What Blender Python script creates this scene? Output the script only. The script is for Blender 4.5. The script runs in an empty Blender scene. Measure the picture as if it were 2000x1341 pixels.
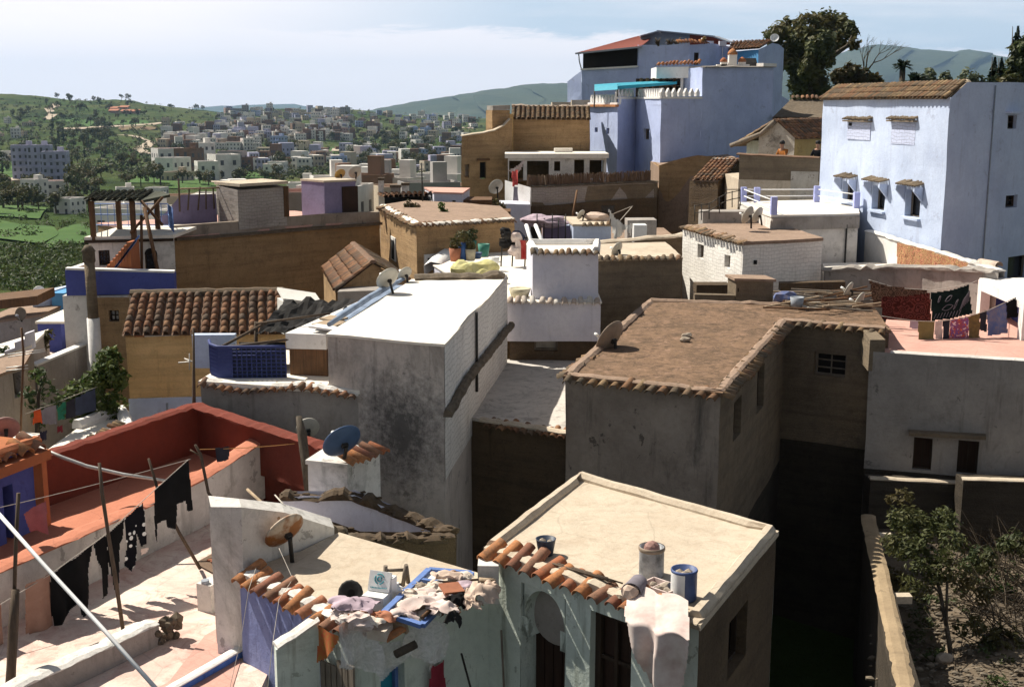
import bpy, bmesh, math, random
from mathutils import Vector as V, Matrix, noise, Euler
R = random.Random(11)
SC = bpy.context.scene
F, HZ, PIT = 2400.0, 205.0, math.atan((670.5-205.0)/2400.0)
CP, SP = math.cos(PIT), math.sin(PIT)
SUN = V((-.83*math.cos(math.radians(50)), .55*math.cos(math.radians(50)), math.sin(math.radians(50)))).normalized()

# ---- sight lines (metres, eye at the origin, looking along +Y)
def ray(u, v):
 a, b = (u-1000.0)/F, (670.5-v)/F
 return V((a, CP+b*SP, -SP+b*CP))
def P(u, v, y=None, z=None):
 d = ray(u, v)
 return d*((y/d.y) if y is not None else (z/d.z))
def onplane(u, v, A, B):
 """hit of a sight line with the vertical plane through A and B -> (distance along AB, z)"""
 d = ray(u, v); t = V((B.x-A.x, B.y-A.y, 0)); L = t.length; t /= L; n = V((t.y, -t.x, 0))
 k = (A.x*n.x+A.y*n.y)/(d.x*n.x+d.y*n.y); h = d*k
 return (h.x-A.x)*t.x+(h.y-A.y)*t.y, h.z
def pix(A, B, u0, v0, u1, v1):
 s0, z0 = onplane(u0, v1, A, B); s1, z1 = onplane(u1, v0, A, B)
 sa, za = onplane(u0, v0, A, B); sb, zb = onplane(u1, v1, A, B)
 return ((s0+sa)/2, (s1+sb)/2, (z0+zb)/2, (z1+za)/2)
def jit(p, amp):
 if amp <= 0: return p
 n = noise.noise_vector(p*.55+V((3.1, 7.7, 1.3)))*amp+noise.noise_vector(p*2.1)*amp*.45
 return p+n

# ---- materials
MATS = {}
class NT:
 def __init__(s, name, rough=.9):
  s.m = bpy.data.materials.new(name); s.m.use_nodes = True; s.n = s.m.node_tree; s.n.nodes.clear()
  s.o = s.n.nodes.new('ShaderNodeOutputMaterial'); s.b = s.n.nodes.new('ShaderNodeBsdfPrincipled')
  s.b.inputs['Roughness'].default_value = rough
  s.b.inputs['Specular IOR Level'].default_value = .25
  s.n.links.new(s.b.outputs[0], s.o.inputs[0])
  s.pos = s.node('ShaderNodeNewGeometry').outputs['Position']
 def node(s, t, **k):
  q = s.n.nodes.new(t)
  for a, b in k.items(): setattr(q, a, b)
  return q
 def link(s, a, b):
  if hasattr(a, 'links') or hasattr(a, 'is_linked'): s.n.links.new(a, b)
  else: b.default_value = a
 def scale(s, sx, sy, sz, src=None, rot=0):
  q = s.node('ShaderNodeMapping'); q.inputs['Scale'].default_value = (sx, sy, sz); q.inputs['Rotation'].default_value = (0, 0, rot)
  s.n.links.new(src or s.pos, q.inputs[0]); return q.outputs[0]
 def noise(s, sc, det=4, ro=.6, vec=None, dist=0):
  q = s.node('ShaderNodeTexNoise'); q.inputs['Scale'].default_value = sc; q.inputs['Detail'].default_value = det
  q.inputs['Roughness'].default_value = ro; q.inputs['Distortion'].default_value = dist
  s.n.links.new(vec or s.pos, q.inputs['Vector']); return q.outputs[0]
 def ramp(s, fac, lo, hi, a=0.0, b=1.0):
  q = s.node('ShaderNodeMapRange'); q.inputs[1].default_value = lo; q.inputs[2].default_value = hi
  q.inputs[3].default_value = a; q.inputs[4].default_value = b; s.n.links.new(fac, q.inputs[0]); return q.outputs[0]
 def mix(s, f, a, b, mode='MIX'):
  q = s.node('ShaderNodeMix', data_type='RGBA', blend_type=mode)
  s.link(f, q.inputs[0])
  for x, i in ((a, 6), (b, 7)):
   if isinstance(x, (tuple, list)): q.inputs[i].default_value = (*x[:3], 1)
   else: s.n.links.new(x, q.inputs[i])
  return q.outputs[2]
 def math(s, op, a, b=0.0):
  q = s.node('ShaderNodeMath', operation=op); s.link(a, q.inputs[0]); s.link(b, q.inputs[1]); return q.outputs[0]
 def col(s, c):
  if isinstance(c, (tuple, list)): s.b.inputs['Base Color'].default_value = (*c[:3], 1)
  else: s.n.links.new(c, s.b.inputs['Base Color'])
 def bump(s, h, st=.4, dist=.03):
  q = s.node('ShaderNodeBump'); q.inputs['Strength'].default_value = st; q.inputs['Distance'].default_value = dist
  s.n.links.new(h, q.inputs['Height']); s.n.links.new(q.outputs[0], s.b.inputs['Normal'])
 def island(s):
  return s.node('ShaderNodeNewGeometry').outputs['Random Per Island']

def plaster(name, c, c2=None, dirt=(.10, .08, .06), dirty=.35, drips=.3, brick=0, sc=1.0, moss=0, rough=.92):
 """lime-washed wall: patchy wash, drips, grime, hairline relief"""
 t = NT(name, rough); c2 = c2 or tuple(x*.72 for x in c)
 a = t.noise(.9*sc, 6, .65); k = t.mix(t.ramp(a, .38, .66), c, c2)
 k = t.mix(t.ramp(t.noise(9*sc, 5, .7), .45, .8, 0, .45), k, tuple(x*.8 for x in c2))
 dr = t.noise(1, 6, .65, t.scale(5*sc, 5*sc, .55*sc)); k = t.mix(t.ramp(dr, .56, .78, 0, drips), k, dirt)
 gr = t.noise(.5*sc, 8, .72, dist=.6); k = t.mix(t.ramp(gr, .55, .74, 0, dirty), k, dirt)
 sp = t.noise(38*sc, 3, .6); k = t.mix(t.ramp(sp, .62, .75, 0, .35), k, dirt)
 pe = t.noise(1.9*sc, 10, .72, dist=.4); k = t.mix(t.ramp(pe, .615, .63, 0, .35+.6*dirty), k, tuple(.55*x+.45*y for x, y in zip(dirt, c2)))
 if moss: k = t.mix(t.ramp(t.noise(1.3, 6, .7), .55, .68, 0, moss), k, (.06, .06, .035))
 t.col(k); h = t.math('ADD', t.math('MULTIPLY', a, 1.5), t.math('MULTIPLY', t.noise(16*sc, 6, .7), .6))
 if brick:
  bt = t.node('ShaderNodeTexBrick'); bt.inputs['Scale'].default_value = 1.0; bt.inputs['Brick Width'].default_value = .28; bt.inputs['Row Height'].default_value = .11
  bt.inputs['Mortar Size'].default_value = .012; bt.inputs['Color1'].default_value = (1, 1, 1, 1); bt.inputs['Color2'].default_value = (.8, .8, .8, 1)
  sx = t.node('ShaderNodeSeparateXYZ'); t.n.links.new(t.pos, sx.inputs[0]); cb = t.node('ShaderNodeCombineXYZ')
  t.n.links.new(t.math('ADD', sx.outputs[0], sx.outputs[1]), cb.inputs[0]); t.n.links.new(t.math('ADD', sx.outputs[2], t.math('MULTIPLY', t.noise(1.5, 2), .25)), cb.inputs[1])
  t.n.links.new(cb.outputs[0], bt.inputs[0]); h = t.math('ADD', h, t.math('MULTIPLY', bt.outputs[1], -brick))
  t.col(t.mix(t.math('MULTIPLY', bt.outputs[1], .45*min(1, brick)), k, tuple(x*.35 for x in c)))
 t.bump(h, .55, .03); MATS[name] = t.m; return t.m

def earth(name, c, c2, dark, band=1.0, pits=.5):
 """rammed earth in lifts, pitted and washed down"""
 t = NT(name, .97)
 a = t.noise(.45, 8, .7, dist=.5); k = t.mix(t.ramp(a, .38, .65), c, c2)
 hb = t.noise(1, 6, .7, t.scale(.35, .35, 5.5*band)); k = t.mix(t.ramp(hb, .45, .75, 0, .55), k, dark)
 k = t.mix(t.ramp(t.noise(3.5, 6, .75), .5, .78, 0, .6), k, dark)
 k = t.mix(t.ramp(t.noise(1, 5, .65, t.scale(4, 4, .35)), .6, .8, 0, .5), k, tuple(x*.5 for x in dark))
 pt = t.noise(22, 4, .7); k = t.mix(t.ramp(pt, .58, .72, 0, pits), k, tuple(x*.4 for x in dark))
 k = t.mix(t.ramp(t.noise(60, 3, .6), .55, .75, 0, .4), k, tuple(min(1, x*1.5) for x in c))
 t.col(k); t.bump(t.math('ADD', t.math('ADD', hb, a), pt), .8, .05); MATS[name] = t.m; return t.m

def floorm(name, c, c2, stain, tile=0, amt=.7, sc=1.0, spk=0):
 t = NT(name, .95); a = t.noise(.8*sc, 8, .72, dist=.8); k = t.mix(t.ramp(a, .4, .64), c, c2)
 k = t.mix(t.ramp(t.noise(2.6*sc, 8, .75, dist=1.2), .5, .72, 0, amt), k, stain)
 k = t.mix(t.ramp(t.noise(30*sc, 4, .6), .55, .75, 0, .4), k, tuple(x*.7 for x in c2))
 h = t.noise(12*sc, 8, .75)
 vo = t.node('ShaderNodeTexVoronoi', feature='DISTANCE_TO_EDGE'); vo.inputs['Scale'].default_value = .75*sc; t.n.links.new(t.mix(.25, t.pos, t.node('ShaderNodeTexNoise').outputs[1], 'ADD'), vo.inputs['Vector']); k = t.mix(t.ramp(vo.outputs['Distance'], .003, .01, .2, 0), k, tuple(x*.3 for x in c2))
 if spk: k = t.mix(t.ramp(t.noise(5.5, 9, .8, dist=.5), .48, .62, 0, spk), k, tuple(x*.45 for x in c2)); k = t.mix(t.ramp(t.noise(24, 5, .75), .55, .68, 0, spk), k, tuple(x*.35 for x in c2))
 if tile:
  bt = t.node('ShaderNodeTexBrick'); bt.inputs['Scale'].default_value = 1; bt.inputs['Brick Width'].default_value = tile; bt.inputs['Row Height'].default_value = tile*.5
  bt.inputs['Mortar Size'].default_value = .008; bt.inputs['Color1'].default_value = (1, 1, 1, 1); bt.inputs['Color2'].default_value = (.7, .7, .7, 1)
  t.n.links.new(t.scale(1, 1, 1, rot=.6), bt.inputs[0]); k = t.mix(t.math('MULTIPLY', bt.outputs[1], .35), k, stain)
 t.col(k); t.bump(h, .5, .025); MATS[name] = t.m; return t.m

def tilem(name, cs, lichen=(.12, .10, .06), lic=.5, rough=.85):
 """fired clay: every tile its own shade, lichen and soot on top"""
 t = NT(name, rough); r = t.node('ShaderNodeValToRGB'); r.color_ramp.interpolation = 'CONSTANT'
 e = r.color_ramp.elements
 while len(e) < len(cs): e.new(.5)
 for i, c in enumerate(cs): e[i].position = i/len(cs); e[i].color = (*c, 1)
 t.n.links.new(t.island(), r.inputs[0]); k = r.outputs[0]
 k = t.mix(t.ramp(t.noise(7, 7, .75), .43, .62, 0, lic), k, lichen); k = t.mix(t.ramp(t.noise(2.2, 5, .7), .5, .68, 0, lic*.8), k, tuple(x*.6 for x in lichen))
 k = t.mix(t.ramp(t.noise(40, 4, .7), .5, .75, 0, .45), k, tuple(x*.5 for x in lichen))
 t.col(k); t.bump(t.noise(30, 5, .7), .4, .01); MATS[name] = t.m; return t.m

def simple(name, c, rough=.7, var=.25, sc=8, metal=0, bump=.15, spec=.3):
 t = NT(name, rough); t.b.inputs['Metallic'].default_value = metal; t.b.inputs['Specular IOR Level'].default_value = spec
 a = t.noise(sc, 5, .65); t.col(t.mix(t.ramp(a, .35, .7), c, tuple(x*(1-var) for x in c)))
 if bump: t.bump(t.noise(sc*3, 5, .7), bump, .01)
 MATS[name] = t.m; return t.m

def wood(name, c, c2, sc=1.0):
 t = NT(name, .85); a = t.noise(1, 6, .7, t.scale(26*sc, 26*sc, 1.6*sc)); k = t.mix(t.ramp(a, .35, .7), c, c2)
 k = t.mix(t.ramp(t.noise(3, 5), .5, .75, 0, .5), k, tuple(x*.5 for x in c2)); t.col(k); t.bump(a, .4, .012); MATS[name] = t.m; return t.m

def cloth(name, c, c2=None, sc=5, pat=None, trans=.0, rough=.95):
 t = NT(name, rough); t.b.inputs['Specular IOR Level'].default_value = .1
 c2 = c2 or tuple(x*.75 for x in c); k = t.mix(t.ramp(t.noise(sc, 5, .6), .38, .66), c, c2)
 if pat == 'dots':
  w = t.node('ShaderNodeTexVoronoi'); w.inputs['Scale'].default_value = 9; t.n.links.new(t.pos, w.inputs['Vector']); k = t.mix(t.math('LESS_THAN', w.outputs['Distance'], .3), k, (.75, .75, .75))
 if pat == 'floral':
  w = t.node('ShaderNodeTexVoronoi'); w.inputs['Scale'].default_value = 17; t.n.links.new(t.pos, w.inputs['Vector'])
  k = t.mix(t.math('LESS_THAN', w.outputs['Distance'], .42), k, t.mix(t.math('GREATER_THAN', t.noise(11, 2), .5), (.75, .55, .6), (.6, .12, .05)))
 if pat == 'rug':
  w = t.node('ShaderNodeTexVoronoi'); w.inputs['Scale'].default_value = 6.5; w.inputs['Randomness'].default_value = .6; t.n.links.new(t.pos, w.inputs['Vector']); q = t.math('SINE', t.math('MULTIPLY', w.outputs['Distance'], 22.0)); k = t.mix(t.ramp(q, .1, .8, 0, .4), k, tuple(min(1, x*2.6+.02) for x in c)); k = t.mix(t.ramp(q, -.4, -.8, 0, .5), k, tuple(x*.4 for x in c))
 t.col(k); t.bump(t.noise(60, 3, .6), .15, .004); MATS[name] = t.m; return t.m

def leafm(name, a, b, c=None, rough=.6):
 t = NT(name, rough); r = t.island(); k = t.mix(r, a, b)
 if c: k = t.mix(t.ramp(t.noise(.35, 3), .45, .6), k, c)
 t.col(k); t.b.inputs['Specular IOR Level'].default_value = .3
 tr = t.node('ShaderNodeBsdfTranslucent'); t.n.links.new(k, tr.inputs[0]); ms = t.node('ShaderNodeMixShader'); ms.inputs[0].default_value = .3
 t.n.links.new(t.b.outputs[0], ms.inputs[1]); t.n.links.new(tr.outputs[0], ms.inputs[2]); t.n.links.new(ms.outputs[0], t.o.inputs[0])
 MATS[name] = t.m; return t.m

# ---- mesh builder
class MB:
 def __init__(s, amp=0): s.v = []; s.f = []; s.amp = amp; s.sm = []; s.mi = []; s.m = 0; s.smooth = False
 def add(s, pts): 
  i = len(s.v); s.v += [jit(V(p), s.amp) for p in pts]; return i
 def face(s, idx): s.f.append(idx); s.sm.append(s.smooth); s.mi.append(s.m)
 def poly(s, pts): i = s.add(pts); s.face(list(range(i, i+len(pts))))
 def grid(s, rows, closed=False):
  n = len(rows[0]); i = s.add([p for r in rows for p in r])
  for a in range(len(rows)-1):
   for b in range(n if closed else n-1):
    c = (b+1) % n; s.face([i+a*n+b, i+a*n+c, i+(a+1)*n+c, i+(a+1)*n+b])
  return i
 def box(s, c, size, rot=None):
  m = rot.to_matrix() if isinstance(rot, Euler) else (rot or Matrix.Identity(3)); c = V(c); x, y, z = (k/2 for k in size)
  i = s.add([c+m@V((a*x, b*y, d*z)) for d in (-1, 1) for a, b in ((-1, -1), (1, -1), (1, 1), (-1, 1))])
  for q in ((3, 2, 1, 0), (4, 5, 6, 7), (0, 1, 5, 4), (1, 2, 6, 5), (2, 3, 7, 6), (3, 0, 4, 7)): s.face([i+k for k in q])
 def bar(s, a, b, w, h=None, up=V((0, 0, 1))):
  a, b = V(a), V(b); d = (b-a); L = d.length
  if L < 1e-6: return
  d /= L; x = d.cross(up)
  if x.length < 1e-3: x = V((1, 0, 0))
  x.normalize(); z = x.cross(d); m = Matrix((x, d, z)).transposed(); s.box((a+b)/2, (w, L, h or w), m)
 def tube(s, path, r, n=7, cap=True):
  path = [V(p) for p in path]; rr = r if isinstance(r, (list, tuple)) else [r]*len(path); rows = []; px = None
  for k, p in enumerate(path):
   d = (path[min(k+1, len(path)-1)]-path[max(k-1, 0)]).normalized()
   x = px - d*px.dot(d) if px else d.cross(V((0, 0, 1)) if abs(d.z) < .9 else V((1, 0, 0)))
   x.normalize(); px = x; y = d.cross(x)
   rows.append([p+(x*math.cos(2*math.pi*j/n)+y*math.sin(2*math.pi*j/n))*rr[k] for j in range(n)])
  o = s.smooth; s.smooth = True; i = s.grid(rows, True); s.smooth = o
  if cap: s.face([i+j for j in range(n)][::-1]); s.face([i+(len(rows)-1)*n+j for j in range(n)])
 def lathe(s, prof, o, n=16, m=None, cap=(True, True)):
  o = V(o); m = m or Matrix.Identity(3)
  rows = [[o+m@V((r*math.cos(2*math.pi*j/n), r*math.sin(2*math.pi*j/n), z)) for j in range(n)] for r, z in prof]
  q = s.smooth; s.smooth = True; i = s.grid(rows, True); s.smooth = q
  if cap[0]: s.face([i+j for j in range(n)][::-1])
  if cap[1]: s.face([i+(len(prof)-1)*n+j for j in range(n)])
 def prism(s, pts, z0, z1):
  """solid with footprint pts (counter-clockwise), z0 and z1 numbers or lists"""
  n = len(pts); a = z0 if isinstance(z0, (list, tuple)) else [z0]*n; b = z1 if isinstance(z1, (list, tuple)) else [z1]*n
  i = s.add([V((p[0], p[1], a[k])) for k, p in enumerate(pts)]+[V((p[0], p[1], b[k])) for k, p in enumerate(pts)])
  s.face([i+k for k in range(n)][::-1]); s.face([i+n+k for k in range(n)])
  for k in range(n): q = (k+1) % n; s.face([i+k, i+q, i+n+q, i+n+k])
 def blob(s, c, r, seed=0, sub=1, sq=(1, 1, 1), rough=.25):
  bm = bmesh.new(); bmesh.ops.create_icosphere(bm, subdivisions=sub, radius=1); bm.verts.index_update(); i = len(s.v); c = V(c)
  for q in bm.verts:
   k = 1+rough*noise.noise(q.co*1.7+V((seed*3.3, seed*1.7, seed))); s.v.append(c+V((q.co.x*sq[0], q.co.y*sq[1], q.co.z*sq[2]))*r*k)
  for q in bm.faces: s.face([i+x.index for x in q.verts])
  bm.free()
 def build(s, name, mat, parent=None, at=None, **props):
  me = bpy.data.meshes.new(name); o = bpy.data.objects.new(name, me)
  org = V(parent['_w']) if parent is not None else (V(at) if at is not None else V((0, 0, 0)))
  me.from_pydata([p-org for p in s.v], [], s.f)
  for m in (mat if isinstance(mat, (list, tuple)) else [mat]): me.materials.append(MATS[m] if isinstance(m, str) else m)
  me.polygons.foreach_set('use_smooth', s.sm); me.polygons.foreach_set('material_index', s.mi); me.update()
  SC.collection.objects.link(o); o['_w'] = list(org)
  if parent is not None: o.parent = parent
  else: o.location = org
  for k, q in props.items():
   if q: o[k] = q
  return o

def thing(name, label, cat, at, group=None):
 o = bpy.data.objects.new(name, None); o.empty_display_size = .1; SC.collection.objects.link(o); o.location = at; o['_w'] = list(V(at))
 o['label'] = label; o['category'] = cat
 if group: o['group'] = group
 return o
def solo(mb, name, mat, label, cat, group=None, at=None):
 if at is None:
  n = len(mb.v); at = V((sum(p.x for p in mb.v)/n, sum(p.y for p in mb.v)/n, min(p.z for p in mb.v)))
 return mb.build(name, mat, None, at, label=label, category=cat, group=group)
def struct(mb, name, mat, kind='structure', label=None):
 return mb.build(name, mat, None, None, kind=kind, label=label)

# ---- walls
def panel(mb, A, B, z0, z1, holes=(), depth=.22, step=.7, top=None):
 """outer wall face from A (left, seen from outside) to B (right); holes=(s0,s1,za,zb); top=[(s,z)..] overrides z1"""
 t = V((B.x-A.x, B.y-A.y, 0)); L = t.length; t /= L; n = V((t.y, -t.x, 0))
 def ztop(q):
  if not top: return z1
  for (a, za), (b, zb) in zip(top, top[1:]):
   if q <= b: return za+(zb-za)*((q-a)/max(1e-6, b-a))
  return top[-1][1]
 ss = sorted(set([0, L]+[round(min(L, max(0, x)), 4) for h in holes for x in h[:2]]+[round(L*k/max(1, round(L/step)), 4) for k in range(max(1, round(L/step))+1)]+([round(q[0], 4) for q in top if 0 < q[0] < L] if top else [])))
 hi = min([q[1] for q in top]) if top else z1
 zz = sorted(set([z0]+[x for h in holes for x in h[2:4] if z0 < x < hi]+[z0+(hi-z0)*k/max(1, round((hi-z0)/step)) for k in range(max(1, round((hi-z0)/step)))]))
 def clean(l):
  o = [l[0]]
  for x in l[1:]:
   if x-o[-1] > 1e-3: o.append(x)
  return o
 ss, zz = clean(ss), clean(zz)
 def pt(q, z): return V((A.x+t.x*q, A.y+t.y*q, z))
 for a, b in zip(ss, ss[1:]):
  m = (a+b)/2
  for k, za in enumerate(zz):
   last = k == len(zz)-1; zb = None if last else zz[k+1]; mz = (za+(hi if last else zb))/2
   if any(h[0] < m < h[1] and h[2] < mz < h[3] for h in holes): continue
   p = [pt(a, za), pt(b, za), pt(b, ztop(b) if last else zb), pt(a, ztop(a) if last else zb)]
   mb.poly(p)
 for h in holes:
  s0, s1, a, b = h[:4]; e = n*-depth; q = [pt(s0, a), pt(s1, a), pt(s1, b), pt(s0, b)]
  for i in range(4): mb.poly([q[(i+1) % 4], q[i], q[i]+e, q[(i+1) % 4]+e])
 return t, n

def window(root, A, B, h, frame='dark_wood', pane='dark_glass', depth=.16, bars=(1, 1), name='window', fw=.05, arch=False):
 """joinery set in a wall hole: frame with glazing bars, pane a sub-part"""
 t = V((B.x-A.x, B.y-A.y, 0)).normalized(); n = V((t.y, -t.x, 0)); s0, s1, a, b = h[:4]
 def pt(q, z, d=0): return V((A.x+t.x*q, A.y+t.y*q, z))-n*(depth+d)
 m = MB()
 for x in (s0+fw/2, s1-fw/2): m.bar(pt(x, a), pt(x, b), fw, .06, n)
 for z in (a+fw/2, b-fw/2): m.bar(pt(s0+fw, z), pt(s1-fw, z), .06, fw)
 for i in range(1, bars[0]+1): x = s0+(s1-s0)*i/(bars[0]+1); m.bar(pt(x, a+fw), pt(x, b-fw), fw*.6, .04, n)
 for i in range(1, bars[1]+1): z = a+(b-a)*i/(bars[1]+1); m.bar(pt(s0+fw, z, .004), pt(s1-fw, z, .004), .03, fw*.6)
 o = m.build(name, frame, root)
 g = MB(); g.poly([pt(s0, a, .05), pt(s1, a, .05), pt(s1, b, .05), pt(s0, b, .05)]); g.build('pane', pane, o)
 return o

def offset(poly, d):
 n = len(poly); out = []
 for i in range(n):
  p, a, b = poly[i], poly[i-1], poly[(i+1) % n]
  e1 = V((p.x-a.x, p.y-a.y)).normalized(); e2 = V((b.x-p.x, b.y-p.y)).normalized()
  n1 = V((e1.y, -e1.x)); n2 = V((e2.y, -e2.x)); k = (n1+n2); q = 1+n1.dot(n2)
  k = k/max(.35, q); out.append(V((p.x+k.x*d, p.y+k.y*d, p.z)))
 return out
def edge_pts(poly, z, step=.5, amp=.0):
 out = []
 for a, b in zip(poly, poly[1:]+poly[:1]):
  k = max(1, round((b-a).length/step))
  out += [V((a.x+(b.x-a.x)*i/k, a.y+(b.y-a.y)*i/k, z)) for i in range(k)]
 return out

def house(name, label, cat, poly, zt, zb, wallm, roofm, holes=None, rim=.12, over=.03, rimh=0, amp=.03, tops=None, group=None, rimm=None, rimin=.18, slab=.07, doors=()):
 """walls with real openings and a flat roof; holes={edge:[(u0,v0,u1,v1,kind)]} in sight-line rectangles"""
 c = sum(poly, V((0, 0, 0)))/len(poly); root = thing(name, label, cat, (c.x, c.y, zb), group)
 w = MB(amp); n = len(poly); wins = []
 for i in range(n):
  A, B = poly[i], poly[(i+1) % n]; hs = []
  for q in (holes or {}).get(i, ()):
   h = pix(A, B, *q[:4]); hs.append(h); wins.append((A, B, h, q[4] if len(q) > 4 else 'win'))
  panel(w, A, B, zb, zt, hs, depth=.25, top=(tops or {}).get(i))
 w.build('wall', wallm, root)
 r = MB(amp*.8); out = edge_pts(offset(poly, over), zt); inn = edge_pts(offset(poly, over), zt+slab)
 if roofm:
  if rimh:
   a = offset(poly, over); b = offset(poly, -rimin)
   r.poly([V((p.x, p.y, zt+slab)) for p in offset(poly, -rimin*.7)]); r.build('roof', roofm, root)
   r = MB(amp*.8)
   for i in range(n):
    j = (i+1) % n; k = max(1, round((a[j]-a[i]).length/.5)); rows = [[], [], [], []]
    for q in range(k+1):
     f = q/k; pa = a[i].lerp(a[j], f); pb = b[i].lerp(b[j], f)
     rows[0].append(V((pa.x, pa.y, zt-.02))); rows[1].append(V((pa.x, pa.y, zt+slab+rimh))); rows[2].append(V((pb.x, pb.y, zt+slab+rimh))); rows[3].append(V((pb.x, pb.y, zt+slab-.05)))
    r.grid(rows)
   r.build('parapet', rimm or wallm, root)
  else:
   i = r.add(out+inn); m = len(out)
   r.face([i+m+k for k in range(m)]); r.face([i+k for k in range(m)][::-1])
   for k in range(m): q = (k+1) % m; r.face([i+k, i+q, i+m+q, i+m+k])
   r.build('roof', roofm, root)
 for A, B, h, kd in wins:
  if kd == 'win': window(root, A, B, h)
  elif kd == 'door': window(root, A, B, h, frame='dark_wood', pane='old_door', bars=(0, 2), name='door', fw=.08)
  elif kd == 'shut': window(root, A, B, h, frame='dark_wood', pane='old_door', bars=(1, 0), name='shutter')
  elif kd == 'blind': window(root, A, B, h, frame='grey_wood', pane='pale_board', bars=(0, 0), name='window')
  elif kd == 'open': window(root, A, B, h, frame='grey_wood', pane='dark_glass', bars=(0, 0), name='opening', depth=.24, fw=.03)
 return root

def half_tile(mb, p, ax, side, up, L, r0, r1, n=6, th=.014):
 """one barrel tile: tapered half tube with a wall thickness, p = centre of the lower mouth"""
 rows = []
 for q, r in ((0, r0), (1, r1)):
  rows.append([p+ax*(L*q)+side*(r*math.cos(math.pi*j/n))+up*(r*math.sin(math.pi*j/n)*.95) for j in range(n+1)])
 inn = [p+side*((r0-th)*math.cos(math.pi*j/n))+up*((r0-th)*math.sin(math.pi*j/n)*.95) for j in range(n+1)]
 deep = [p+ax*(L*.5)+side*((r1-th)*math.cos(math.pi*j/n))+up*((r1-th)*math.sin(math.pi*j/n)*.95) for j in range(n+1)]
 mb.smooth = True; mb.grid([deep, inn, rows[0], rows[1]][::-1]); mb.smooth = False
def eave(mb, A, B, out, sp=.22, L=.34, r=.085, slope=.3, dz=0, seed=1, miss=0):
 """a row of barrel tiles bedded along the wall top from A to B, mouths pointing out"""
 rr = random.Random(seed); A, B = V(A), V(B); d = B-A; n = max(2, round(d.length/sp)); side = d.normalized(); out = V(out).normalized()
 for k in range(n):
  if rr.random() < miss: continue
  p = A+d*((k+.5)/n)+V((0, 0, dz)); ax = (-out+V((0, 0, slope*rr.uniform(.7, 1.3)))+side*rr.uniform(-.12, .12)).normalized()
  s = (side-ax*side.dot(ax)).normalized(); up = s.cross(ax); up = up if up.z > 0 else -up
  q = rr.uniform(.9, 1.08); half_tile(mb, p+out*(.17+rr.uniform(-.04, .05))+V((0, 0, rr.uniform(-.012, .012))), ax, s, up, L*rr.uniform(.9, 1.15), r*q, r*.82*q)
def tileroof(mb, A, B, C, D, sp=.24, rl=.38, r=.1, seed=1, rough=.02):
 """barrel tiles on a slope: A-B eave left to right, D-C the upper edge"""
 rr = random.Random(seed); A, B, C, D = map(V, (A, B, C, D)); nx = max(2, round((B-A).length/sp)); ny = max(2, round(((D-A).length+(C-B).length)/2/rl))
 nn = (B-A).cross(D-A).normalized(); nn = nn if nn.z > 0 else -nn
 mb.poly([A-nn*.01, B-nn*.01, C-nn*.01, D-nn*.01])
 for i in range(nx):
  f = (i+.5)/nx; lo = A.lerp(B, f); hi = D.lerp(C, f); wob = rr.uniform(-1, 1)*rough
  for j in range(ny):
   a = lo.lerp(hi, j/ny); b = lo.lerp(hi, (j+1.25)/ny) if j < ny-1 else hi; ax = (b-a); L = ax.length; ax /= L
   s = (B-A).normalized(); s = (s-ax*s.dot(ax)).normalized(); up = nn
   half_tile(mb, a+s*(wob+rr.uniform(-.012, .012))+nn*(.022+rr.uniform(0, .01)), (ax-nn*.03).normalized(), s, up, L, r*rr.uniform(.93, 1.05), r*.8, n=5)

def copy_tree(o, parent=None):
 c = o.copy(); SC.collection.objects.link(c)
 if parent is not None: c.parent = parent
 for ch in o.children: copy_tree(ch, c)
 return c
# ---- the palette of this place
plaster('white_wash', (.80, .78, .76), (.70, .68, .66), dirt=(.30, .26, .22), dirty=.22, drips=.2)
plaster('old_white', (.74, .71, .67), (.56, .53, .50), dirt=(.10, .09, .075), dirty=.75, drips=.6, moss=.45)
plaster('grey_render', (.37, .335, .305), (.27, .245, .225), dirt=(.07, .06, .05), dirty=.75, drips=.55)
plaster('stained_render', (.37, .305, .25), (.23, .185, .15), dirt=(.03, .027, .025), dirty=1.0, drips=.7, sc=.9)
plaster('blue_wash', (.47, .545, .78), (.39, .455, .69), dirt=(.18, .19, .29), dirty=.3, drips=.35)
plaster('pale_blue_wash', (.53, .61, .78), (.44, .515, .69), dirt=(.22, .22, .30), dirty=.25, drips=.35)
plaster('lilac_white', (.68, .67, .74), (.56, .56, .66), dirt=(.2, .19, .2), dirty=.3, drips=.3)
plaster('deep_blue', (.09, .11, .36), (.07, .085, .29), dirt=(.04, .04, .1), dirty=.25, drips=.2)
plaster('near_blue', (.24, .28, .50), (.15, .18, .38), dirt=(.035, .04, .10), dirty=.75, drips=.85, sc=1.3)
plaster('cobalt_wash', (.10, .22, .62), (.08, .17, .52), dirt=(.04, .05, .16), dirty=.3, drips=.3)
plaster('sky_blue_wash', (.12, .34, .62), (.10, .30, .55), dirt=(.05, .10, .2), dirty=.2, drips=.3)
plaster('purple_wash', (.24, .21, .34), (.19, .165, .26), dirt=(.1, .08, .12), dirty=.4, drips=.3)
plaster('mint_wash', (.68, .74, .67), (.53, .60, .55), dirt=(.10, .10, .05), dirty=.7, drips=.85)
plaster('red_wash', (.19, .04, .025), (.14, .032, .02), dirt=(.10, .03, .02), dirty=.35, drips=.3)
plaster('orange_wash', (.42, .15, .06), (.34, .11, .05), dirt=(.10, .04, .02), dirty=.3, drips=.3)
plaster('white_brick', (.88, .85, .81), (.74, .71, .67), dirt=(.25, .2, .17), dirty=.3, drips=.4, brick=.7)
plaster('grey_brick', (.40, .36, .33), (.32, .28, .26), dirt=(.10, .08, .06), dirty=.5, drips=.4, brick=.8)
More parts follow.
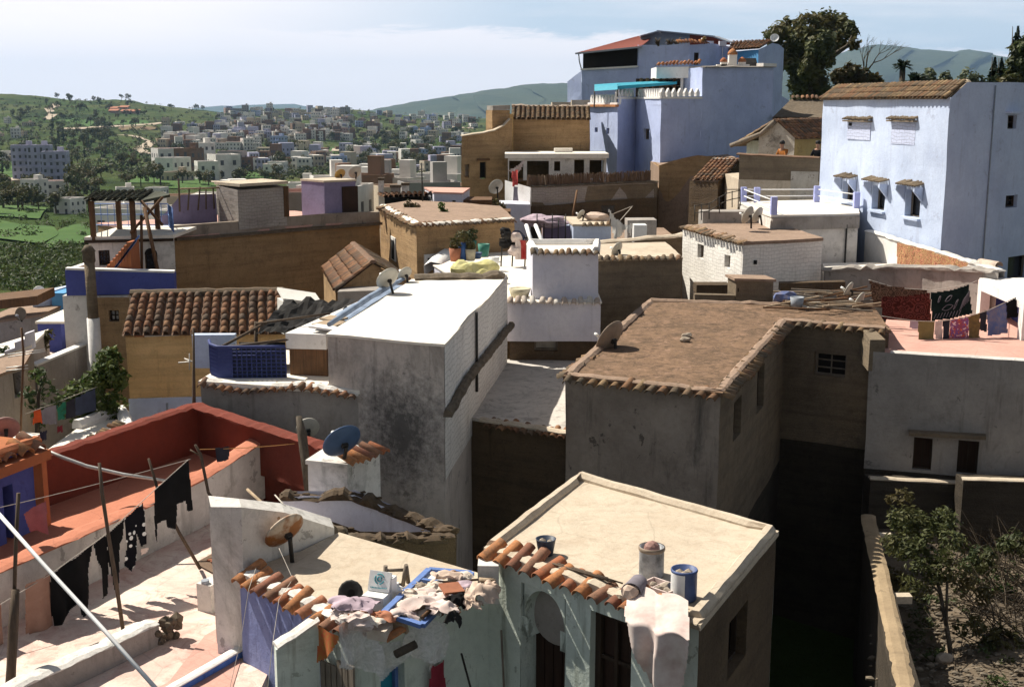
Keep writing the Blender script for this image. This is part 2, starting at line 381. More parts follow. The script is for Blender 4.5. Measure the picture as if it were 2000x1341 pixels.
plaster('blue_brick', (.54, .59, .77), (.47, .52, .70), dirt=(.25, .25, .36), dirty=.1, drips=.1, brick=1.0)
plaster('rubble_wall', (.50, .47, .42), (.36, .32, .27), dirt=(.06, .05, .04), dirty=.95, drips=.2, sc=2.2)
plaster('ochre_wash', (.50, .36, .16), (.42, .29, .12), dirt=(.15, .1, .05), dirty=.3, drips=.3)
plaster('canvas_white', (.72, .70, .66), (.6, .58, .54), dirt=(.3, .26, .2), dirty=.3, drips=.1)
earth('rammed_earth', (.47, .31, .165), (.34, .215, .11), (.12, .078, .045), pits=.7)
earth('ochre_earth', (.76, .52, .25), (.64, .42, .19), (.36, .23, .11), pits=.35)  # ochre raised in the colour to stand in for sun grazing the wall
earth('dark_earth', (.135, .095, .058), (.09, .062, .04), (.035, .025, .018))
earth('alley_shade_earth', (.075, .06, .045), (.05, .04, .03), (.02, .017, .013))  # near-black earth that also carries alley shade in its colour
earth('grey_earth', (.25, .195, .135), (.17, .13, .09), (.06, .05, .04))
floorm('white_floor', (.82, .77, .69), (.76, .70, .62), (.52, .43, .34), amt=.4)
floorm('cream_roof', (.56, .48, .38), (.48, .40, .31), (.36, .27, .19), amt=.6, spk=.22)
floorm('terrace_floor', (.72, .61, .53), (.58, .38, .33), (.42, .23, .19), amt=.95)
floorm('pink_floor', (.60, .36, .30), (.52, .29, .24), (.42, .24, .20), amt=.4, tile=.3)
floorm('red_floor', (.50, .20, .125), (.44, .165, .10), (.36, .13, .09), amt=.3)
floorm('moss_roof', (.21, .13, .08), (.11, .072, .045), (.38, .235, .165), amt=.95, sc=1.5, spk=.75)
floorm('brown_roof', (.34, .24, .18), (.27, .19, .14), (.18, .125, .09), amt=.5, spk=.4)
floorm('court_floor', (.58, .54, .50), (.46, .43, .40), (.14, .135, .13), amt=.85)
floorm('grit', (.15, .115, .08), (.09, .07, .05), (.28, .235, .19), amt=.6, sc=2.2)  # soil darkened: shade of the trees and walls is in the colour
tilem('clay_tile', [(.30, .14, .075), (.25, .12, .07), (.36, .19, .10), (.20, .115, .075), (.31, .15, .08), (.16, .11, .08)], lichen=(.10, .08, .055), lic=.65)
tilem('near_tile', [(.44, .16, .065), (.38, .13, .06), (.30, .12, .075), (.50, .21, .085), (.33, .16, .10), (.42, .17, .09)], lichen=(.13, .09, .06), lic=.65)
tilem('old_tile', [(.22, .14, .085), (.28, .17, .09), (.17, .12, .08), (.25, .13, .07), (.33, .22, .12)], lichen=(.08, .07, .05), lic=.7)
tilem('white_tile', [(.62, .58, .52), (.55, .48, .42), (.5, .4, .33), (.66, .62, .57)], lichen=(.2, .17, .14), lic=.4)
tilem('dark_green_tile', [(.045, .05, .035), (.06, .065, .045), (.05, .045, .03)], lichen=(.03, .03, .02), lic=.5)
wood('dark_wood', (.055, .035, .022), (.025, .017, .012)); wood('brown_wood', (.17, .09, .045), (.09, .05, .028)); wood('grey_wood', (.24, .20, .16), (.14, .115, .09))
wood('old_door', (.05, .026, .017), (.025, .014, .01)); wood('pale_wood', (.42, .32, .22), (.30, .22, .15)); wood('stick', (.12, .085, .06), (.06, .045, .033))
wood('reed', (.20, .13, .085), (.11, .075, .055), 2.0); wood('pale_board', (.42, .40, .36), (.34, .32, .29)); wood('bark', (.10, .08, .06), (.05, .04, .03))
simple('dark_glass', (.012, .012, .014), .25, bump=0, spec=.5); simple('black_gap', (.012, .011, .01), .9)
simple('dish_cream', (.52, .49, .42), .55, .3, 4); simple('dish_brown', (.30, .23, .17), .6, .35, 4); simple('dish_blue', (.055, .10, .20), .5, .3, 5); simple('dish_dark', (.05, .045, .045), .6)
simple('dish_white', (.82, .82, .80), .45, .1); simple('dish_pink', (.36, .20, .17), .6, .3); simple('dish_yellow', (.42, .26, .08), .6, .3)
simple('iron', (.06, .055, .05), .6, .3, 20, .6); simple('pale_metal', (.55, .54, .52), .45, .3, 12, .3); simple('white_paint', (.80, .80, .80), .5, .12); simple('blue_paint', (.13, .22, .50), .55, .3, 14)
simple('rail_blue', (.40, .44, .78), .6, .15); simple('teal_awning', (.03, .30, .42), .7, .2, 3); simple('sheet_red', (.24, .06, .04), .7, .3); simple('grey_sheet', (.30, .33, .38), .6, .25)
simple('white_plastic', (.76, .76, .75), .4, .1); simple('navy_bucket', (.035, .05, .085), .5, .3); simple('stone', (.36, .30, .24), .95, .4, 5, 0, .6); simple('dark_stone', (.16, .125, .09), .95, .5, 7, 0, .7)
simple('skin', (.42, .24, .16), .6, .1); simple('dark_hair', (.012, .010, .009), .6); simple('teal_print', (.06, .30, .36), .6); simple('pot_clay', (.40, .16, .09), .85); simple('pot_blue', (.05, .12, .32), .6); simple('pot_green', (.05, .22, .17), .6); simple('pot_cream', (.55, .50, .36), .7)
simple('rope', (.55, .50, .44), .9); simple('orange_rope', (.55, .28, .1), .9); simple('cable', (.02, .02, .02), .7); simple('black_rubber', (.02, .019, .018), .7)
for nm, c, c2, k in (('black_cloth', (.010, .010, .011), None, {}), ('dot_cloth', (.008, .008, .012), None, {'pat': 'dots'}), ('pink_cloth', (.42, .14, .15), None, {}), ('tan_towel', (.36, .22, .17), (.28, .16, .12), {}),
 ('orange_cloth', (.62, .10, .03), None, {}), ('grey_cloth', (.22, .20, .23), None, {}), ('green_cloth', (.03, .17, .11), None, {}), ('dark_cloth', (.035, .033, .045), None, {}), ('white_cloth', (.66, .57, .53), (.52, .40, .37), {}),
 ('red_rug', (.11, .024, .018), (.055, .016, .013), {'sc': 14, 'pat': 'rug'}), ('gold_rug', (.32, .13, .08), (.40, .30, .13), {'sc': 9, 'pat': 'rug'}), ('brown_rug', (.14, .085, .055), (.075, .04, .028), {'sc': 7, 'pat': 'rug'}), ('olive_cloth', (.26, .21, .09), None, {}), ('floral_cloth', (.32, .08, .12), (.2, .1, .3), {'pat': 'floral'}),
 ('ochre_cloth', (.22, .15, .06), (.14, .1, .05), {'sc': 12}), ('blue_cloth', (.10, .14, .30), (.2, .19, .26), {'sc': 9}), ('dark_green_cloth', (.012, .022, .020), (.006, .012, .012), {}), ('sack', (.58, .46, .38), (.48, .36, .29), {}), ('paper', (.70, .63, .55), (.58, .48, .40), {}),
 ('orange_shirt', (.45, .17, .045), None, {}), ('black_coat', (.015, .016, .02), None, {}), ('lilac_cloth', (.48, .38, .44), None, {}), ('red_cloth', (.40, .045, .045), (.5, .12, .1), {}), ('scarf', (.40, .09, .04), (.30, .17, .05), {'sc': 20}), ('dark_tarp', (.012, .011, .011), (.03, .028, .027), {'sc': 2.5, 'rough': .8}), ('blue_tarp', (.28, .35, .46), (.18, .22, .30), {'sc': 3}), ('trouser_cloth', (.05, .06, .10), None, {}), ('straw_net', (.62, .58, .30), (.5, .46, .2), {}), ('maroon_cloth', (.30, .04, .06), None, {})):
 cloth(nm, c, c2, **k)
simple('grit_stone', (.20, .165, .125), .95, .5, 9, 0, .6); plaster('well_wash', (.74, .78, .92), (.64, .68, .85), dirt=(.25, .25, .33), dirty=.25, drips=.4); simple('far_window', (.09, .09, .10), .5, bump=0); leafm('leaf_scrub', (.03, .055, .014), (.075, .11, .032), (.06, .07, .025)); simple('rim_stone', (.10, .07, .045), .97, .5, 9, 0, .7); leafm('leaf_dark', (.026, .042, .016), (.075, .092, .034), (.085, .076, .026)); leafm('leaf_tall', (.045, .06, .022), (.14, .15, .06), (.12, .10, .04)); leafm('leaf_olive', (.05, .065, .022), (.10, .105, .035), (.10, .08, .03)); leafm('leaf_bright', (.04, .095, .015), (.09, .16, .03))
leafm('leaf_fresh', (.04, .075, .015), (.13, .16, .04), (.035, .06, .02)); leafm('leaf_conifer', (.010, .022, .012), (.03, .045, .022)); leafm('leaf_pale', (.10, .12, .07), (.15, .17, .10)); leafm('leaf_rust', (.09, .06, .025), (.06, .065, .025))
leafm('dry_twig', (.12, .09, .06), (.06, .045, .03))
def rust_dish():
 t = NT('rust_dish_face', .6); k = t.mix(t.ramp(t.noise(2.2, 5, .6), .47, .58), (.50, .42, .33), (.26, .10, .03)); k = t.mix(t.ramp(t.noise(20, 4), .5, .8, 0, .5), k, (.2, .12, .07)); t.col(k); MATS['rust_dish_face'] = t.m
rust_dish()
def plastic_film():
 t = NT('plastic_film', .25); t.col((.72, .71, .70)); tr = t.node('ShaderNodeBsdfTransparent'); ms = t.node('ShaderNodeMixShader')
 t.n.links.new(t.ramp(t.noise(9, 6, .7, dist=1.5), .35, .65, .4, .95), ms.inputs[0]); t.n.links.new(tr.outputs[0], ms.inputs[1]); t.n.links.new(t.b.outputs[0], ms.inputs[2]); t.n.links.new(ms.outputs[0], t.o.inputs[0]); t.b.inputs['Specular IOR Level'].default_value = .6; t.bump(t.noise(14, 4, .6), .6, .03); MATS['plastic_film'] = t.m
plastic_film()
def mesh_mat(name, c, sc, hole):
 t = NT(name, .6); t.col(c); MATS[name] = t.m
mesh_mat('blue_lattice', (.035, .05, .17), 1, .5)
def damp_front():
 """grey-white front with a black damp patch of its own shape low on the wall"""
 m = plaster('damp_front', (.62, .55, .50), (.48, .42, .37), dirt=(.05, .045, .04), dirty=.6, drips=.7, sc=.9); n = m.node_tree; b = [q for q in n.nodes if q.type == 'BSDF_PRINCIPLED'][0]; src = b.inputs['Base Color'].links[0].from_socket
 def nd(t, **k): q = n.nodes.new(t); [setattr(q, a, c) for a, c in k.items()]; return q
 g = nd('ShaderNodeNewGeometry'); mp = nd('ShaderNodeMapping'); mp.inputs['Location'].default_value = (2.0, -20.5, 4.9); mp.inputs['Scale'].default_value = (.95, .9, .8); n.links.new(g.outputs['Position'], mp.inputs[0]); ln = nd('ShaderNodeVectorMath', operation='LENGTH'); n.links.new(mp.outputs[0], ln.inputs[0])
 nz = nd('ShaderNodeTexNoise'); nz.inputs['Scale'].default_value = 6; nz.inputs['Detail'].default_value = 9; nz.inputs['Roughness'].default_value = .75; n.links.new(g.outputs['Position'], nz.inputs['Vector']); ad = nd('ShaderNodeMath', operation='MULTIPLY_ADD'); n.links.new(nz.outputs[0], ad.inputs[0]); ad.inputs[1].default_value = 2.6; n.links.new(ln.outputs['Value'], ad.inputs[2])
 r = nd('ShaderNodeMapRange'); n.links.new(ad.outputs[0], r.inputs[0]); r.inputs[1].default_value = 1.55; r.inputs[2].default_value = 2.45; r.inputs[3].default_value = .8; r.inputs[4].default_value = 0; mx = nd('ShaderNodeMix', data_type='RGBA'); n.links.new(r.outputs[0], mx.inputs[0]); n.links.new(src, mx.inputs[6]); mx.inputs[7].default_value = (.035, .033, .033, 1); n.links.new(mx.outputs[2], b.inputs['Base Color'])
damp_front()
plaster('tan_coping', (.36, .27, .17), (.27, .20, .125), dirt=(.08, .06, .04), dirty=.5, drips=0, sc=2)
# ---- terrain: one sheet from the alley to the hills
COLS = [(-2500, [(1, -14), (60, -14), (120, -24), (300, -34), (700, -34), (1100, -16), (1500, 16), (2100, 10), (4000, -60), (16000, -150)]),
 (0, [(1, -14), (40, -14.2), (60, -13), (90, -14.5), (130, -17.2), (200, -20.5), (300, -24), (420, -26), (600, -26.5), (850, -25), (1100, -15), (1400, 4), (1600, 15), (2200, -25), (16000, -150)]),
 (150, [(1, -14), (40, -14.2), (60, -13), (90, -14.5), (130, -17.2), (200, -20.5), (300, -24), (420, -26), (600, -27), (850, -25), (1100, -17), (1350, -2), (1550, 10), (2200, -25), (16000, -150)]),
 (270, [(1, -14), (40, -14.2), (60, -13), (90, -15), (130, -18.5), (200, -21.5), (300, -25), (420, -26.5), (600, -28), (850, -26), (1100, -18), (1350, -6), (1550, 5), (2200, -25), (16000, -150)]),
 (420, [(1, -14), (40, -14), (90, -15.5), (200, -22), (300, -25), (450, -27.5), (700, -29), (1000, -26), (1300, -16), (1600, -8.5), (2200, -30), (16000, -150)]),
 (650, [(1, -14), (40, -14), (90, -15.5), (200, -23), (300, -26), (450, -29), (700, -31.5), (1000, -29), (1300, -19), (1600, -9), (2200, -30), (16000, -150)]),
 (900, [(1, -14), (40, -13), (90, -15), (200, -23), (300, -26), (450, -29.5), (700, -33), (1000, -32), (1300, -22), (1700, -16), (2300, -40), (16000, -150)]),
 (1100, [(1, -14), (40, -12), (60, -10.5), (100, -11), (200, -20), (450, -30), (1000, -33), (1700, -20), (2300, -40), (16000, -150)]),
 (1350, [(1, -14), (30, -14), (40, -10.5), (60, -7), (80, -4.5), (110, -3), (160, -6), (400, -30), (1700, -50), (16000, -150)]),
 (2100, [(1, -14), (30, -14), (40, -10), (60, -5), (80, -3), (110, -2.2), (160, -5), (400, -30), (1700, -50), (16000, -150)]),
 (4500, [(1, -14), (30, -12), (60, -5), (110, -2), (160, -4), (400, -30), (1700, -50), (16000, -150)])]
def _c(tab, y):
 y = max(1.0, y)
 for (a, za), (b, zb) in zip(tab, tab[1:]):
  if y <= b: f = (math.log(y)-math.log(a))/(math.log(b)-math.log(a)); return za+(zb-za)*f
 return tab[-1][1]
def ground(x, y):
 y = max(y, 1.0); u = 1000+F*1.0*x/y
 u = min(4499, max(-2499, u))
 for (a, ta), (b, tb) in zip(COLS, COLS[1:]):
  if u <= b: f = (u-a)/(b-a); z = _c(ta, y)*(1-f)+_c(tb, y)*f; break
 if y > 55:
  k = min(1, (y-55)/100); z += k*(noise.noise(V((x*.012, y*.008, 0)))*min(7, y*.006)+noise.noise(V((x*.05, y*.035, 4)))*min(1.6, y*.0022))
 return z
def hit(u, v):
 d = ray(u, v); y = 62.0
 while y < 2600:
  p = d*(y/d.y)
  if ground(p.x, y) >= p.z: return V((p.x, y, ground(p.x, y)))
  y *= 1.012
 return None

def terrain_mat():
 t = NT('hillside', 1.0); t.b.inputs['Specular IOR Level'].default_value = .05
 a = t.noise(.011, 8, .65, dist=.6); k = t.mix(t.ramp(a, .42, .6), (.048, .078, .022), (.088, .10, .038))
 k = t.mix(t.ramp(t.noise(.03, 6, .65, t.scale(1, .55, 1)), .5, .6, 0, .8), k, (.022, .036, .013))
 k = t.mix(t.ramp(t.noise(.006, 5, .6, t.scale(1, .6, 1)), .6, .68, 0, .55), k, (.15, .11, .07))
 k = t.mix(t.ramp(t.noise(.12, 6, .75), .52, .66, 0, .75), k, (.022, .036, .014))
 k = t.mix(t.ramp(t.noise(.5, 5, .7), .55, .7, 0, .5), k, (.03, .045, .018))
 t.col(k); t.bump(t.noise(.2, 8, .75), 1, 1.2); MATS['hillside'] = t.m
 t = NT('field_green', 1.0); a = t.noise(.05, 6, .7); k = t.mix(t.ramp(a, .4, .65), (.040, .095, .016), (.070, .13, .026)); k = t.mix(t.ramp(t.noise(.5, 5, .7), .5, .7, 0, .5), k, (.025, .055, .014)); t.col(k); MATS['field_green'] = t.m
 t = NT('field_soil', 1.0); a = t.noise(.06, 6, .7); t.col(t.mix(t.ramp(a, .4, .6), (.17, .105, .065), (.14, .13, .06))); MATS['field_soil'] = t.m
 t = NT('dirt_road', 1.0); a = t.noise(.1, 6, .7); t.col(t.mix(t.ramp(a, .35, .65), (.46, .38, .30), (.36, .30, .23))); MATS['dirt_road'] = t.m
 t = NT('mountain_side', 1.0); a = t.noise(.0022, 8, .65); k = t.mix(t.ramp(a, .4, .62), (.032, .050, .026), (.060, .075, .042)); k = t.mix(t.ramp(t.noise(.012, 6, .7), .5, .65, 0, .6), k, (.024, .036, .02)); t.col(k); t.bump(t.noise(.006, 8, .7), 1, 30); MATS['mountain_side'] = t.m
terrain_mat()
def make_ground():
 m = MB(); us = [-2500+k*60 for k in range(38)]+[-220+k*11 for k in range(216)]+[2160+k*90 for k in range(27)]
 ys = []; y = 1.5
 while y < 15000: ys.append(y); y *= (1.25 if y < 50 else 1.028 if y < 2300 else 1.25)
 rows = []
 for y in ys: rows.append([V(((u-1000)/F*y, y, ground((u-1000)/F*y, y))) for u in us])
 m.smooth = True; m.grid(rows); struct(m, 'ground', 'hillside')
make_ground()
def drape(name, mat, pts, kind='structure', lift=.35, n=14, label=None):
 """a patch of land outlined on the hillside"""
 m = MB(); P4 = [hit(*p) for p in pts]
 if any(p is None for p in P4): return
 A, B, C, D = P4; rows = []
 for i in range(n+1):
  r = []
  for j in range(n+1):
   p = A.lerp(D, i/n).lerp(B.lerp(C, i/n), j/n); w = noise.noise(p*.03)*(2 if 0 < j < n or 0 < i < n else 4); r.append(V((p.x+w, p.y+w, ground(p.x+w, p.y+w)+lift)))
  rows.append(r)
 m.grid(rows); struct(m, name, mat, kind)
for q in ([(-20, 405), (95, 410), (80, 432), (-20, 425)], [(105, 455), (178, 440), (190, 478), (100, 492)], [(-20, 432), (110, 445), (95, 480), (-20, 470)], [(580, 293), (655, 288), (650, 306), (570, 308)], [(270, 345), (345, 345), (350, 362), (250, 358)],
   [(-20, 318), (38, 318), (36, 352), (-20, 350)], [(150, 232), (185, 238), (178, 252), (110, 240)], [(225, 236), (290, 238), (290, 246), (220, 244)], [(480, 338), (540, 338), (535, 352), (470, 350)], [(370, 345), (430, 350), (480, 370), (330, 372)]):
 drape('field', 'field_green', q)
for q in ([(235, 250), (310, 243), (305, 256), (235, 262)], [(570, 300), (640, 296), (640, 302), (570, 306)], [(300, 270), (420, 272), (410, 285), (310, 282)]): drape('field', 'field_soil', q)
def road(px, w):
 m = MB(); ps = [hit(*p) for p in px]; ps = [p for p in ps if p]; pts = []
 for a, b in zip(ps, ps[1:]):
  for i in range(10): pts.append(a.lerp(b, i/10))
 pts.append(ps[-1]); rows = []
 for k, p in enumerate(pts):
  d = (pts[min(k+1, len(pts)-1)]-pts[max(0, k-1)]); s = V((d.y, -d.x, 0)).normalized()*w/2
  rows.append([V((q.x, q.y, ground(q.x, q.y)+.5)) for q in (p-s, p, p+s)])
 m.grid(rows); struct(m, 'road', 'dirt_road')
road([(115, 257), (180, 252), (250, 247), (316, 241)], 7); road([(225, 266), (265, 269), (295, 278), (288, 287), (270, 293), (285, 302)], 7)
road([(90, 236), (104, 225), (95, 215), (110, 205)], 8); road([(0, 356), (20, 354), (38, 350)], 9); road([(415, 357), (450, 362), (475, 366)], 7); road([(655, 298), (663, 290), (690, 283)], 5); road([(50, 297), (60, 303), (75, 318), (100, 327)], 12); road([(160, 330), (185, 329)], 11); road([(471, 242), (482, 246)], 9); road([(497, 257), (505, 250)], 9); road([(870, 246), (900, 250), (920, 253)], 6)

# ---- mountains far behind
def mountain(name, Y, prof, wid, seed):
 m = MB(); rows = [[], [], [], [], [], [], [], []]; prof2 = []
 for (u0, v0), (u1, v1) in zip(prof, prof[1:]):
  k = max(1, int((u1-u0)/8)); prof2 += [(u0+(u1-u0)*i/k, v0+(v1-v0)*i/k) for i in range(k)]
 prof2.append(prof[-1])
 for u, v in prof2:
  z = P(u, v, y=Y).z+Y*.0006*noise.noise(V((u*.045, seed, 0)))+Y*.0004*noise.noise(V((u*.16, seed, 3)))
  for i, (f, g) in enumerate(((.62, 0), (.7, .2), (.77, .42), (.84, .63), (.9, .8), (.96, .94), (1, 1), (1.2, 0))):
   y = Y*f; zz = -110+(z+110)*g; w = noise.noise(V((u*.02, f*9, seed)))*wid*(.5 if 0 < i < 6 else 0)
   x = (u-1000)/F*.982*Y*(f if i < 7 else 1); rows[i].append(V((x+w, y, zz+abs(w)*.12*(1-g))))
 m.smooth = True; m.grid(rows); struct(m, name, 'mountain_side')
mountain('mountain', 5200, [(560, 240), (640, 226), (720, 215), (760, 208), (800, 200), (880, 188), (940, 178), (985, 172), (1030, 165), (1060, 163), (1115, 163), (1200, 158), (1300, 150), (1400, 140), (1500, 140), (1600, 160)], 300, 2)
mountain('mountain', 6500, [(1450, 130), (1560, 118), (1620, 108), (1690, 89), (1720, 87), (1760, 92), (1800, 97), (1850, 101), (1885, 97), (1930, 106), (1960, 112), (2000, 122), (2200, 150), (2600, 190)], 400, 5)
mountain('mountain', 10200, [(250, 225), (380, 214), (430, 207), (520, 204), (575, 203), (590, 206), (640, 216), (700, 219), (760, 224), (900, 226), (1200, 225)], 500, 8)
def haze():
 m = MB(); m.box((0, 5400, 105), (30000, 11400, 560)); 
 mt = bpy.data.materials.new('haze'); mt.use_nodes = True; n = mt.node_tree; n.nodes.clear(); o = n.nodes.new('ShaderNodeOutputMaterial'); p = n.nodes.new('ShaderNodeVolumePrincipled')
 p.inputs['Color'].default_value = (.42, .66, 1.0, 1); p.inputs['Density'].default_value = HAZE; p.inputs['Anisotropy'].default_value = .2; n.links.new(p.outputs[0], o.inputs['Volume']); MATS['haze'] = mt
 struct(m, 'haze', 'haze', 'stuff')
HAZE = 6e-5
haze()

# ---- sky, sun, camera
def sky():
 w = bpy.data.worlds.new('World'); SC.world = w; w.use_nodes = True; n = w.node_tree; n.nodes.clear()
 o = n.nodes.new('ShaderNodeOutputWorld'); bg = n.nodes.new('ShaderNodeBackground'); bg.inputs[1].default_value = SKY
 s = n.nodes.new('ShaderNodeTexSky'); s.sky_type = 'NISHITA'; s.sun_disc = False; s.sun_elevation = math.asin(SUN.z); s.sun_rotation = math.atan2(SUN.x, SUN.y); s.air_density = 1.0; s.dust_density = .6; s.ozone_density = 1.3
 def nd(t, **k):
  q = n.nodes.new(t); [setattr(q, a, b) for a, b in k.items()]; return q
 tc = nd('ShaderNodeTexCoord'); mp = nd('ShaderNodeMapping'); mp.inputs['Scale'].default_value = (2.2, 2.2, 16); n.links.new(tc.outputs['Generated'], mp.inputs[0])
 def ns(sc, det, ro, loc):
  m2 = nd('ShaderNodeMapping'); m2.inputs['Location'].default_value = loc; n.links.new(mp.outputs[0], m2.inputs[0])
  q = nd('ShaderNodeTexNoise'); q.inputs['Scale'].default_value = sc; q.inputs['Detail'].default_value = det; q.inputs['Roughness'].default_value = ro; q.inputs['Distortion'].default_value = .3; n.links.new(m2.outputs[0], q.inputs['Vector']); return q.outputs[0]
 def rng(f, a, b, c=0., d=1.):
  q = nd('ShaderNodeMapRange', interpolation_type='SMOOTHSTEP'); n.links.new(f, q.inputs[0]); q.inputs[1].default_value = a; q.inputs[2].default_value = b; q.inputs[3].default_value = c; q.inputs[4].default_value = d; return q.outputs[0]
 def mt(op, a, b):
  q = nd('ShaderNodeMath', operation=op); 
  for x, i in ((a, 0), (b, 1)):
   if isinstance(x, (int, float)): q.inputs[i].default_value = x
   else: n.links.new(x, q.inputs[i])
  return q.outputs[0]
 sp = nd('ShaderNodeSeparateXYZ'); n.links.new(tc.outputs['Generated'], sp.inputs[0]); X, Z = sp.outputs[0], sp.outputs[2]
 # a bank of stratus low over the horizon whose top edge is ragged and sinks to the east, thin cirrus over it, open blue to the east
 zed = mt('ADD', Z, mt('MULTIPLY', mt('SUBTRACT', ns(3.2, 8, .68, (0, 0, 0)), .5), .045)); zed = mt('ADD', zed, mt('MULTIPLY', mt('MAXIMUM', mt('ADD', X, .02), 0), .055))
 bank = rng(zed, .063, .054); bank2 = mt('MULTIPLY', bank, .92)
 west = rng(X, .12, -.3, 0, 1); cir = mt('MULTIPLY', rng(ns(.9, 8, .62, (3, 1, 2)), .40, .68), .55); soft = mt('MAXIMUM', mt('MAXIMUM', west, cir), .12)
 cl = mt('MAXIMUM', bank2, soft); low = rng(Z, .012, -.01, 0, .0); front = mt('MULTIPLY', rng(Z, .24, .11), rng(sp.outputs[1], .15, .6)); cl = mt('MULTIPLY', cl, front); veil = mt('MULTIPLY', front, .8)
 mx = nd('ShaderNodeMix', data_type='RGBA'); n.links.new(cl, mx.inputs[0]); vl = nd('ShaderNodeMix', data_type='RGBA'); n.links.new(veil, vl.inputs[0]); hs = nd('ShaderNodeHueSaturation'); hs.inputs['Saturation'].default_value = .3; n.links.new(s.outputs[0], hs.inputs['Color']); n.links.new(hs.outputs[0], vl.inputs[6]); q = CLOUD/SKY; vl.inputs[7].default_value = (.40*q, .53*q, .66*q, 1); n.links.new(vl.outputs[2], mx.inputs[6])
 tone = nd('ShaderNodeMix', data_type='RGBA'); n.links.new(ns(1.1, 6, .6, (7, 3, 1)), tone.inputs[0]); k = CLOUD/SKY
 tone.inputs[6].default_value = (.74*k, .71*k, .74*k, 1); tone.inputs[7].default_value = (.90*k, .84*k, .84*k, 1); n.links.new(tone.outputs[2], mx.inputs[7])
 n.links.new(mx.outputs[2], bg.inputs[0]); n.links.new(bg.outputs[0], o.inputs[0])
SKY, CLOUD = .052, .93
sky()
def sun():
 l = bpy.data.lights.new('sun', 'SUN'); l.energy = 5.0; l.angle = math.radians(.5); l.color = (1, .93, .80)
 o = bpy.data.objects.new('sun', l); SC.collection.objects.link(o); o.rotation_euler = (-SUN).to_track_quat('-Z', 'Y').to_euler(); o.location = SUN*60
 c = bpy.data.cameras.new('camera'); c.sensor_width = 36; c.lens = F/2000*36; c.clip_end = 60000; c.clip_start = .1
 o = bpy.data.objects.new('camera', c); SC.collection.objects.link(o); o.rotation_euler = (math.pi/2-PIT, 0, 0); SC.camera = o
 v = SC.view_settings; v.view_transform = 'Standard'; v.look = 'None'; v.gamma = 1; v.exposure = .62; v.use_curve_mapping = False
 SC.cycles.max_bounces = 6; SC.cycles.diffuse_bounces = 3; SC.cycles.volume_bounces = 0; SC.cycles.transparent_max_bounces = 12; SC.cycles.use_denoising = True; SC.cycles.use_adaptive_sampling = True; SC.cycles.adaptive_threshold = .02
sun()
# ---- the roof terraces nearest the eye
def flat(p): return V((p.x, p.y, 0))
def PZ(z, *px): return [P(u, v, z=z) for u, v in px]
def part_box(root, name, mat, c, size, rot=None, amp=0): m = MB(amp); m.box(c, size, rot); return m.build(name, mat, root)
def band(mb, pts, d, w, h):
 """coping: bar along points, w wide, h high, its underside on the points"""
 for a, b in zip(pts, pts[1:]): mb.bar(a+V((0, 0, h/2)), b+V((0, 0, h/2)), w, h)
def rough_coping(mb, pts, w, h, seed=0, amp=.05, step=.18):
 """an uneven mortar capping along a wall top"""
 rows = [[] for _ in range(6)]; L = 0
 for a, b in zip(pts, pts[1:]):
  k = max(1, round((b-a).length/step)); d = (b-a).normalized(); s = V((d.y, -d.x, 0)).normalized()
  for i in range(k+(1 if b is pts[-1] else 0)):
   p = a.lerp(b, i/k); n1 = noise.noise(p*3.1+V((seed, 0, 0)))*amp; n2 = noise.noise(p*5.3+V((seed, 9, 0)))*amp; n3 = noise.noise(p*8+V((0, seed, 5)))*amp*.7
   for j, (o, z) in enumerate(((-.5, -.1), (-.52, .45), (-.25, 1), (.25, 1), (.52, .45), (.5, -.1))): rows[j].append(p+s*(w*o+n1*.6+(n3 if j in (1, 4) else 0))+V((0, 0, h*z+(n2+n3 if 0 < j < 5 else 0))))
 mb.grid(rows); mb.poly([r[0] for r in rows]); mb.poly([r[-1] for r in rows][::-1])

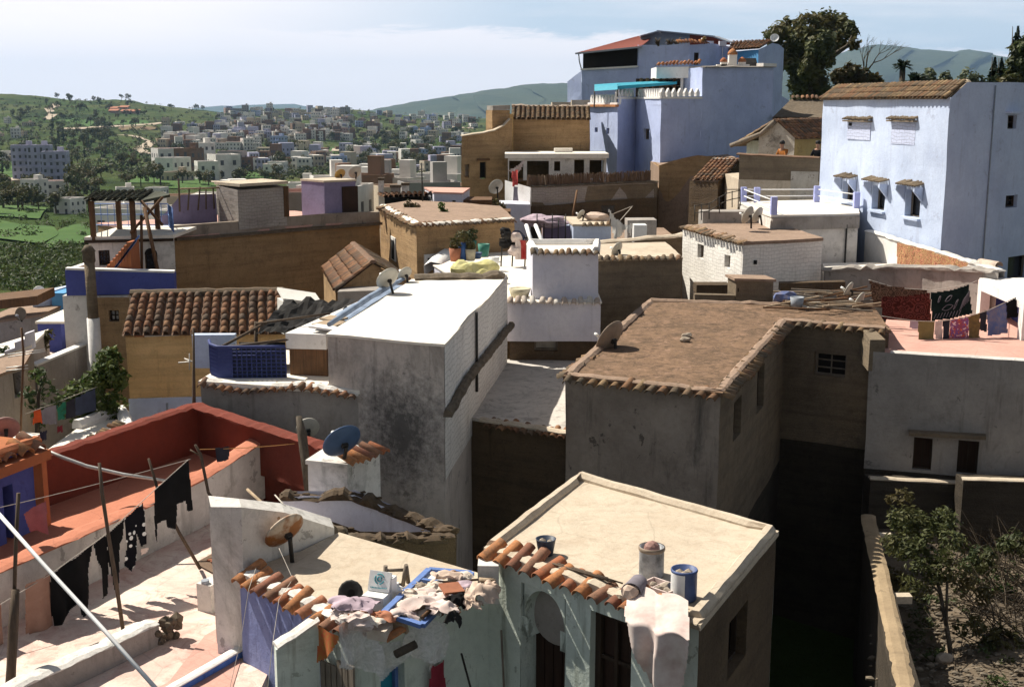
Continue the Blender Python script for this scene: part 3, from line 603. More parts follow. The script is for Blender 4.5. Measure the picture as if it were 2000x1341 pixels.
# --- the little cream-roofed room with the arched doorway
ZA = -5.6
r1 = PZ(ZA, (950, 1078), (1365, 1228), (1515, 1047), (1130, 938))
def roof_room():
 A, B, C, D = r1; root = thing('roof_room', 'small mint room with a cream roof, an arched doorway and a row of orange tiles', 'house', (A.x+1, A.y, -14))
 t = V((B.x-A.x, B.y-A.y, 0)).normalized(); n = V((t.y, -t.x, 0))
 h1 = pix(A, B, 1018, 1150, 1104, 1480); h2 = pix(A, B, 1152, 1203, 1232, 1480)
 w = MB(.015); panel(w, A, B, -14, ZA, [h1, h2], .3, .5); panel(w, D, A, -14, ZA); panel(w, C, D, -14, ZA); w.build('wall', 'mint_wash', root)
 e = pix(B, C, 1424, 1195, 1458, 1300); w = MB(.015); panel(w, B, C, -14, ZA, [e], .2, .5); w.build('side_wall', 'dark_earth', root, label='dark bare earth side wall'); window(root, B, C, e, name='shutter', pane='old_door', bars=(0, 0))  # only this face is dark: its shade is put into the material
 # horseshoe arch: spandrel plate with a keyhole, plugged by a grey disc
 s0, s1, za, zb = h1; c = (s0+s1)/2; rr = (s1-s0)/2*.98; zc = zb-rr*1.25
 def pt(s, z, d=0): return V((A.x+t.x*s, A.y+t.y*s, z))-n*d
 m = MB()
 N = 22; a0 = -math.radians(38); prev = None
 for i in range(N+1):
  a = math.pi-a0+(a0*2-math.pi)*i/N; x = max(s0+.015, min(s1-.015, c+rr*math.cos(a)*.93)); z = zc+rr*math.sin(a)*1.15; cur = (x, z)
  if prev:
   edge = s0 if (prev[0]+x)/2 < c else s1
   m.poly([pt(prev[0], prev[1], .02), pt(x, z, .02), pt(x, zb, .02), pt(prev[0], zb, .02)]) if z > zc-.02 or prev[1] > zc-.02 else m.poly([pt(prev[0], prev[1], .02), pt(x, z, .02), pt(edge, z, .02), pt(edge, prev[1], .02)])
   m.poly([pt(prev[0], prev[1], .02), pt(prev[0], prev[1], .28), pt(x, z, .28), pt(x, z, .02)])
  prev = cur
 for sg, e in ((-1, s0), (1, s1)): q = c+sg*rr*.93*math.cos(a0); m.poly([pt(e, zc, .02), pt(q, zc, .02), pt(q, zc+rr*math.sin(a0)*1.15, .02), pt(e, zc+rr*math.sin(a0)*1.15, .02)])
 m.build('arch', 'mint_wash', root)
 m = MB(); zd = zc-rr*.72; rows = []
 ring = [pt(c+rr*1.02*math.cos(2*math.pi*k/24), zc+rr*1.22*math.sin(2*math.pi*k/24)*(1 if math.sin(2*math.pi*k/24) > 0 else .72), .2) for k in range(24)]
 m.poly(ring); m.build('tympanum', 'grey_render', root)
 d = MB(); d.poly([pt(s0, za, .27), pt(s1, za, .27), pt(s1, zc, .27), pt(s0, zc, .27)])
 for k in range(1, 5): x = s0+(s1-s0)*k/5; d.bar(pt(x, za, .26), pt(x, zc, .26), .02, .02, n)
 d.build('door', 'old_door', root); window(root, A, B, h2, frame='dark_wood', pane='old_door', bars=(1, 2), name='door', fw=.08, depth=.12)
 r = MB(.012); out = edge_pts(offset(r1, .03), ZA, .35); inn = edge_pts(offset(r1, .03), ZA+.07, .35); i = r.add(out+inn); k = len(out)
 r.face([i+k+q for q in range(k)]); [r.face([i+q, i+(q+1) % k, i+k+(q+1) % k, i+k+q]) for q in range(k)]; r.build('roof', 'cream_roof', root)
 m = MB(); inset = offset(r1, -.07); up = V((0, 0, ZA+.07))
 f = lambda p: V((p.x, p.y, ZA+.06)); rough_coping(m, [f(inset[0]), f(inset[3]), f(inset[2]), f(inset[1])], .16, .1, 3, .015, .3); m.build('coping', 'cream_roof', root)
 m = MB(); nn = 15; AA, BB = A+t*.02+V((0, 0, -.045)), B-t*.35+V((0, 0, -.045)); eave(m, AA, BB, n, .235, .42, .1, .42, 0, 5); m.build('tile_eave', 'near_tile', root)
 m = MB(); rough_coping(m, [A+V((0, 0, .06))-n*.06, B+V((0, 0, .06))-n*.06], .2, .05, 8, .04, .12); m.build('mortar_bed', 'cream_roof', root)
 m = MB(.01); q = P(962, 1095, z=ZA); m.box((q.x-.05, q.y-.02, ZA-.25), (.26, .26, .5)); m.build('corner_pillar', 'old_white', root)
 return root
roof_room()

# --- the lower cream roof with the rusty dish
ZB = -6.0
r2 = PZ(ZB, (470, 1122), (690, 1228), (968, 1132), (662, 1043), (595, 1078))
def dish_roof():
 L, K, J, Q, Rr = r2; root = thing('dish_roof_house', 'blue and mint house under the cream roof that carries the rusty dish', 'house', (L.x+1.5, L.y, -14))
 t = (K-L).normalized(); n = V((t.y, -t.x, 0)); t2 = (J-K).normalized(); n2 = V((t2.y, -t2.x, 0))
 w = MB(.03); panel(w, L, L.lerp(K, .72), -14, ZB, (), .2, .35); w.build('wall', 'near_blue', root)
 hd = pix(K, J, 745, 1300, 792, 1500)
 w = MB(.012); panel(w, L.lerp(K, .72), K, -14, ZB); panel(w, K, J, -14, ZB, [hd], .2, .5); panel(w, J, Q, -14, ZB); panel(w, Q, Rr, -14, ZB); panel(w, Rr, L, -14, ZB); w.build('wall', 'mint_wash', root, label='streaky mint wall')
 window(root, K, J, hd, frame='blue_paint', pane='teal_awning', bars=(0, 1), name='door', fw=.05)
 r = MB(.02); out = edge_pts(offset(r2, .03), ZB-.06, .35); inn = edge_pts(offset(r2, .03), ZB+.02, .35); i = r.add(out+inn); k = len(out)
 r.face([i+k+q for q in range(k)]); [r.face([i+q, i+(q+1) % k, i+k+(q+1) % k, i+k+q]) for q in range(k)]; r.build('roof', 'cream_roof', root)
 m = MB(); eave(m, L-t*.02+V((0, 0, -.07)), K+V((0, 0, -.07)), n, .24, .42, .1, .4, 0, 9); eave(m, K+V((0, 0, -.07)), K.lerp(J, .35)+V((0, 0, -.07)), n2, .27, .4, .1, .4, 0, 19, .3); m.build('tile_eave', 'near_tile', root)
 m = MB(); rough_coping(m, [L-n*.08+V((0, 0, .02)), K-n*.08+V((0, 0, .02))], .22, .05, 4, .05, .12); m.build('mortar_bed', 'old_white', root)
 # battered white wall standing on the roof edge
 m = MB(.03); a = P(478, 1116, z=ZB); b = P(560, 1086, z=ZB); c = P(652, 1046, z=ZB); d = V((-.1, .32, 0))
 za, zm, zc = P(480, 990, y=a.y).z, P(566, 1000, y=b.y).z, ZB+.12; e = V((-.42, .1, 0))
 rows = [[V((p.x, p.y, ZB-1.5)) for p in (a+e, a, b, c, c+d)], [V((p.x, p.y, ZB)) for p in (a+e, a, b, c, c+d)], [V((p.x, p.y, z)) for p, z in ((a+e, za-.02), (a, za), (b, zm), (c, zc), (c+d, zc))], [V((p.x, p.y, z+.03)) for p, z in ((a+e+d, za), (a+d, za), (b+d, zm), (c+d, zc), (c+d, zc))], [V((p.x, p.y, ZB-1.5)) for p in (a+e+d, a+d, b+d, c+d, c+d)]]
 m.grid(rows); m.build('parapet', 'old_white', root)
dish_roof()
def mint_side_wall():
 K = r2[1]; a = P(540, 1268, y=13.45); b = P(622, 1214, y=13.7); root_at = V((a.x, a.y, -14)); m = MB(.015)
 m.prism([a, b, b+V((-.06, .16, 0)), a+V((-.06, .16, 0))], -14, [a.z, b.z, b.z, a.z]); o = m.build('low_wall', 'mint_wash', None, root_at, label='mint low wall with a slanted top beside the blue wall', category='wall')
 m = MB(); rough_coping(m, [a+V((-.03, .08, 0)), b+V((-.03, .08, 0))], .2, .04, 2, .02, .12); m.build('coping', 'old_white', o)
 m = MB(); L, K = r2[0], r2[1]; n = V(((K-L).y, -(K-L).x, 0)).normalized()*.12; pp = lambda u: (lambda s, z: flat(L+n)+(flat(K)-flat(L)).normalized()*s+V((0, 0, z)))(*onplane(u, 1290, L+n, K+n)); p, q = pp(626), pp(692)
 for i in range(6): x = p.lerp(q, (i+.5)/6); m.box((x.x, x.y, x.z-1.2-.03*(i % 3)), (.085, .03, 2.4), Euler((0, 0, math.atan2(q.y-p.y, q.x-p.x))))
 solo(m, 'plank_door', 'grey_wood', 'weathered grey plank door below the hanging plastic bags', 'door')
mint_side_wall()

# --- triangular light well with blue plaster and crumbling rims
def light_well():
 pts = [P(*q) for q in ()]
 a = P(545, 968, y=18.9); b = P(690, 968, y=18.9); c = P(750, 990, y=18.8); d = P(886, 1042, y=18.1)
 ps = [a, b, c, d]; root = thing('light_well_wall', 'pale blue inner wall of the light well with a crumbling dark rim', 'wall', (b.x, b.y, -14)); m = MB(.03)
 for p, q in zip(ps, ps[1:]): panel(m, p, q, -14, 0, top=[(0, p.z), ((q-p).length, q.z)], step=.3); e = V((0, .25, 0)); panel(m, q+e, p+e, -14, 0, top=[(0, q.z), ((q-p).length, p.z)])
 m.build('plaster', 'well_wash', root)
 m = MB(); up = V((0, .1, 0)); rough_coping(m, [p+up-V((0, 0, .06)) for p in ps], .3, .09, 5, .1, .08); rr = random.Random(3)
 for p, q in zip(ps, ps[1:]):
  for k in range(int((q-p).length*9)): w = p.lerp(q, rr.random())+V((rr.uniform(-.08, .08), rr.uniform(-.12, .18), rr.uniform(-.04, .05))); m.blob(w, rr.uniform(.02, .05), k % 9, 1, (1.6, 1, .6), .6)
 m.build('rim', 'rim_stone', root)
 a = P(588, 1016, y=17.75); b = P(655, 1036, y=17.5); c = P(700, 1052, y=17.35); d = P(888, 1048, y=17.55); ps = [a, b, c, d]
 root = thing('rubble_wall', 'dark crumbling rubble wall on the near side of the light well', 'wall', (c.x, c.y, -14)); m = MB(.05)
 for p, q in zip(ps, ps[1:]): panel(m, p, q, -14, 0, top=[(0, p.z), ((q-p).length, q.z)], step=.3); panel(m, q+V((0, .3, 0)), p+V((0, .3, 0)), -14, 0, top=[(0, q.z), ((q-p).length, p.z)])
 m.build('masonry', 'dark_earth', root); m = MB(); rough_coping(m, [p+V((0, .12, -.08)) for p in ps], .3, .08, 7, .1, .08)
 rr = random.Random(6)
 for p, q in zip(ps, ps[1:]):
  for k in range(int((q-p).length*9)): w = p.lerp(q, rr.random())+V((rr.uniform(-.05, .05), rr.uniform(-.02, .25), rr.uniform(-.05, .05))); m.blob(w, rr.uniform(.02, .05), k % 9, 1, (1.6, 1, .6), .6)
 m.build('rim', 'rim_stone', root)
 rr = random.Random(4)
 for k, (u, v) in enumerate(((612, 1022), (634, 1030), (655, 1036), (678, 1052))):
  m = MB(); q = P(u, v, y=17.45); m.blob(q, .13, k, 2, (1.5, 1, .7), .4); solo(m, 'stone', 'dark_stone', 'brown rubble stone on the light well rim', 'stone', 'loose stones on the light well rim')
light_well()

# --- white and pink terrace at the lower left, its walls
ZT = -7.2
def terrace():
 pts = PZ(ZT, (-320, 1420), (475, 1420), (620, 1100), (505, 965), (-60, 1250)); m = MB(.0); m.prism([V((p.x, p.y, 0)) for p in pts], -14, ZT)
 solo(m, 'terrace', 'terrace_floor', 'whitewashed pink roof terrace under the washing lines', 'terrace', at=(pts[0].x, pts[0].y, -14))
 m = MB(); q = PZ(ZT+.012, (165, 1420), (330, 1330), (400, 1240), (470, 1200), (470, 1290), (430, 1420)); m.poly(q); m.build('pink_patch', 'pink_floor', None, None, kind='structure')
 a = P(-140, 1300, z=ZT); b = P(482, 985, z=ZT); c = b+(b-a).normalized()*.9; d = (b-a).normalized(); n = V((d.y, -d.x, 0)); root = thing('terrace_wall', 'long off-white terrace wall with a red coping behind the black washing', 'wall', (a.x, a.y, ZT)); m = MB(.03)
 top = [(0, -6.36), ((b-a).length*.62, -6.4), ((b-a).length*.84, -6.36), ((c-a).length, -6.12)]; panel(m, a, c, ZT-.05, 0, top=top, step=.35); panel(m, c-n*.3, a-n*.3, ZT-2, 0, top=[((c-a).length-s, z) for s, z in top][::-1]); m.build('face', 'old_white', root)
 m = MB(); pp = [V((a.x+d.x*s, a.y+d.y*s, z-.01))-n*.14 for s, z in top]; rough_coping(m, pp, .34, .04, 2, .03, .15); m.build('coping', 'red_floor', root)
 # low parapet along the near side, broken in the middle
 a, b = P(18, 1400, z=ZT), P(312, 1258, z=ZT); d = (b-a).normalized(); n = V((d.y, -d.x, 0)); h = .30
 root = thing('low_parapet', 'low grey parapet with a flaking white top and a broken end', 'wall', (a.x, a.y, ZT)); m = MB(.025); panel(m, a, b, ZT-.02, ZT+h, step=.2); panel(m, b, b-n*.22, ZT-.02, ZT+h); panel(m, b-n*.22, a-n*.22, ZT-.02, ZT+h); m.build('face', 'grey_render', root)
 m = MB(); rough_coping(m, [a-n*.11+V((0, 0, ZT-a.z+h)), b-n*.11+V((0, 0, ZT-b.z+h))], .27, .05, 4, .045, .09); m.build('coping', 'old_white', root)
 m = MB(); [m.blob(b+d*.12+V((R.uniform(-.1, .12), R.uniform(-.14, .14), R.uniform(.04, .3))), R.uniform(.05, .13), k, 1, rough=.5) for k in range(14)]; m.build('broken_end', 'dark_stone', root)
 a, b = P(412, 1197, z=ZT), P(470, 1165, z=ZT); d = (b-a).normalized(); n = V((d.y, -d.x, 0)); m = MB(.025); h = .42; q = [a, b, b-n*.25, a-n*.25]; m.prism(q, ZT-.02, ZT+h); root = solo(m, 'wall_stub', 'old_white', 'short white wall stub with a pipe end beside the drying mat', 'wall')
 m = MB(); m.tube([a-n*.12+d*.05+V((0, 0, h)), a-n*.12+d*.05+V((0, 0, h+.05))], .06, 12); m.build('pipe_end', 'grey_sheet', root)
 # cobalt parapet in the corner
 a, b = P(330, 1352, z=ZT+.1), P(476, 1268, z=ZT+.1); d = (b-a).normalized(); n = V((d.y, -d.x, 0)); m = MB(.02); panel(m, a, b, -14, ZT+.1, step=.3); panel(m, b-n*.12, a-n*.12, ZT-.1, ZT+.1); root = m.build('corner_wall', 'cobalt_wash', None, V((a.x, a.y, -14)), label='bright cobalt wall below the pink terrace corner', category='wall')
 m = MB(); rough_coping(m, [a-n*.06, b-n*.06], .14, .03, 4, .01, .2); m.build('coping', 'white_wash', root)
terrace()

# --- red terrace
def red_terrace():
 z0, zt = -6.72, -5.86; c = P(388, 882, z=z0); l = P(62, 1000, z=z0); r = P(650, 985, z=z0); pts = PZ(z0, (-60, 1215), (505, 950), (650, 985), (388, 882), (62, 1000)); wa, wb = P(-140, 1300, z=ZT), P(482, 985, z=ZT); wd = (wb-wa).normalized(); wn = V((wd.y, -wd.x, 0)); pts = [wa-wn*.18, wb+wd*.5-wn*.18, pts[3], pts[4]]
 m = MB(); m.prism([V((p.x, p.y, 0)) for p in pts], -14, z0); solo(m, 'red_terrace', 'red_floor', 'terracotta red sunken terrace floor behind the white wall', 'terrace', at=(l.x, l.y, -14))
 root = thing('red_parapet', 'deep red parapet folding round the sunken terrace', 'wall', (c.x, c.y, z0)); m = MB(.025); l2 = l+(l-c).normalized()*.6
 re = P(655, 880, z=zt); re = V((re.x, re.y, 0)); cc = V((c.x, c.y, 0)); out = V((-.1, .25, 0))
 tl = [(0, zt-.06), ((c-l2).length*.4, zt), ((c-l2).length, zt+.03)]; panel(m, l2, c, z0-.05, 0, top=tl, step=.4); Lr = (re-cc).length; tr = [(0, zt+.03), (Lr*.5, zt), (Lr, zt-.02)]; panel(m, c, re, z0-.05, 0, top=tr, step=.4)
 panel(m, c+out, l2+out+V((-.2, 0, 0)), -14, zt-.03, step=1.5); panel(m, re+out, c+out, -14, zt-.03, step=1.5); m.build('face', 'red_wash', root)
 m = MB(); o2 = V((-.06, .12, 0)); pl = [l2+o2+V((-.05, 0, zt-.06-l2.z)), l2.lerp(c, .4)+o2+V((0, 0, zt-l2.z)), c+o2+V((0, 0, zt+.03-c.z))]; rough_coping(m, pl+[V((cc.lerp(re, .5).x, cc.lerp(re, .5).y, zt))+o2, V((re.x, re.y, zt-.02))+o2], .32, .07, 6, .03, .14); m.build('coping', 'red_wash', root)
red_terrace()
def corner_house():
 z = -5.35; A = P(-190, 965, z=z); B = P(72, 868, z=z); t = (B-A).normalized(); n = V((t.y, -t.x, 0)); C = B-n*2.5; D = A-n*2.5
 root = house('corner_house', 'dark blue house corner with an orange pillar and tiled eave at the left', 'house', [V((p.x, p.y, 0)) for p in (A, B, C, D)], z, -14, 'deep_blue', 'orange_wash', holes={0: [(8, 945, 28, 1060, 'open')]}, amp=.02)
 m = MB(); m.box((B.x-.06+n.x*.04, B.y+n.y*.04, z-1.2), (.24, .2, 2.2)); m.build('pillar', 'orange_wash', root)
 m = MB(); m.bar(A+n*.12+V((0, 0, -.13)), B+n*.12+V((0, 0, -.13)), .3, .16); m.build('cornice', 'orange_wash', root)
 m = MB(); eave(m, A+V((0, 0, -.03)), B+V((0, 0, -.03)), n, .29, .42, .12, .35, 0, 3); m.build('tile_eave', 'near_tile', root)
 m = MB(); rough_coping(m, [A+V((0, 0, .05)), B+V((0, 0, .05))], .2, .1, 3, .03, .2); m.build('ridge', 'orange_wash', root)
corner_house()

# --- block with the tiles and blue dish, by the tree pole
def tile_block():
 z = -5.85; A = P(600, 905, z=z); B = P(676, 915, z=z); C = B+V((.45, .9, 0)); D = A+V((.35, 1.1, 0))
 root = house('stub_block', 'small white masonry block with loose roof tiles under the blue dish', 'house', [A, B, C, D], z, -14, 'old_white', 'old_white', amp=.03)
 t = (C-B).normalized(); n = V((t.y, -t.x, 0)); m = MB(); eave(m, B+V((0, 0, .05)), C+V((0, 0, .05)), n, .22, .4, .1, .35, 0, 6); m.build('tile_eave', 'near_tile', root)
tile_block()
# ---- the middle of the town
# --- big white roof
ZW = -4.4
r4 = PZ(ZW, (640, 656), (865, 676), (990, 546), (806, 549))
def white_roof():
 A, B, C, D = r4; root = house('white_roof_house', 'tall narrow house with a blinding white flat roof and stained grey front', 'house', r4, ZW, -14, 'damp_front', 'white_floor', amp=.03, slab=.05)
 w = MB(.03); L = (C-B).length; panel(w, B+V((.012, -.004, 0)), C+V((.012, -.004, 0)), -7, 0, top=[(0, ZW), (L*.3, ZW+.1), (L*.62, ZW+.04), (L, ZW+.14)]); w.build('side_wall', 'white_brick', root, label='long whitewashed side wall')
 t = (C-B).normalized(); n = V((t.y, -t.x, 0)); b0 = P(866, 805, y=B.y); L0 = B+V((0, 0, P(866, 808, y=B.y).z-B.z)); 
 m = MB(); rough_coping(m, [V((B.x, B.y, -5.72))+n*.1-t*.1, V((B.x, B.y, -5.55))+n*.1+t*2.2, V((C.x, C.y, -5.62))+n*.1], .17, .12, 5, .045, .12); m.build('string_course', 'dark_stone', root)
 m = MB(); p = B+t*3.6+n*.06; m.tube([V((p.x, p.y, ZW+.05)), V((p.x, p.y, -6.1))], .035, 6); m.build('drainpipe', 'iron', root)
 m = MB(); q = [D+V((.05, 0, .06)), C+V((-.05, 0, .06))]; rough_coping(m, q, .5, .12, 3, .1, .2); m.build('back_rubble', 'dark_stone', root)
white_roof()
# --- house in front of it with the blue lattice terrace
def lattice_house():
 z = -5.5; A = P(393, 750, z=z); B = P(700, 770, z=z); C = B+V((.5, 3.2, 0)); D = A+V((.3, 3.4, 0))
 root = house('lattice_terrace_house', 'grey rendered house with a wavy tile eave below the blue lattice terrace', 'house', [A, B, C, D], z, -14, 'grey_render', 'white_floor', amp=.03, tops={0: [(0, z), (1, z-.05), (1.7, z+.03), (2.6, z+.06), (3.2, z-.03)]})
 t = (B-A).normalized(); n = V((t.y, -t.x, 0)); m = MB(); pts = [A, A.lerp(B, .28)+V((0, 0, -.1)), A.lerp(B, .5)+V((0, 0, -.02)), A.lerp(B, .62)+V((0, 0, .05)), B+V((0, 0, -.06))]
 for k, (p, q) in enumerate(zip(pts, pts[1:])): eave(m, p+V((0, 0, -.02)), q+V((0, 0, -.02)), n, .19, .3, .085, .3, 0, k+2)
 m.build('tile_eave', 'clay_tile', root); m = MB(); rough_coping(m, [p+V((0, 0, .03))-n*.1 for p in pts], .25, .09, 6, .05, .14); m.build('mortar_bed', 'old_white', root)
 # dark lean-to behind the lattice, white patched roof, blue tarpaulin along the white house
 p, q = P(566, 735, y=A.y+.5), P(640, 738, y=A.y+.35); m = MB(.02); zz = -4.62; m.prism([V((p.x, p.y, 0)), V((q.x, q.y, 0)), V((q.x+1.3, q.y+5, 0)), V((p.x+1.35, p.y+5, 0))], z, zz); o = m.build('lean_to', 'brown_wood', root)
 m = MB(.05); m.prism([V((p.x-.05, p.y-.15, 0)), V((q.x, q.y-.15, 0)), V((q.x+1.35, q.y+5.2, 0)), V((p.x+1.3, p.y+5.2, 0))], [zz-.22, zz-.22, zz+.05, zz+.05], zz+.1); m.build('lean_to_roof', 'white_wash', o)
 m = MB(.02); p2 = P(390, 740, y=A.y+1.6); m.box((p2.x+.35, p2.y, z+.36), (.9, .2, .72)); m.build('back_parapet', 'pale_blue_wash', root)
 # lattice fence, curved corner
 m = MB(); pts = [P(412, 742, y=A.y+.9), P(414, 744, y=A.y+.5), P(428, 746, y=A.y+.22), P(455, 748, y=A.y+.2), P(560, 752, y=A.y+.25)]; h = .62
 def at(f):
  k = f*(len(pts)-1); i = min(len(pts)-2, int(k)); return pts[i].lerp(pts[i+1], k-i)
 N = 44
 for i in range(N+1): a = at(i/N); a = V((a.x, a.y, z+.08)); m.bar(a, a+V((0, 0, h)), .022, .014)
 for j in range(9): m.tube([V((at(i/16).x, at(i/16).y, z+.08+h*j/8)) for i in range(17)], .012, 4)
 m.tube([V((at(i/16).x, at(i/16).y, z+.1+h)) for i in range(17)], .035, 5); solo(m, 'lattice_fence', 'blue_lattice', 'curved dark blue lattice fence round the small terrace', 'fence')
 m = MB(); pts2 = [V((at(i/16).x, at(i/16).y+.06, 0)) for i in range(17)]; m.grid([[V((q.x, q.y, z+.06)) for q in pts2], [V((q.x, q.y, z+.66)) for q in pts2]]); solo(m, 'lattice_screen', 'trouser_cloth', 'dark blue sheet lining the curved lattice fence', 'screen')
 # dark tarpaulin awning on poles
 a, b, c, d = P(498, 650, y=A.y+1.1), P(650, 640, y=A.y+1.3), P(692, 584, y=A.y+4.6), P(556, 588, y=A.y+4.6); rows = []
 for i in range(13):
  rows.append([a.lerp(b, j/16).lerp(d.lerp(c, j/16), i/12)+V((0, 0, -.22*math.sin(math.pi*j/16)*math.sin(math.pi*i/12)+.16*noise.noise(V((j*.45, i*.5, 2)))+.05*abs(noise.noise(V((j*1.3, i*.9, 7)))))) for j in range(17)])
 m = MB(); m.grid(rows); solo(m, 'tarpaulin', 'dark_tarp', 'creased dark tarpaulin slung over the small terrace', 'tarpaulin')
 for k, (p, q, w, lb) in enumerate(((P(412, 688, y=A.y+.6), P(520, 630, y=A.y+1.2), .03, 'dark pole rising from the lattice corner to the tarpaulin'), (P(423, 680, y=A.y+.3), P(585, 660, y=A.y+.4), .03, 'dark pole lying level above the lattice fence'), (P(500, 740, y=A.y+1.3), P(500, 628, y=A.y+1.3), .04, 'upright dark post holding the tarpaulin corner'), (P(500, 632, y=A.y+1.1), P(645, 612, y=A.y+1.2), .025, 'dark pole along the front edge of the tarpaulin'))):
  m = MB(); m.tube([p, q], w, 6); solo(m, 'pole', 'stick', lb, 'pole')
 m = MB(); m.prism([V((p.x, p.y, 0)) for p in (P(470, 742, y=A.y+.9), P(560, 745, y=A.y+.9), P(560, 745, y=A.y+1.6), P(470, 742, y=A.y+1.6))], z+.05, z+.55); solo(m, 'interior_shade', 'dark_tarp', 'black block standing in for the shaded interior behind the lattice', 'shade block')  # added black block in place of the shade inside the lattice
 m = MB(.03); a, b, c, d = P(610, 640, z=zz+.14), P(690, 640, z=zz+.14), P(792, 556, z=zz+.2), P(752, 556, z=zz+.2); rows = [[a.lerp(b, j/8).lerp(d.lerp(c, j/8), i/16)+V((0, 0, .04*noise.noise(V((j*.7, i*.5, 5))))) for j in range(9)] for i in range(17)]
 m.grid(rows); solo(m, 'roof_sheet', 'blue_tarp', 'faded blue plastic sheet laid beside the white roof', 'sheet')
 m = MB(.01); p, q = r4[0], r4[3]; t3 = (q-p).normalized(); s3 = V((t3.y, -t3.x, 0)); m.tube([p-s3*.14+t3*.6+V((0, 0, .12)), p-s3*.14+t3*4+V((0, 0, .17)), p-s3*.14+t3*7.2+V((0, 0, .12))], [.05, .07, .05], 8); solo(m, 'rolled_tarpaulin', 'blue_tarp', 'rolled blue tarpaulin along the edge of the white roof', 'tarpaulin')
 for k, (u, v, w, l) in enumerate(((645, 632, .5, .6), (652, 622, .45, .4), (640, 640, .75, .28))):
  m = MB(); q = P(u, v, z=zz+.2); m.box(q, (w, l, .04), Euler((.02, .03, -.5))); solo(m, 'board', 'pale_wood' if k < 2 else 'white_wash', ('larger tan board on the blue sheet', 'smaller tan board behind the larger one on the blue sheet', 'white board in front of the two tan boards')[k], 'board')
 m = MB(.02); q = P(585, 575, y=A.y+5.2); m.box((q.x, q.y, q.z-.05), (.95, .8, .06), Euler((.2, .2, .4))); m.box((q.x-.1, q.y, q.z-.5), (.75, .6, .8), Euler((0, 0, .4))); solo(m, 'shed', 'canvas_white', 'small shed with a tilted pale slab roof behind the dark tarpaulin', 'shed')
lattice_house()

# --- sunken court with the tiled front
ZC = -6.65
def court():
 A = P(862, 812, z=ZC); B = P(1112, 850, z=ZC); C = P(1175, 712, z=ZC); D = P(985, 706, z=ZC); A = V((A.x, A.y, 0)); B = V((B.x, B.y, 0)); C = V((C.x+.4, C.y, 0)); D = V((D.x-.4, D.y, 0))
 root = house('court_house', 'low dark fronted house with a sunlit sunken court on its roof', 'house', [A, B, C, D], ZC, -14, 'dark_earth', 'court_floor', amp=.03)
 t = (B-A).normalized(); n = V((t.y, -t.x, 0)); q = P(945, 832, z=ZC-.06); w = (q-A).dot(t); m = MB(); eave(m, V((A.x, A.y, ZC-.06))+t*w, V((B.x, B.y, ZC-.06))-t*.05, n, .185, .34, .085, .35, 0, 4); m.build('tile_eave', 'clay_tile', root)
 m = MB(); rough_coping(m, [V((A.x, A.y, ZC+.04))+t*(w-.1), V((B.x, B.y, ZC+.04))], .22, .07, 4, .03, .2); m.build('coping', 'cream_roof', root)
 p = P(972, 935, y=A.y+.6); m = MB(); m.tube([V((p.x, p.y-.1, p.z)), V((p.x, p.y-.1, -14))], .05, 8); m.build('drainpipe', 'grey_sheet', root)
court()

# --- brown mossy roof
ZM = -5.4
r6 = PZ(ZM, (1105, 738), (1408, 772), (1534, 630), (1735, 648), (1705, 604), (1268, 592))
def brown_roof():
 root = thing('brown_roof_house', 'L-shaped grey house with a broad mossy brown roof edged by tiles', 'house', (r6[0].x+2, r6[0].y, -14)); A, B, C, D, E, G = r6
 hs = [pix(B, C, 1434, 780, 1447, 852), pix(B, C, 1480, 718, 1492, 800)]; hw = pix(C, D, 1590, 690, 1652, 735)
 w = MB(.04); panel(w, A, B, -14, ZM, step=.5); panel(w, G, A, -14, ZM); panel(w, E, G, -14, ZM); panel(w, D, E, -14, ZM); w.build('wall', 'stained_render', root)
 zmid = -8.3; w = MB(.04); panel(w, B, C, -9, ZM, hs, step=.4); panel(w, C, D, -8.4, ZM, [hw], step=.4); w.build('alley_wall', 'grey_earth', root); w = MB(.03); panel(w, B, C, -14, -9.0); panel(w, C, D, -14, -8.4); w.build('alley_base', 'alley_shade_earth', root)
 for h in hs: window(root, B, C, h, bars=(0, 1), fw=.05)
 window(root, C, D, hw, frame='grey_wood', bars=(1, 2), fw=.05)
 r = MB(.03); lo = edge_pts(offset(r6, .04), ZM-.02); hi = edge_pts(offset(r6, .04), ZM+.06); i = r.add(lo+hi); k = len(lo); r.face([i+k+q for q in range(k)]); [r.face([i+q, i+(q+1) % k, i+k+(q+1) % k, i+k+q]) for q in range(k)]; r.build('roof', 'moss_roof', root)
 m = MB()
 for p, q, sd in ((A, B, 2), (B, C, 3), (C, D, 4)):
  t = (q-p).normalized(); n = V((t.y, -t.x, 0)); eave(m, p+n*.04+V((0, 0, -.07)), q+n*.04+V((0, 0, -.07)), n, .245, .36, .098, .32, 0, sd)
 t = (A-G).normalized(); n = V((t.y, -t.x, 0)); eave(m, A-t*2.4+V((0, 0, -.06)), A-t*.1+V((0, 0, -.06)), n, .24, .36, .095, .3, 0, 7); m.build('tile_eave', 'old_tile', root)
 m = MB(); f = lambda p: V((p.x, p.y, ZM+.05)); o = offset(r6, -.06); rough_coping(m, [f(p) for p in (o[0], o[1], o[2], o[3])], .2, .06, 3, .03, .25); rough_coping(m, [f(o[0]), f(o[5]), f(o[4])], .22, .09, 5, .03, .25); m.build('coping', 'brown_roof', root)
 for k, (u, v) in enumerate(((1342, 660), (1338, 668))): m = MB(); q = P(u, v, z=ZM+.06); m.blob(q+V((0, 0, .06)), .1, k, 2, (1.3, 1, .7), .3); solo(m, 'stone', 'stone', ('pale stone lying on the mossy brown roof behind a darker one', 'darker stone lying on the mossy brown roof')[k], 'stone')
brown_roof()

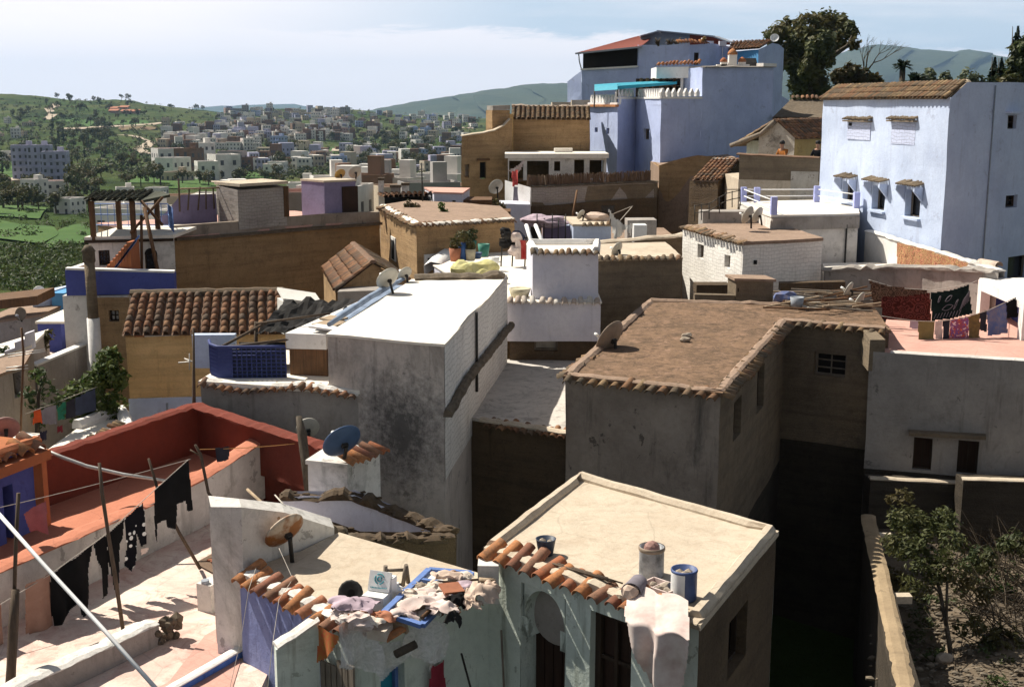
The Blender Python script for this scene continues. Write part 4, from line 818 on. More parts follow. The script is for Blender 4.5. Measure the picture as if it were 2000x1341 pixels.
# --- right: tiled washing terrace over the grey wall, garden below
ZR = -5.8
def washing_terrace():
 A = P(1700, 692, z=ZR); B = P(2240, 724, z=ZR); C = P(2240, 585, z=ZR); D = P(1735, 585, z=ZR); A, B, C, D = [V((p.x, p.y, 0)) for p in (A, B, C, D)]
 root = thing('washing_terrace_house', 'grey rendered house with twin shuttered windows under a pink washing terrace', 'house', (A.x+2, A.y, -14))
 hs = [pix(A, B, 1783, 855, 1820, 918), pix(A, B, 1870, 860, 1911, 926)]; w = MB(.03); panel(w, A, B, -8.6, ZR+.06, hs, step=.5); panel(w, D, A, -14, ZR+.06); w.build('wall', 'grey_render', root)
 w = MB(.03); panel(w, A, B, -14, -8.6); w.build('base', 'alley_shade_earth', root)
 for h in hs: window(root, A, B, h, frame='dark_wood', pane='old_door', bars=(1, 0), name='shutter')
 t = (B-A).normalized(); n = V((t.y, -t.x, 0)); s, z = onplane(1775, 842, A, B); s2, z2 = onplane(1925, 850, A, B); m = MB(.01); m.bar(V((A.x, A.y, z))+t*s+n*.12, V((A.x, A.y, z2))+t*s2+n*.12, .26, .09); m.build('window_hood', 'grey_earth', root)
 m = MB(); m.prism(offset([A, B, C, D], -.12), ZR-.2, ZR); m.build('terrace_floor', 'pink_floor', root)
 m = MB(.01); rough_coping(m, [V((A.x+.5, A.y+.08, ZR+.02)), V((B.x, B.y+.08, ZR+.02))], .2, .06, 4, .015, .4); m.build('coping', 'old_white', root)
 m = MB(.03); p = P(1722, 700, z=ZR); m.prism([A+V((-.03, -.03, 0)), A+V((.34, -.0, 0)), A+V((.38, 1.0, 0)), A+V((.08, 1.0, 0))], ZR-.4, [ZR+.34, ZR+.34, ZR+.42, ZR+.42]); m.build('corner_pillar', 'grey_earth', root)
 # white framed blue recess at the far right
 p = P(1905, 690, z=ZR); q = P(2010, 690, z=ZR); zt = P(1910, 548, y=33.5).z; a = P(1908, 640, y=33.6); b = P(1988, 690, y=30.4); sh = thing('terrace_cabin', 'white pillared cabin with a blue inside at the right terrace edge', 'cabin', (b.x, b.y, ZR)); m = MB(.02)
 m.box((a.x+.12, a.y, (zt+ZR)/2), (.26, .26, zt-ZR)); m.build('pillar', 'white_wash', sh); m = MB(.02); m.box((b.x+.14, b.y, (zt+ZR)/2-.05), (.28, .26, zt-ZR-.1)); m.build('pillar', 'white_wash', sh)
 m = MB(.03); m.prism([V((b.x, b.y-.1, 0)), V((b.x+3, b.y-.1, 0)), V((a.x+3, a.y+.1, 0)), V((a.x, a.y+.1, 0))], [zt-.28]*4, [zt-.12, zt-.1, zt+.05, zt+.05]); m.build('roof', 'white_wash', sh)
 m = MB(.02); m.prism([V((b.x+.3, b.y, 0)), V((b.x+3, b.y, 0)), V((b.x+3, b.y+.3, 0)), V((b.x+.3, b.y+.3, 0))], ZR, zt-.25); m.build('front_wall', 'lilac_white', sh)
 m = MB(); m.poly([V((a.x+.9, a.y-.1, ZR)), V((b.x+.6, b.y+.1, ZR)), V((b.x+.6, b.y+.1, zt-.2)), V((a.x+.9, a.y-.1, zt-.2))]); m.poly([V((a.x+.1, a.y+.05, ZR)), V((a.x+1, a.y+.05, ZR)), V((a.x+1, a.y+.05, zt-.2)), V((a.x+.1, a.y+.05, zt-.2))]); m.build('inner_wall', 'deep_blue', sh)
washing_terrace()
ZG = -10.0
def garden():
 m = MB(); pts = [(16.5+i*.45, 6.2+j*.45) for j in range(26) for i in range(27)]; rows = []
 for i in range(27):
  y = 15.5+i*.46; x0 = P(1697, 0+1010, z=-8.8).x+(y-26.2)*.17+.3
  rows.append([V((x0+j*.4, y, ZG+.25*noise.noise(V((j*.3, i*.3, 1)))+.1*noise.noise(V((j*1.1, i*1.1, 4)))+max(0, (y-26.6))*.35)) for j in range(28)])
 m.smooth = True; m.grid(rows); struct(m, 'garden_ground', 'grit')
 a, b = P(1690, 1008, z=-8.8), P(1806, 1350, z=-8.8); a2, b2 = P(1694, 1008, z=-8.8)+V((.08, 0, 0)), P(1742, 1350, z=-8.8); m = MB(.03); w = P(1800, 1341, z=-8.8)-P(1741, 1341, z=-8.8)
 d = (b2-a).normalized(); n = V((d.y, -d.x, 0)); root = thing('garden_wall', 'narrow garden wall with a pale sunlit top beside the dark alley', 'wall', (a.x, a.y, -14)); wd = .45
 p = [a, V((b2.x, b2.y, 0)), V((b2.x+wd, b2.y, 0)), V((a.x+.16, a.y, 0))]; N = 9
 m.prism([p[0].lerp(p[1], i/N) for i in range(N+1)]+[p[2].lerp(p[3], i/N) for i in range(N+1)], -14, -8.8); m.build('masonry', 'alley_shade_earth', root); m = MB(); rough_coping(m, [V((p[0].x+.06, p[0].y, -8.81)), V(((p[1].x+p[2].x)/2, p[1].y, -8.81))], .3, .05, 3, .03, .2); m.build('coping', 'tan_coping', root)  # masonry kept dark in colour to stand in for the alley's cast shade
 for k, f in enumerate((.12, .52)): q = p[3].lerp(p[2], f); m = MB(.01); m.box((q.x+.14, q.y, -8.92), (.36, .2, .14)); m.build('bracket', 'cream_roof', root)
 m = MB(); m.grid([[V((x*.5, y, ground(x*.5, y)+.08)) for x in range(-8, 30)] for y in range(8, 45)]); struct(m, 'alley', 'alley_shade_earth')
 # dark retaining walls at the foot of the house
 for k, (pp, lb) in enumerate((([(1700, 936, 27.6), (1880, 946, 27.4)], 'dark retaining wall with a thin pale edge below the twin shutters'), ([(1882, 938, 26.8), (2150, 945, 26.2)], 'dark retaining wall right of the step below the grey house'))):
  a, b = [P(u, v, y=y) for u, v, y in pp]; root = thing('retaining_wall', lb, 'wall', (a.x, a.y, ZG)); m = MB(.03); m.prism([a, b, b+V((0, .5, 0)), a+V((0, .5, 0))], -14, [a.z, b.z, b.z, a.z]); m.build('masonry', 'alley_shade_earth', root); m = MB(); rough_coping(m, [a+V((0, .1, 0)), b+V((0, .1, 0))], .22, .05, 3, .02, .2); m.build('coping', 'cream_roof', root)
garden()
# ---- older town behind: earth walls, white terraces, blue houses
# --- white terrace with the pot plants and the tiled stair tower
ZV = -5.05
def white_terrace():
 A = P(988, 592, z=ZV); B = P(1172, 590, z=ZV); A, B = flat(A), V((flat(B).x, flat(A).y-.05, 0)); C = flat(P(1060, 487, z=ZV)); D = flat(P(905, 484, z=ZV)); E = flat(P(846, 520, z=ZV)); G = flat(P(890, 545, z=ZV))
 root = house('white_terrace_house', 'white house with a dazzling roof terrace and a lilac front over a dark cellar wall', 'house', [A, B, C+V((1.2, 0, 0)), D, E, G], ZV, -6.05, 'lilac_white', 'white_floor', amp=.025, slab=.04)
 w = MB(.03); h = pix(A, B, 1036, 658, 1082, 687); panel(w, A+V((.1, .1, 0)), B+V((.1, .1, 0)), -9, -6.0, [h]); w.build('cellar_wall', 'dark_earth', root); window(root, A+V((.1, .1, 0)), B+V((.1, .1, 0)), h, frame='grey_wood', pane='pale_board', bars=(0, 0))
 m = MB(); eave(m, A+V((0, 0, ZV-.02)), B+V((0, 0, ZV-.02)), V((0, -1, 0)), .2, .36, .085, .35, 0, 5); m.build('tile_eave', 'white_tile', root)
 zt = -3.82; a = P(1040, 500, z=zt); b = P(1168, 498, z=zt); ya = A.y+.42; a, b = V((P(1040, 500, y=ya).x, ya, 0)), V((P(1169, 500, y=ya).x, ya, 0)); bk = V((-.12, 2.1, 0))
 tw = house('stair_tower', 'white stair tower with a tile eave on the bright roof terrace', 'tower', [a, b, b+V((.1, 2.1, 0)), a+bk], zt, ZV, 'lilac_white', None, amp=.02)
 m = MB(.015); q = [a, b, b+V((.1, 2.1, 0)), a+bk]; m.poly([V((p.x, p.y, zt+.02)) for p in q]); m.build('roof', 'white_floor', tw); m = MB(); rough_coping(m, [V((p.x, p.y, zt)) for p in (q[0]+V((.08, .1, 0)), q[3]+V((.08, 0, 0)), q[2], q[1]+V((-.06, .1, 0)))], .2, .17, 3, .02, .3); rough_coping(m, [V((q[0].x, q[0].y+.12, zt)), V((q[1].x, q[1].y+.12, zt))], .16, .08, 4, .015, .3); m.build('parapet', 'white_wash', tw)
 m = MB(); eave(m, V((a.x-.05, a.y, zt-.02)), V((b.x+.05, b.y, zt-.02)), V((0, -1, 0)), .19, .32, .085, .3, 0, 8); m.build('tile_eave', 'old_tile', tw)
 m = MB(.03); e, f = E+V((0, 0, 0)), D; pl = [e.lerp(f, i/8) for i in range(9)]; zs = [ZV+.02+.12*math.sin(i/8*2.6) + (.12*i/8) for i in range(9)]
 rows = [[V((p.x-.3, p.y, ZV-.3)) for p in pl], [V((p.x-.32, p.y, z)) for p, z in zip(pl, zs)], [V((p.x-.1, p.y, z+.12)) for p, z in zip(pl, zs)], [V((p.x+.2, p.y, z+.05)) for p, z in zip(pl, zs)], [V((p.x+.25, p.y, ZV)) for p in pl]]; m.smooth = True; m.grid(rows); solo(m, 'parapet', 'white_wash', 'thick rounded white parapet at the back of the bright terrace', 'wall')
 m = MB(.02); m.bar(V((D.x, D.y+.1, ZV+.1)), V((C.x, C.y+.1, ZV+.1)), .25, .3); solo(m, 'parapet', 'old_white', 'low flaking parapet behind the pot plants on the bright terrace', 'wall')
white_terrace()
def bare_wall_house():
 A, B = flat(P(1165, 512, y=36.6)), flat(P(1332, 505, y=37.0)); z = -4.6; C, D = B+V((0, 4.2, 0)), A+V((-.5, 4.2, 0)); root = house('bare_wall_house', 'windowless brown walled house with a tile eave between the white tower and white house', 'house', [A, B, C, D], z, -14, 'grey_earth', 'cream_roof', amp=.03)
 m = MB(); eave(m, A+V((0, 0, z)), B+V((0, 0, z)), V((0, -1, 0)), .22, .34, .09, .3, 0, 5); m.build('tile_eave', 'old_tile', root)
 m = MB(); rough_coping(m, [A+V((0, .15, z+.02)), B+V((0, .15, z+.02))], .2, .08, 4, .04, .2); m.build('mortar_bed', 'dark_stone', root)
bare_wall_house()
# --- white brick house right of centre, railing terrace behind it
def white_brick_house():
 z = -4.1; A, B, C, D = PZ(z, (1335, 447), (1452, 480), (1606, 470), (1482, 432)); r = [A, B, C, D]
 root = house('white_brick_house', 'white house of rough brick with a brown roof carrying twin dishes', 'house', r, z, -14, 'white_brick', 'brown_roof', amp=.03, holes={0: [(1362, 478, 1374, 505, 'blind'), (1416, 498, 1427, 523, 'blind')]}, slab=.1)
 t = (B-A).normalized(); n = V((t.y, -t.x, 0)); m = MB(); eave(m, A+V((0, 0, .02)), B+V((0, 0, .02)), n, .25, .36, .1, .3, 0, 7); m.build('tile_eave', 'old_tile', root)
 m = MB(); s, zz = onplane(1475, 512, B, C); d = (C-B).normalized(); q = B+d*s; m.box((q.x, q.y, zz), (.1, .06, .12)); m.build('vent', 'black_gap', root)
 m = MB(); rough_coping(m, [V((p.x, p.y, z+.06))-n*.15 for p in (A, B)], .3, .1, 3, .05, .2); m.build('mortar_bed', 'brown_roof', root)
white_brick_house()
def railing_terrace():
 z = -3.62; A, B = flat(P(1507, 425, z=z)), flat(P(1677, 420, z=z)); C, D = flat(P(1672, 392, z=z)), flat(P(1446, 398, z=z)); root = house('railing_terrace_house', 'grey white house block whose flat roof carries the blue posts and white rails', 'house', [A, B, C, D], z, -14, 'old_white', 'white_floor', amp=.03)
 m = MB(.02); t = (B-A).normalized(); n = V((t.y, -t.x, 0)); m.bar(V((A.x, A.y, z-.22))+n*.03, V((B.x, B.y, z-.22))+n*.03, .1, .42); m.build('fascia', 'grey_render', root)
 s, zz = onplane(1652, 440, A, B); p = A+t*s+n*.06; m = MB(); m.tube([V((p.x, p.y, z-.3)), V((p.x, p.y, -7))], .03, 6); m.build('drainpipe', 'iron', root)
 rl = thing('railing', 'white tube railing on lilac blue posts round the roof terrace', 'railing', (A.x, A.y, z)); pos = [D+V((.1, -.05, 0)), A+V((.08, .12, 0)), flat(P(1672, 410, z=z)), flat(P(1594, 398, z=z)), flat(P(1478, 399, z=z))]; tops = []
 for p, h in zip(pos, (.62, .66, .62, .66, .62)):
  m = MB(.01); m.box((p.x, p.y, z+h/2), (.2, .2, h)); m.build('post', 'rail_blue', rl)
 for a, b in ((0, 1), (2, 3), (0, 4), (4, 3)):
  for f in (.9, .5): m = MB(); p, q = pos[a], pos[b]; m.tube([V((p.x, p.y, z+.6*f)), V((q.x, q.y, z+.6*f))], .022, 6); m.build('rail', 'white_paint', rl)
 # black stair railing left of it
 m = MB(.02); q = P(1440, 440, y=43); m.box((q.x, q.y, z-.45), (2.6, 1.0, .9)); solo(m, 'stair_block', 'grey_render', 'grey stepped block under the thin black stair railing', 'stairs')
 m = MB(); pts = [(1357, 432), (1370, 430), (1385, 428), (1405, 416), (1418, 408), (1430, 405), (1446, 402)]
 for u, v in pts: a = P(u, v, y=42.4); b = P(u, v-32, y=42.4); m.tube([a, b], .018, 5)
 for dv in (-30, -16):
  for (u0, v0), (u1, v1) in zip(pts, pts[1:]): m.tube([P(u0, v0+dv, y=42.4), P(u1, v1+dv, y=42.4)], .016, 5)
 m.tube([P(1418, 370, y=42.4), P(1446, 370, y=42.4)], .016, 5); solo(m, 'stair_railing', 'iron', 'thin black stair railing left of the lilac posts', 'railing')
 # lit white parapet carrying the carpet, low wall in front
 a, b = P(1690, 452, y=42.2), P(1945, 530, y=33.6); root = thing('rug_wall', 'sunlit white parapet with a patterned carpet over it below the blue house', 'wall', (a.x, a.y, -7)); m = MB(.03); L = (flat(b)-flat(a)).length; panel(m, a, b, -7, 0, top=[(0, a.z), (L, b.z)], step=.6); t = (flat(b)-flat(a)).normalized(); e = V((.3, .1, 0)); panel(m, b+e, a+e, -7, 0, top=[(0, b.z), (L, a.z)]); panel(m, a+e, a, -7, a.z); m.build('face', 'white_wash', root); m = MB(); rough_coping(m, [a+e*.5, b+e*.5], .36, .06, 3, .04, .2); m.build('coping', 'old_white', root)
 a = P(1612, 528, y=37.2); b = P(1700, 524, y=36.5); c = P(1800, 524, y=35.6); d = P(1950, 532, y=33.4); root = thing('court_wall', 'low stained grey wall with a lumpy top in front of the carpet', 'wall', (a.x, a.y, -8)); m = MB(.04)
 for p, q in ((a, b), (b, c), (c, d)): LL = (flat(q)-flat(p)).length; panel(m, p, q, -8, 0, top=[(0, p.z), (LL, q.z)], step=.4); e = V((.05, .35, 0)); panel(m, q+e, p+e, -8, 0, top=[(0, q.z), (LL, p.z)])
 m.build('face', 'grey_render', root); m = MB(); rough_coping(m, [p+V((0, .17, -.02)) for p in (a, b, c, d)], .42, .1, 6, .08, .2); m.build('coping', 'grey_render', root)
 m = MB(); q = [P(1610, 527, z=-5.15), P(1745, 523, z=-5.15), P(1735, 512, z=-5.15), P(1606, 514, z=-5.15)]; m.prism([flat(p) for p in q], -6, -5.15); solo(m, 'court_floor', 'white_floor', 'small white court floor behind the lumpy grey wall', 'floor')
railing_terrace()

# --- big blue house at the right
def big_blue_house():
 Y0, Y1 = 47.0, 38.0; A, B = flat(P(1608, 195, y=Y0)), flat(P(1857, 190, y=Y1)); ze = .22; t = (B-A).normalized(); n = V((t.y, -t.x, 0)); C = flat(P(2150, 175, y=43.5)); D = A-n*7.0+t*2
 hs = {0: [(1645, 354, 1669, 393, 'open'), (1704, 362, 1729, 410, 'open'), (1768, 370, 1797, 424, 'open')], 1: [(1968, 226, 1986, 252, 'win'), (1964, 380, 1987, 404, 'win'), (1968, 500, 2010, 545, 'open')]}
 root = house('blue_house', 'tall pale blue house with a strip of tiles and small hooded windows', 'house', [A, B, C, D], ze, -9, 'pale_blue_wash', None, holes=hs, amp=.04)
 zr = .70; k = .62; m = MB(.02); B2 = B+(C-B).normalized()*.8; m.prism(offset([A-n*k, B2, C, D], -.12), ze-.1, zr-.06); 
 w = MB(.03); L = (C-B).length; panel(w, B-n*.02, C, ze-.02, 0, top=[(0, ze), (.8, zr-.02), (L*.55, zr), (L, zr-.05)], step=.6); w.build('gable_wall', 'pale_blue_wash', root); m.build('roof', 'cream_roof', root)
 m = MB(); a, b = A+n*.14+V((0, 0, ze-.04))-t*.05, B+n*.14+V((0, 0, ze-.04)); tileroof(m, a, b, B2+V((0, 0, zr)), A-n*k+V((0, 0, zr))-t*.05, .25, .3, .105, 5); m.build('tile_eave', 'old_tile', root)
 # bricked-up upper windows with tile hoods, hoods over the lower windows
 for i, (u0, v0, u1, v1) in enumerate(((1655, 240, 1700, 273), (1741, 240, 1788, 282))):
  s0, s1, za, zb = pix(A, B, u0, v0, u1, v1); m = MB(.008); m.prism([A+t*s0+n*.012, A+t*s1+n*.012, A+t*s1-n*.05, A+t*s0-n*.05][::1], za, zb); m.build('bricked_window', 'blue_brick', root)
  m = MB(); eave(m, A+t*(s0-.12)+V((0, 0, zb+.10)), A+t*(s1+.12)+V((0, 0, zb+.10)), n, .16, .3, .075, .35, 0, i); m.bar(A+t*(s0-.1)+n*.07+V((0, 0, zb+.06)), A+t*(s1+.1)+n*.07+V((0, 0, zb+.06)), .2, .05); m.build('window_hood', 'grey_earth', root)
 m = MB(); s, z = onplane(1662, 243, A, B); m.box(A+t*s+n*.02+V((0, 0, z)), (.18, .05, .1), Euler((0, 0, math.atan2(t.y, t.x)))); m.build('vent', 'black_gap', root)
 for i, q in enumerate(hs[0]):
  s0, s1, za, zb = pix(A, B, *q[:4]); e = n*.02
  for sd in (s0-.16, s1+.06): m = MB(.02); m.prism([A+t*sd+n*.32, A+t*(sd+.1)+n*.32, A+t*(sd+.1)+e, A+t*sd+e], [zb-.02, zb-.02, zb-.35, zb-.35], zb+.1); m.build('bracket', 'pale_blue_wash', root)
  m = MB(); eave(m, A+t*(s0-.2)+n*.16+V((0, 0, zb+.13)), A+t*(s1+.2)+n*.16+V((0, 0, zb+.13)), n, .15, .42, .075, .3, 0, i+4); m.build('window_hood', 'grey_earth', root)
  m = MB(.02); m.bar(A+t*(s0-.08)+n*.05+V((0, 0, za-.05)), A+t*(s1+.08)+n*.05+V((0, 0, za-.05)), .14, .07); m.build('sill', 'pale_blue_wash', root)
 d2 = (C-B).normalized(); n2 = V((d2.y, -d2.x, 0))
 for q in hs[1][:1]: s0, s1, za, zb = pix(B, C, *q[:4]); m = MB(); m.bar(B+d2*(s0-.15)+n2*.1+V((0, 0, zb+.1)), B+d2*(s1+.15)+n2*.1+V((0, 0, zb+.1)), .24, .06); m.build('window_hood', 'pale_blue_wash', root)
 s, z = onplane(1940, 200, B, C); p = B+d2*s+n2*.04; m = MB(); m.tube([V((p.x, p.y, zr-.1)), V((p.x, p.y, -7))], .025, 5); m.build('drainpipe', 'grey_sheet', root)
 m = MB(); m.blob(P(1886, 166, y=40), .2, 3, 2, (1, 1, .9), .1); m.build('dome_vent', 'cream_roof', root)
big_blue_house()

# --- stone gable house with two people on its terrace
def gable_house():
 y = 53.5; z0 = -2.1; A, B = flat(P(1482, 262, y=y)), flat(P(1553, 268, y=52.2)); t = (B-A).normalized(); n = V((t.y, -t.x, 0)); pk = P(1519, 236, y=52.9); E = flat(P(1640, 265, y=54.6)); L = (B-A).length; sp, zp = onplane(1517, 237, A, B); zl, zr = P(1482, 262, y=y).z, P(1553, 268, y=52.2).z
 root = thing('gable_house', 'small stone gabled house with an old tile roof behind the two people', 'house', (A.x, A.y, -4)); w = MB(.03); panel(w, A, B, -4, 0, top=[(0, zl), (sp, zp), (L, zr)], step=.4); w.build('gable_wall', 'rubble_wall', root)
 w = MB(.02); panel(w, B, E, -4, zr); w.build('side_wall', 'ochre_wash', root); e = (E-B); 
 m = MB(); ov = n*.15; pk = A+t*sp+V((0, 0, zp)); tileroof(m, B+n*.1+t*.12+V((0, 0, zr-.08)), E+t*.12+V((0, 0, zr-.08)), pk+e+V((0, 0, .06)), pk+n*.1+V((0, 0, .06)), .24, .36, .1, 3)
 m.build('roof', 'clay_tile', root); m = MB(); tileroof(m, A-t*1.3+e+V((0, 0, zl-.55)), A-t*1.3+n*.1+V((0, 0, zl-.55)), pk+n*.1+V((0, 0, .06)), pk+e+V((0, 0, .06)), .24, .4, .1, 4); m.build('roof', 'old_tile', root); m = MB(); rough_coping(m, [pk+n*.1, pk+e+V((0, 0, .04))], .26, .1, 3, .03, .2); m.build('ridge', 'clay_tile', root)
 m = MB(.02); m.tube([A-t*1.35+n*.12+V((0, 0, zl-.5)), A+t*.2+n*.12+V((0, 0, zl+.02)), pk+n*.12], .1, 6); m.build('bargeboard', 'grey_wood', root)
 w = MB(.03); panel(w, A-t*1.1-n*.7, A-n*.7, -4, zl-.3); w.build('porch_wall', 'mint_wash', root)
 # terrace wall in front
 zt = P(1445, 302, y=50).z; a, b = flat(P(1444, 300, y=50.2)), flat(P(1606, 310, y=48.6)); root = thing('terrace_wall', 'tall brown terrace wall with a peeled pale patch below the two people', 'wall', (a.x, a.y, -8)); w = MB(.04); L = (b-a).length; panel(w, a, b, -8, 0, top=[(0, zt), (L, P(1606, 309, y=48.6).z)], step=.5); panel(w, b, b+V((.5, 2, 0)), -8, P(1606, 309, y=48.6).z); w.build('face', 'grey_earth', root)
 m = MB(); k = .25; rough_coping(m, [V((a.x, a.y+k, zt-.02)), V((b.x, b.y+k, P(1606, 309, y=48.6).z-.02))], .5, .07, 4, .02, .3); m.build('coping', 'clay_tile', root); s0, s1, za, zb = pix(a, b, 1545, 335, 1598, 362); t = (b-a).normalized(); n = V((t.y, -t.x, 0)); m = MB(.02); m.prism([a+t*s0+n*.03, a+t*s1+n*.03, a+t*s1-n*.05, a+t*s0-n*.05], za-.6, zb); m.build('bare_patch', 'rubble_wall', root)
 m = MB(.01); m.prism([flat(a), flat(b), flat(b)+V((.8, 5, 0)), flat(a)+V((.2, 5.4, 0))], -8, zt-1.0); solo(m, 'people_terrace', 'cream_roof', 'raised terrace the two people stand on', 'terrace')
gable_house()
def tile_lean_to():
 a, b = P(1352, 352, y=55), P(1408, 352, y=53.6); c, d = P(1446, 312, y=56.2), P(1392, 310, y=57.4); root = thing('lean_to_house', 'brown lean-to house with a small steep orange tile roof', 'house', (a.x, a.y, -8)); m = MB(); tileroof(m, a, b, c, d, .24, .36, .1, 5); m.build('roof', 'clay_tile', root)
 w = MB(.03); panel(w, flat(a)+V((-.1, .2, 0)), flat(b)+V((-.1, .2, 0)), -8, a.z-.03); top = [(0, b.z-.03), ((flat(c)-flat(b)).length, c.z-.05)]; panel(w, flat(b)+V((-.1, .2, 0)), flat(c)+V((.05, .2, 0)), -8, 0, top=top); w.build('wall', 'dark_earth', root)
 A, B = flat(P(1288, 330, y=59.5)), flat(P(1455, 330, y=58)); z1, z2, z3 = P(1288, 322, y=59.5).z, P(1360, 303, y=59).z, P(1450, 310, y=58).z; L = (B-A).length; root = thing('earth_house', 'dark brown earth house below the blue wall, left of the small tile roof', 'house', (A.x, A.y, -9)); w = MB(.05); panel(w, A, B, -9, 0, top=[(0, z1), (L*.25, z2-.15), (L*.45, z2), (L, z3)], step=.5); panel(w, A+V((0, 3, 0)), A, -9, z1); w.build('wall', 'rammed_earth', root); m = MB(.03); m.prism([A, B, B+V((0, 5, 0)), A+V((0, 4, 0))], -6, [z1-.1, z3-.1, z3, z1]); m.build('roof', 'brown_roof', root)
 m = MB(); a, b = P(1395, 311, y=57.3), P(1446, 313, y=56.2); m.bar(a, b, .3, .12); m.build('ridge', 'white_floor', bpy.data.objects['lean_to_house'])
tile_lean_to()
def dark_barn():
 a, b = P(1508, 236, y=66), P(1640, 238, y=64); r = P(1545, 200, y=70); root = thing('dark_barn', 'dark barn with a tiled ridge in front of the big tree', 'barn', (a.x, a.y, -5)); w = MB(.03); panel(w, flat(a), flat(b), -5, a.z+.2); w.build('wall', 'dark_earth', root); c, d = P(1640, 197, y=68), P(1545, 194, y=68.5)
 m = MB(); q = [flat(a)+V((0, -.2, a.z+.2)), flat(b)+V((0, -.2, a.z+.2)), c, d]; m.poly(q); m.poly([p+V((0, .05, -.08)) for p in q][::-1]); m.build('roof', 'dark_stone', root); m = MB(); eave(m, d+V((0, 0, .03)), c+V((0, 0, .03)), V((0, -1, 0)), .26, .4, .11, .4, 0, 3); m.build('ridge', 'clay_tile', root)
dark_barn()

# --- long rammed-earth house with the brick hutch and lilac stair hut on its roof
ZL = -3.93
def earth_row():
 A, B = flat(P(340, 440, z=ZL)), flat(P(741, 412, z=ZL)); t = (B-A).normalized(); n = V((t.y, -t.x, 0)); root = house('earth_house', 'long windowless rammed earth house with a grey parapet', 'house', [A, B, B-n*6, A-n*6], ZL-.42, -14, 'rammed_earth', 'pink_floor', amp=.06)
 m = MB(.04); panel(m, A+n*.03, B+n*.03, ZL-.42, ZL, step=.6); panel(m, B-n*.25, A-n*.25, ZL-.42, ZL); m.poly([A+n*.03+V((0, 0, ZL)), B+n*.03+V((0, 0, ZL)), B-n*.25+V((0, 0, ZL)), A-n*.25+V((0, 0, ZL))]); m.build('parapet', 'stained_render', root); m = MB(.03); m.bar(A+n*.08+V((0, 0, ZL-.45)), B+n*.08+V((0, 0, ZL-.45)), .22, .1); m.build('string_course', 'dark_stone', root)
 def onw(u, v): s, z = onplane(u, v, A, B); return A+t*s, z
 p, z1 = onw(462, 370); q, _ = onw(556, 362); m = MB(.03); m.prism([p+n*.06, q+n*.06, q-n*1.4, p-n*1.4], ZL-.3, [onw(462, 372)[1], onw(556, 364)[1], onw(556, 364)[1]+.1, onw(462, 372)[1]+.1]); hb = m.build('brick_hutch', 'grey_brick', root); m = MB(.02); zt = onw(510, 364)[1]; m.bar(p-n*.65+V((0, 0, zt+.08)), q-n*.65+V((0, 0, zt+.12)), 1.75, .1); m.build('slab', 'cream_roof', hb); m = MB(.02); z3 = onw(510, 364)[1]; m.box(q.lerp(q-n*.02, .5)+n*.08+V((0, 0, (ZL+z3)/2)), (.16, .16, z3-ZL-.05)); m.build('corner_pier', 'brown_wood', hb)
 p, _ = onw(645, 405); q, _ = onw(706, 402); zt = onw(676, 356)[1]; h = pix(p-n*.35, q-n*.35, 668, 364, 698, 410); hut = house('stair_hut', 'small purple stair hut with a dark door on the long earth house', 'hut', [p-n*.35, q-n*.35, q-n*1.9, p-n*1.9], zt, ZL-.4, 'purple_wash', 'cream_roof', amp=.015)
 m = MB(); s0, s1, za, zb = h; a = p-n*.33; m.bar(a+t*((s0+s1)/2)+V((0, 0, ZL-.3)), a+t*((s0+s1)/2)+V((0, 0, zb)), s1-s0, .05, n); m.build('door', 'old_door', hut)
 m = MB(.03); p, _ = onw(556, 400); q, _ = onw(646, 398); zz = onw(600, 388)[1]; m.prism([p-n*3.6, q-n*3.4, q-n*3.8, p-n*4], ZL-.42, [zz-.05, zz+.12, zz+.12, zz-.05]); solo(m, 'parapet', 'purple_wash', 'low purple parapet between the brick hutch and the stair hut', 'wall')
 # purple side wall with the sloping top and poles
 p, z0 = onw(352, 418); q, z1 = onw(462, 400); m = MB(.03); panel(m, p-n*1.4, q-n*1.4, ZL-.42, 0, top=[(0, ZL+.15), ((q-p).length*.38, onw(395, 385)[1]), ((q-p).length, onw(460, 383)[1])]); panel(m, q-n*1.6, p-n*1.6, ZL-.42, ZL+.2); solo(m, 'roof_wall', 'purple_wash', 'purple roof wall with a sloping end left of the brick hutch', 'wall')
 for u, v0, v1, w in ((384, 418, 352, .035), (400, 415, 372, .03), (420, 415, 368, .03), (436, 413, 374, .028), (452, 412, 372, .03)):
  m = MB(); a, za = onw(u, v0); b, zb = onw(u+R.uniform(-3, 6), v1); m.tube([a-n*1.2+V((0, 0, za)), b-n*1.2+V((0, 0, zb))], w, 5); solo(m, 'pole', 'stick', 'thin wooden pole standing against the purple roof wall', 'pole', 'poles against the purple roof wall')
 m = MB(); a, za = onw(385, 372); b, zb = onw(466, 370); m.tube([a-n*1.2+V((0, 0, za)), b-n*1.2+V((0, 0, zb))], .03, 5); solo(m, 'beam', 'pale_wood', 'pale beam laid across the poles beside the brick hutch', 'beam')
 # second earth house, two faces, tiled edge
 z = -3.97; A2, B2, C2 = flat(P(741, 405, z=z)), flat(P(815, 443, z=z)), flat(P(1005, 432, z=z)); root = house('earth_house', 'ochre earth house with a corner towards us, whitewashed coping and a slit window', 'house', [A2, B2, C2, C2+V((-.6, 6, 0)), A2+V((1, 3, 0))], z, -14, 'rammed_earth', 'brown_roof', amp=.05)
 t1 = (B2-A2).normalized(); n1 = V((t1.y, -t1.x, 0)); t2 = (C2-B2).normalized(); n2 = V((t2.y, -t2.x, 0)); m = MB(); eave(m, A2+V((0, 0, z-.03)), B2+V((0, 0, z-.03)), n1, .22, .36, .09, .3, 0, 4); eave(m, B2+V((0, 0, z-.03)), C2+V((0, 0, z-.03)), n2, .24, .36, .095, .3, 0, 5); m.build('tile_eave', 'old_tile', root)
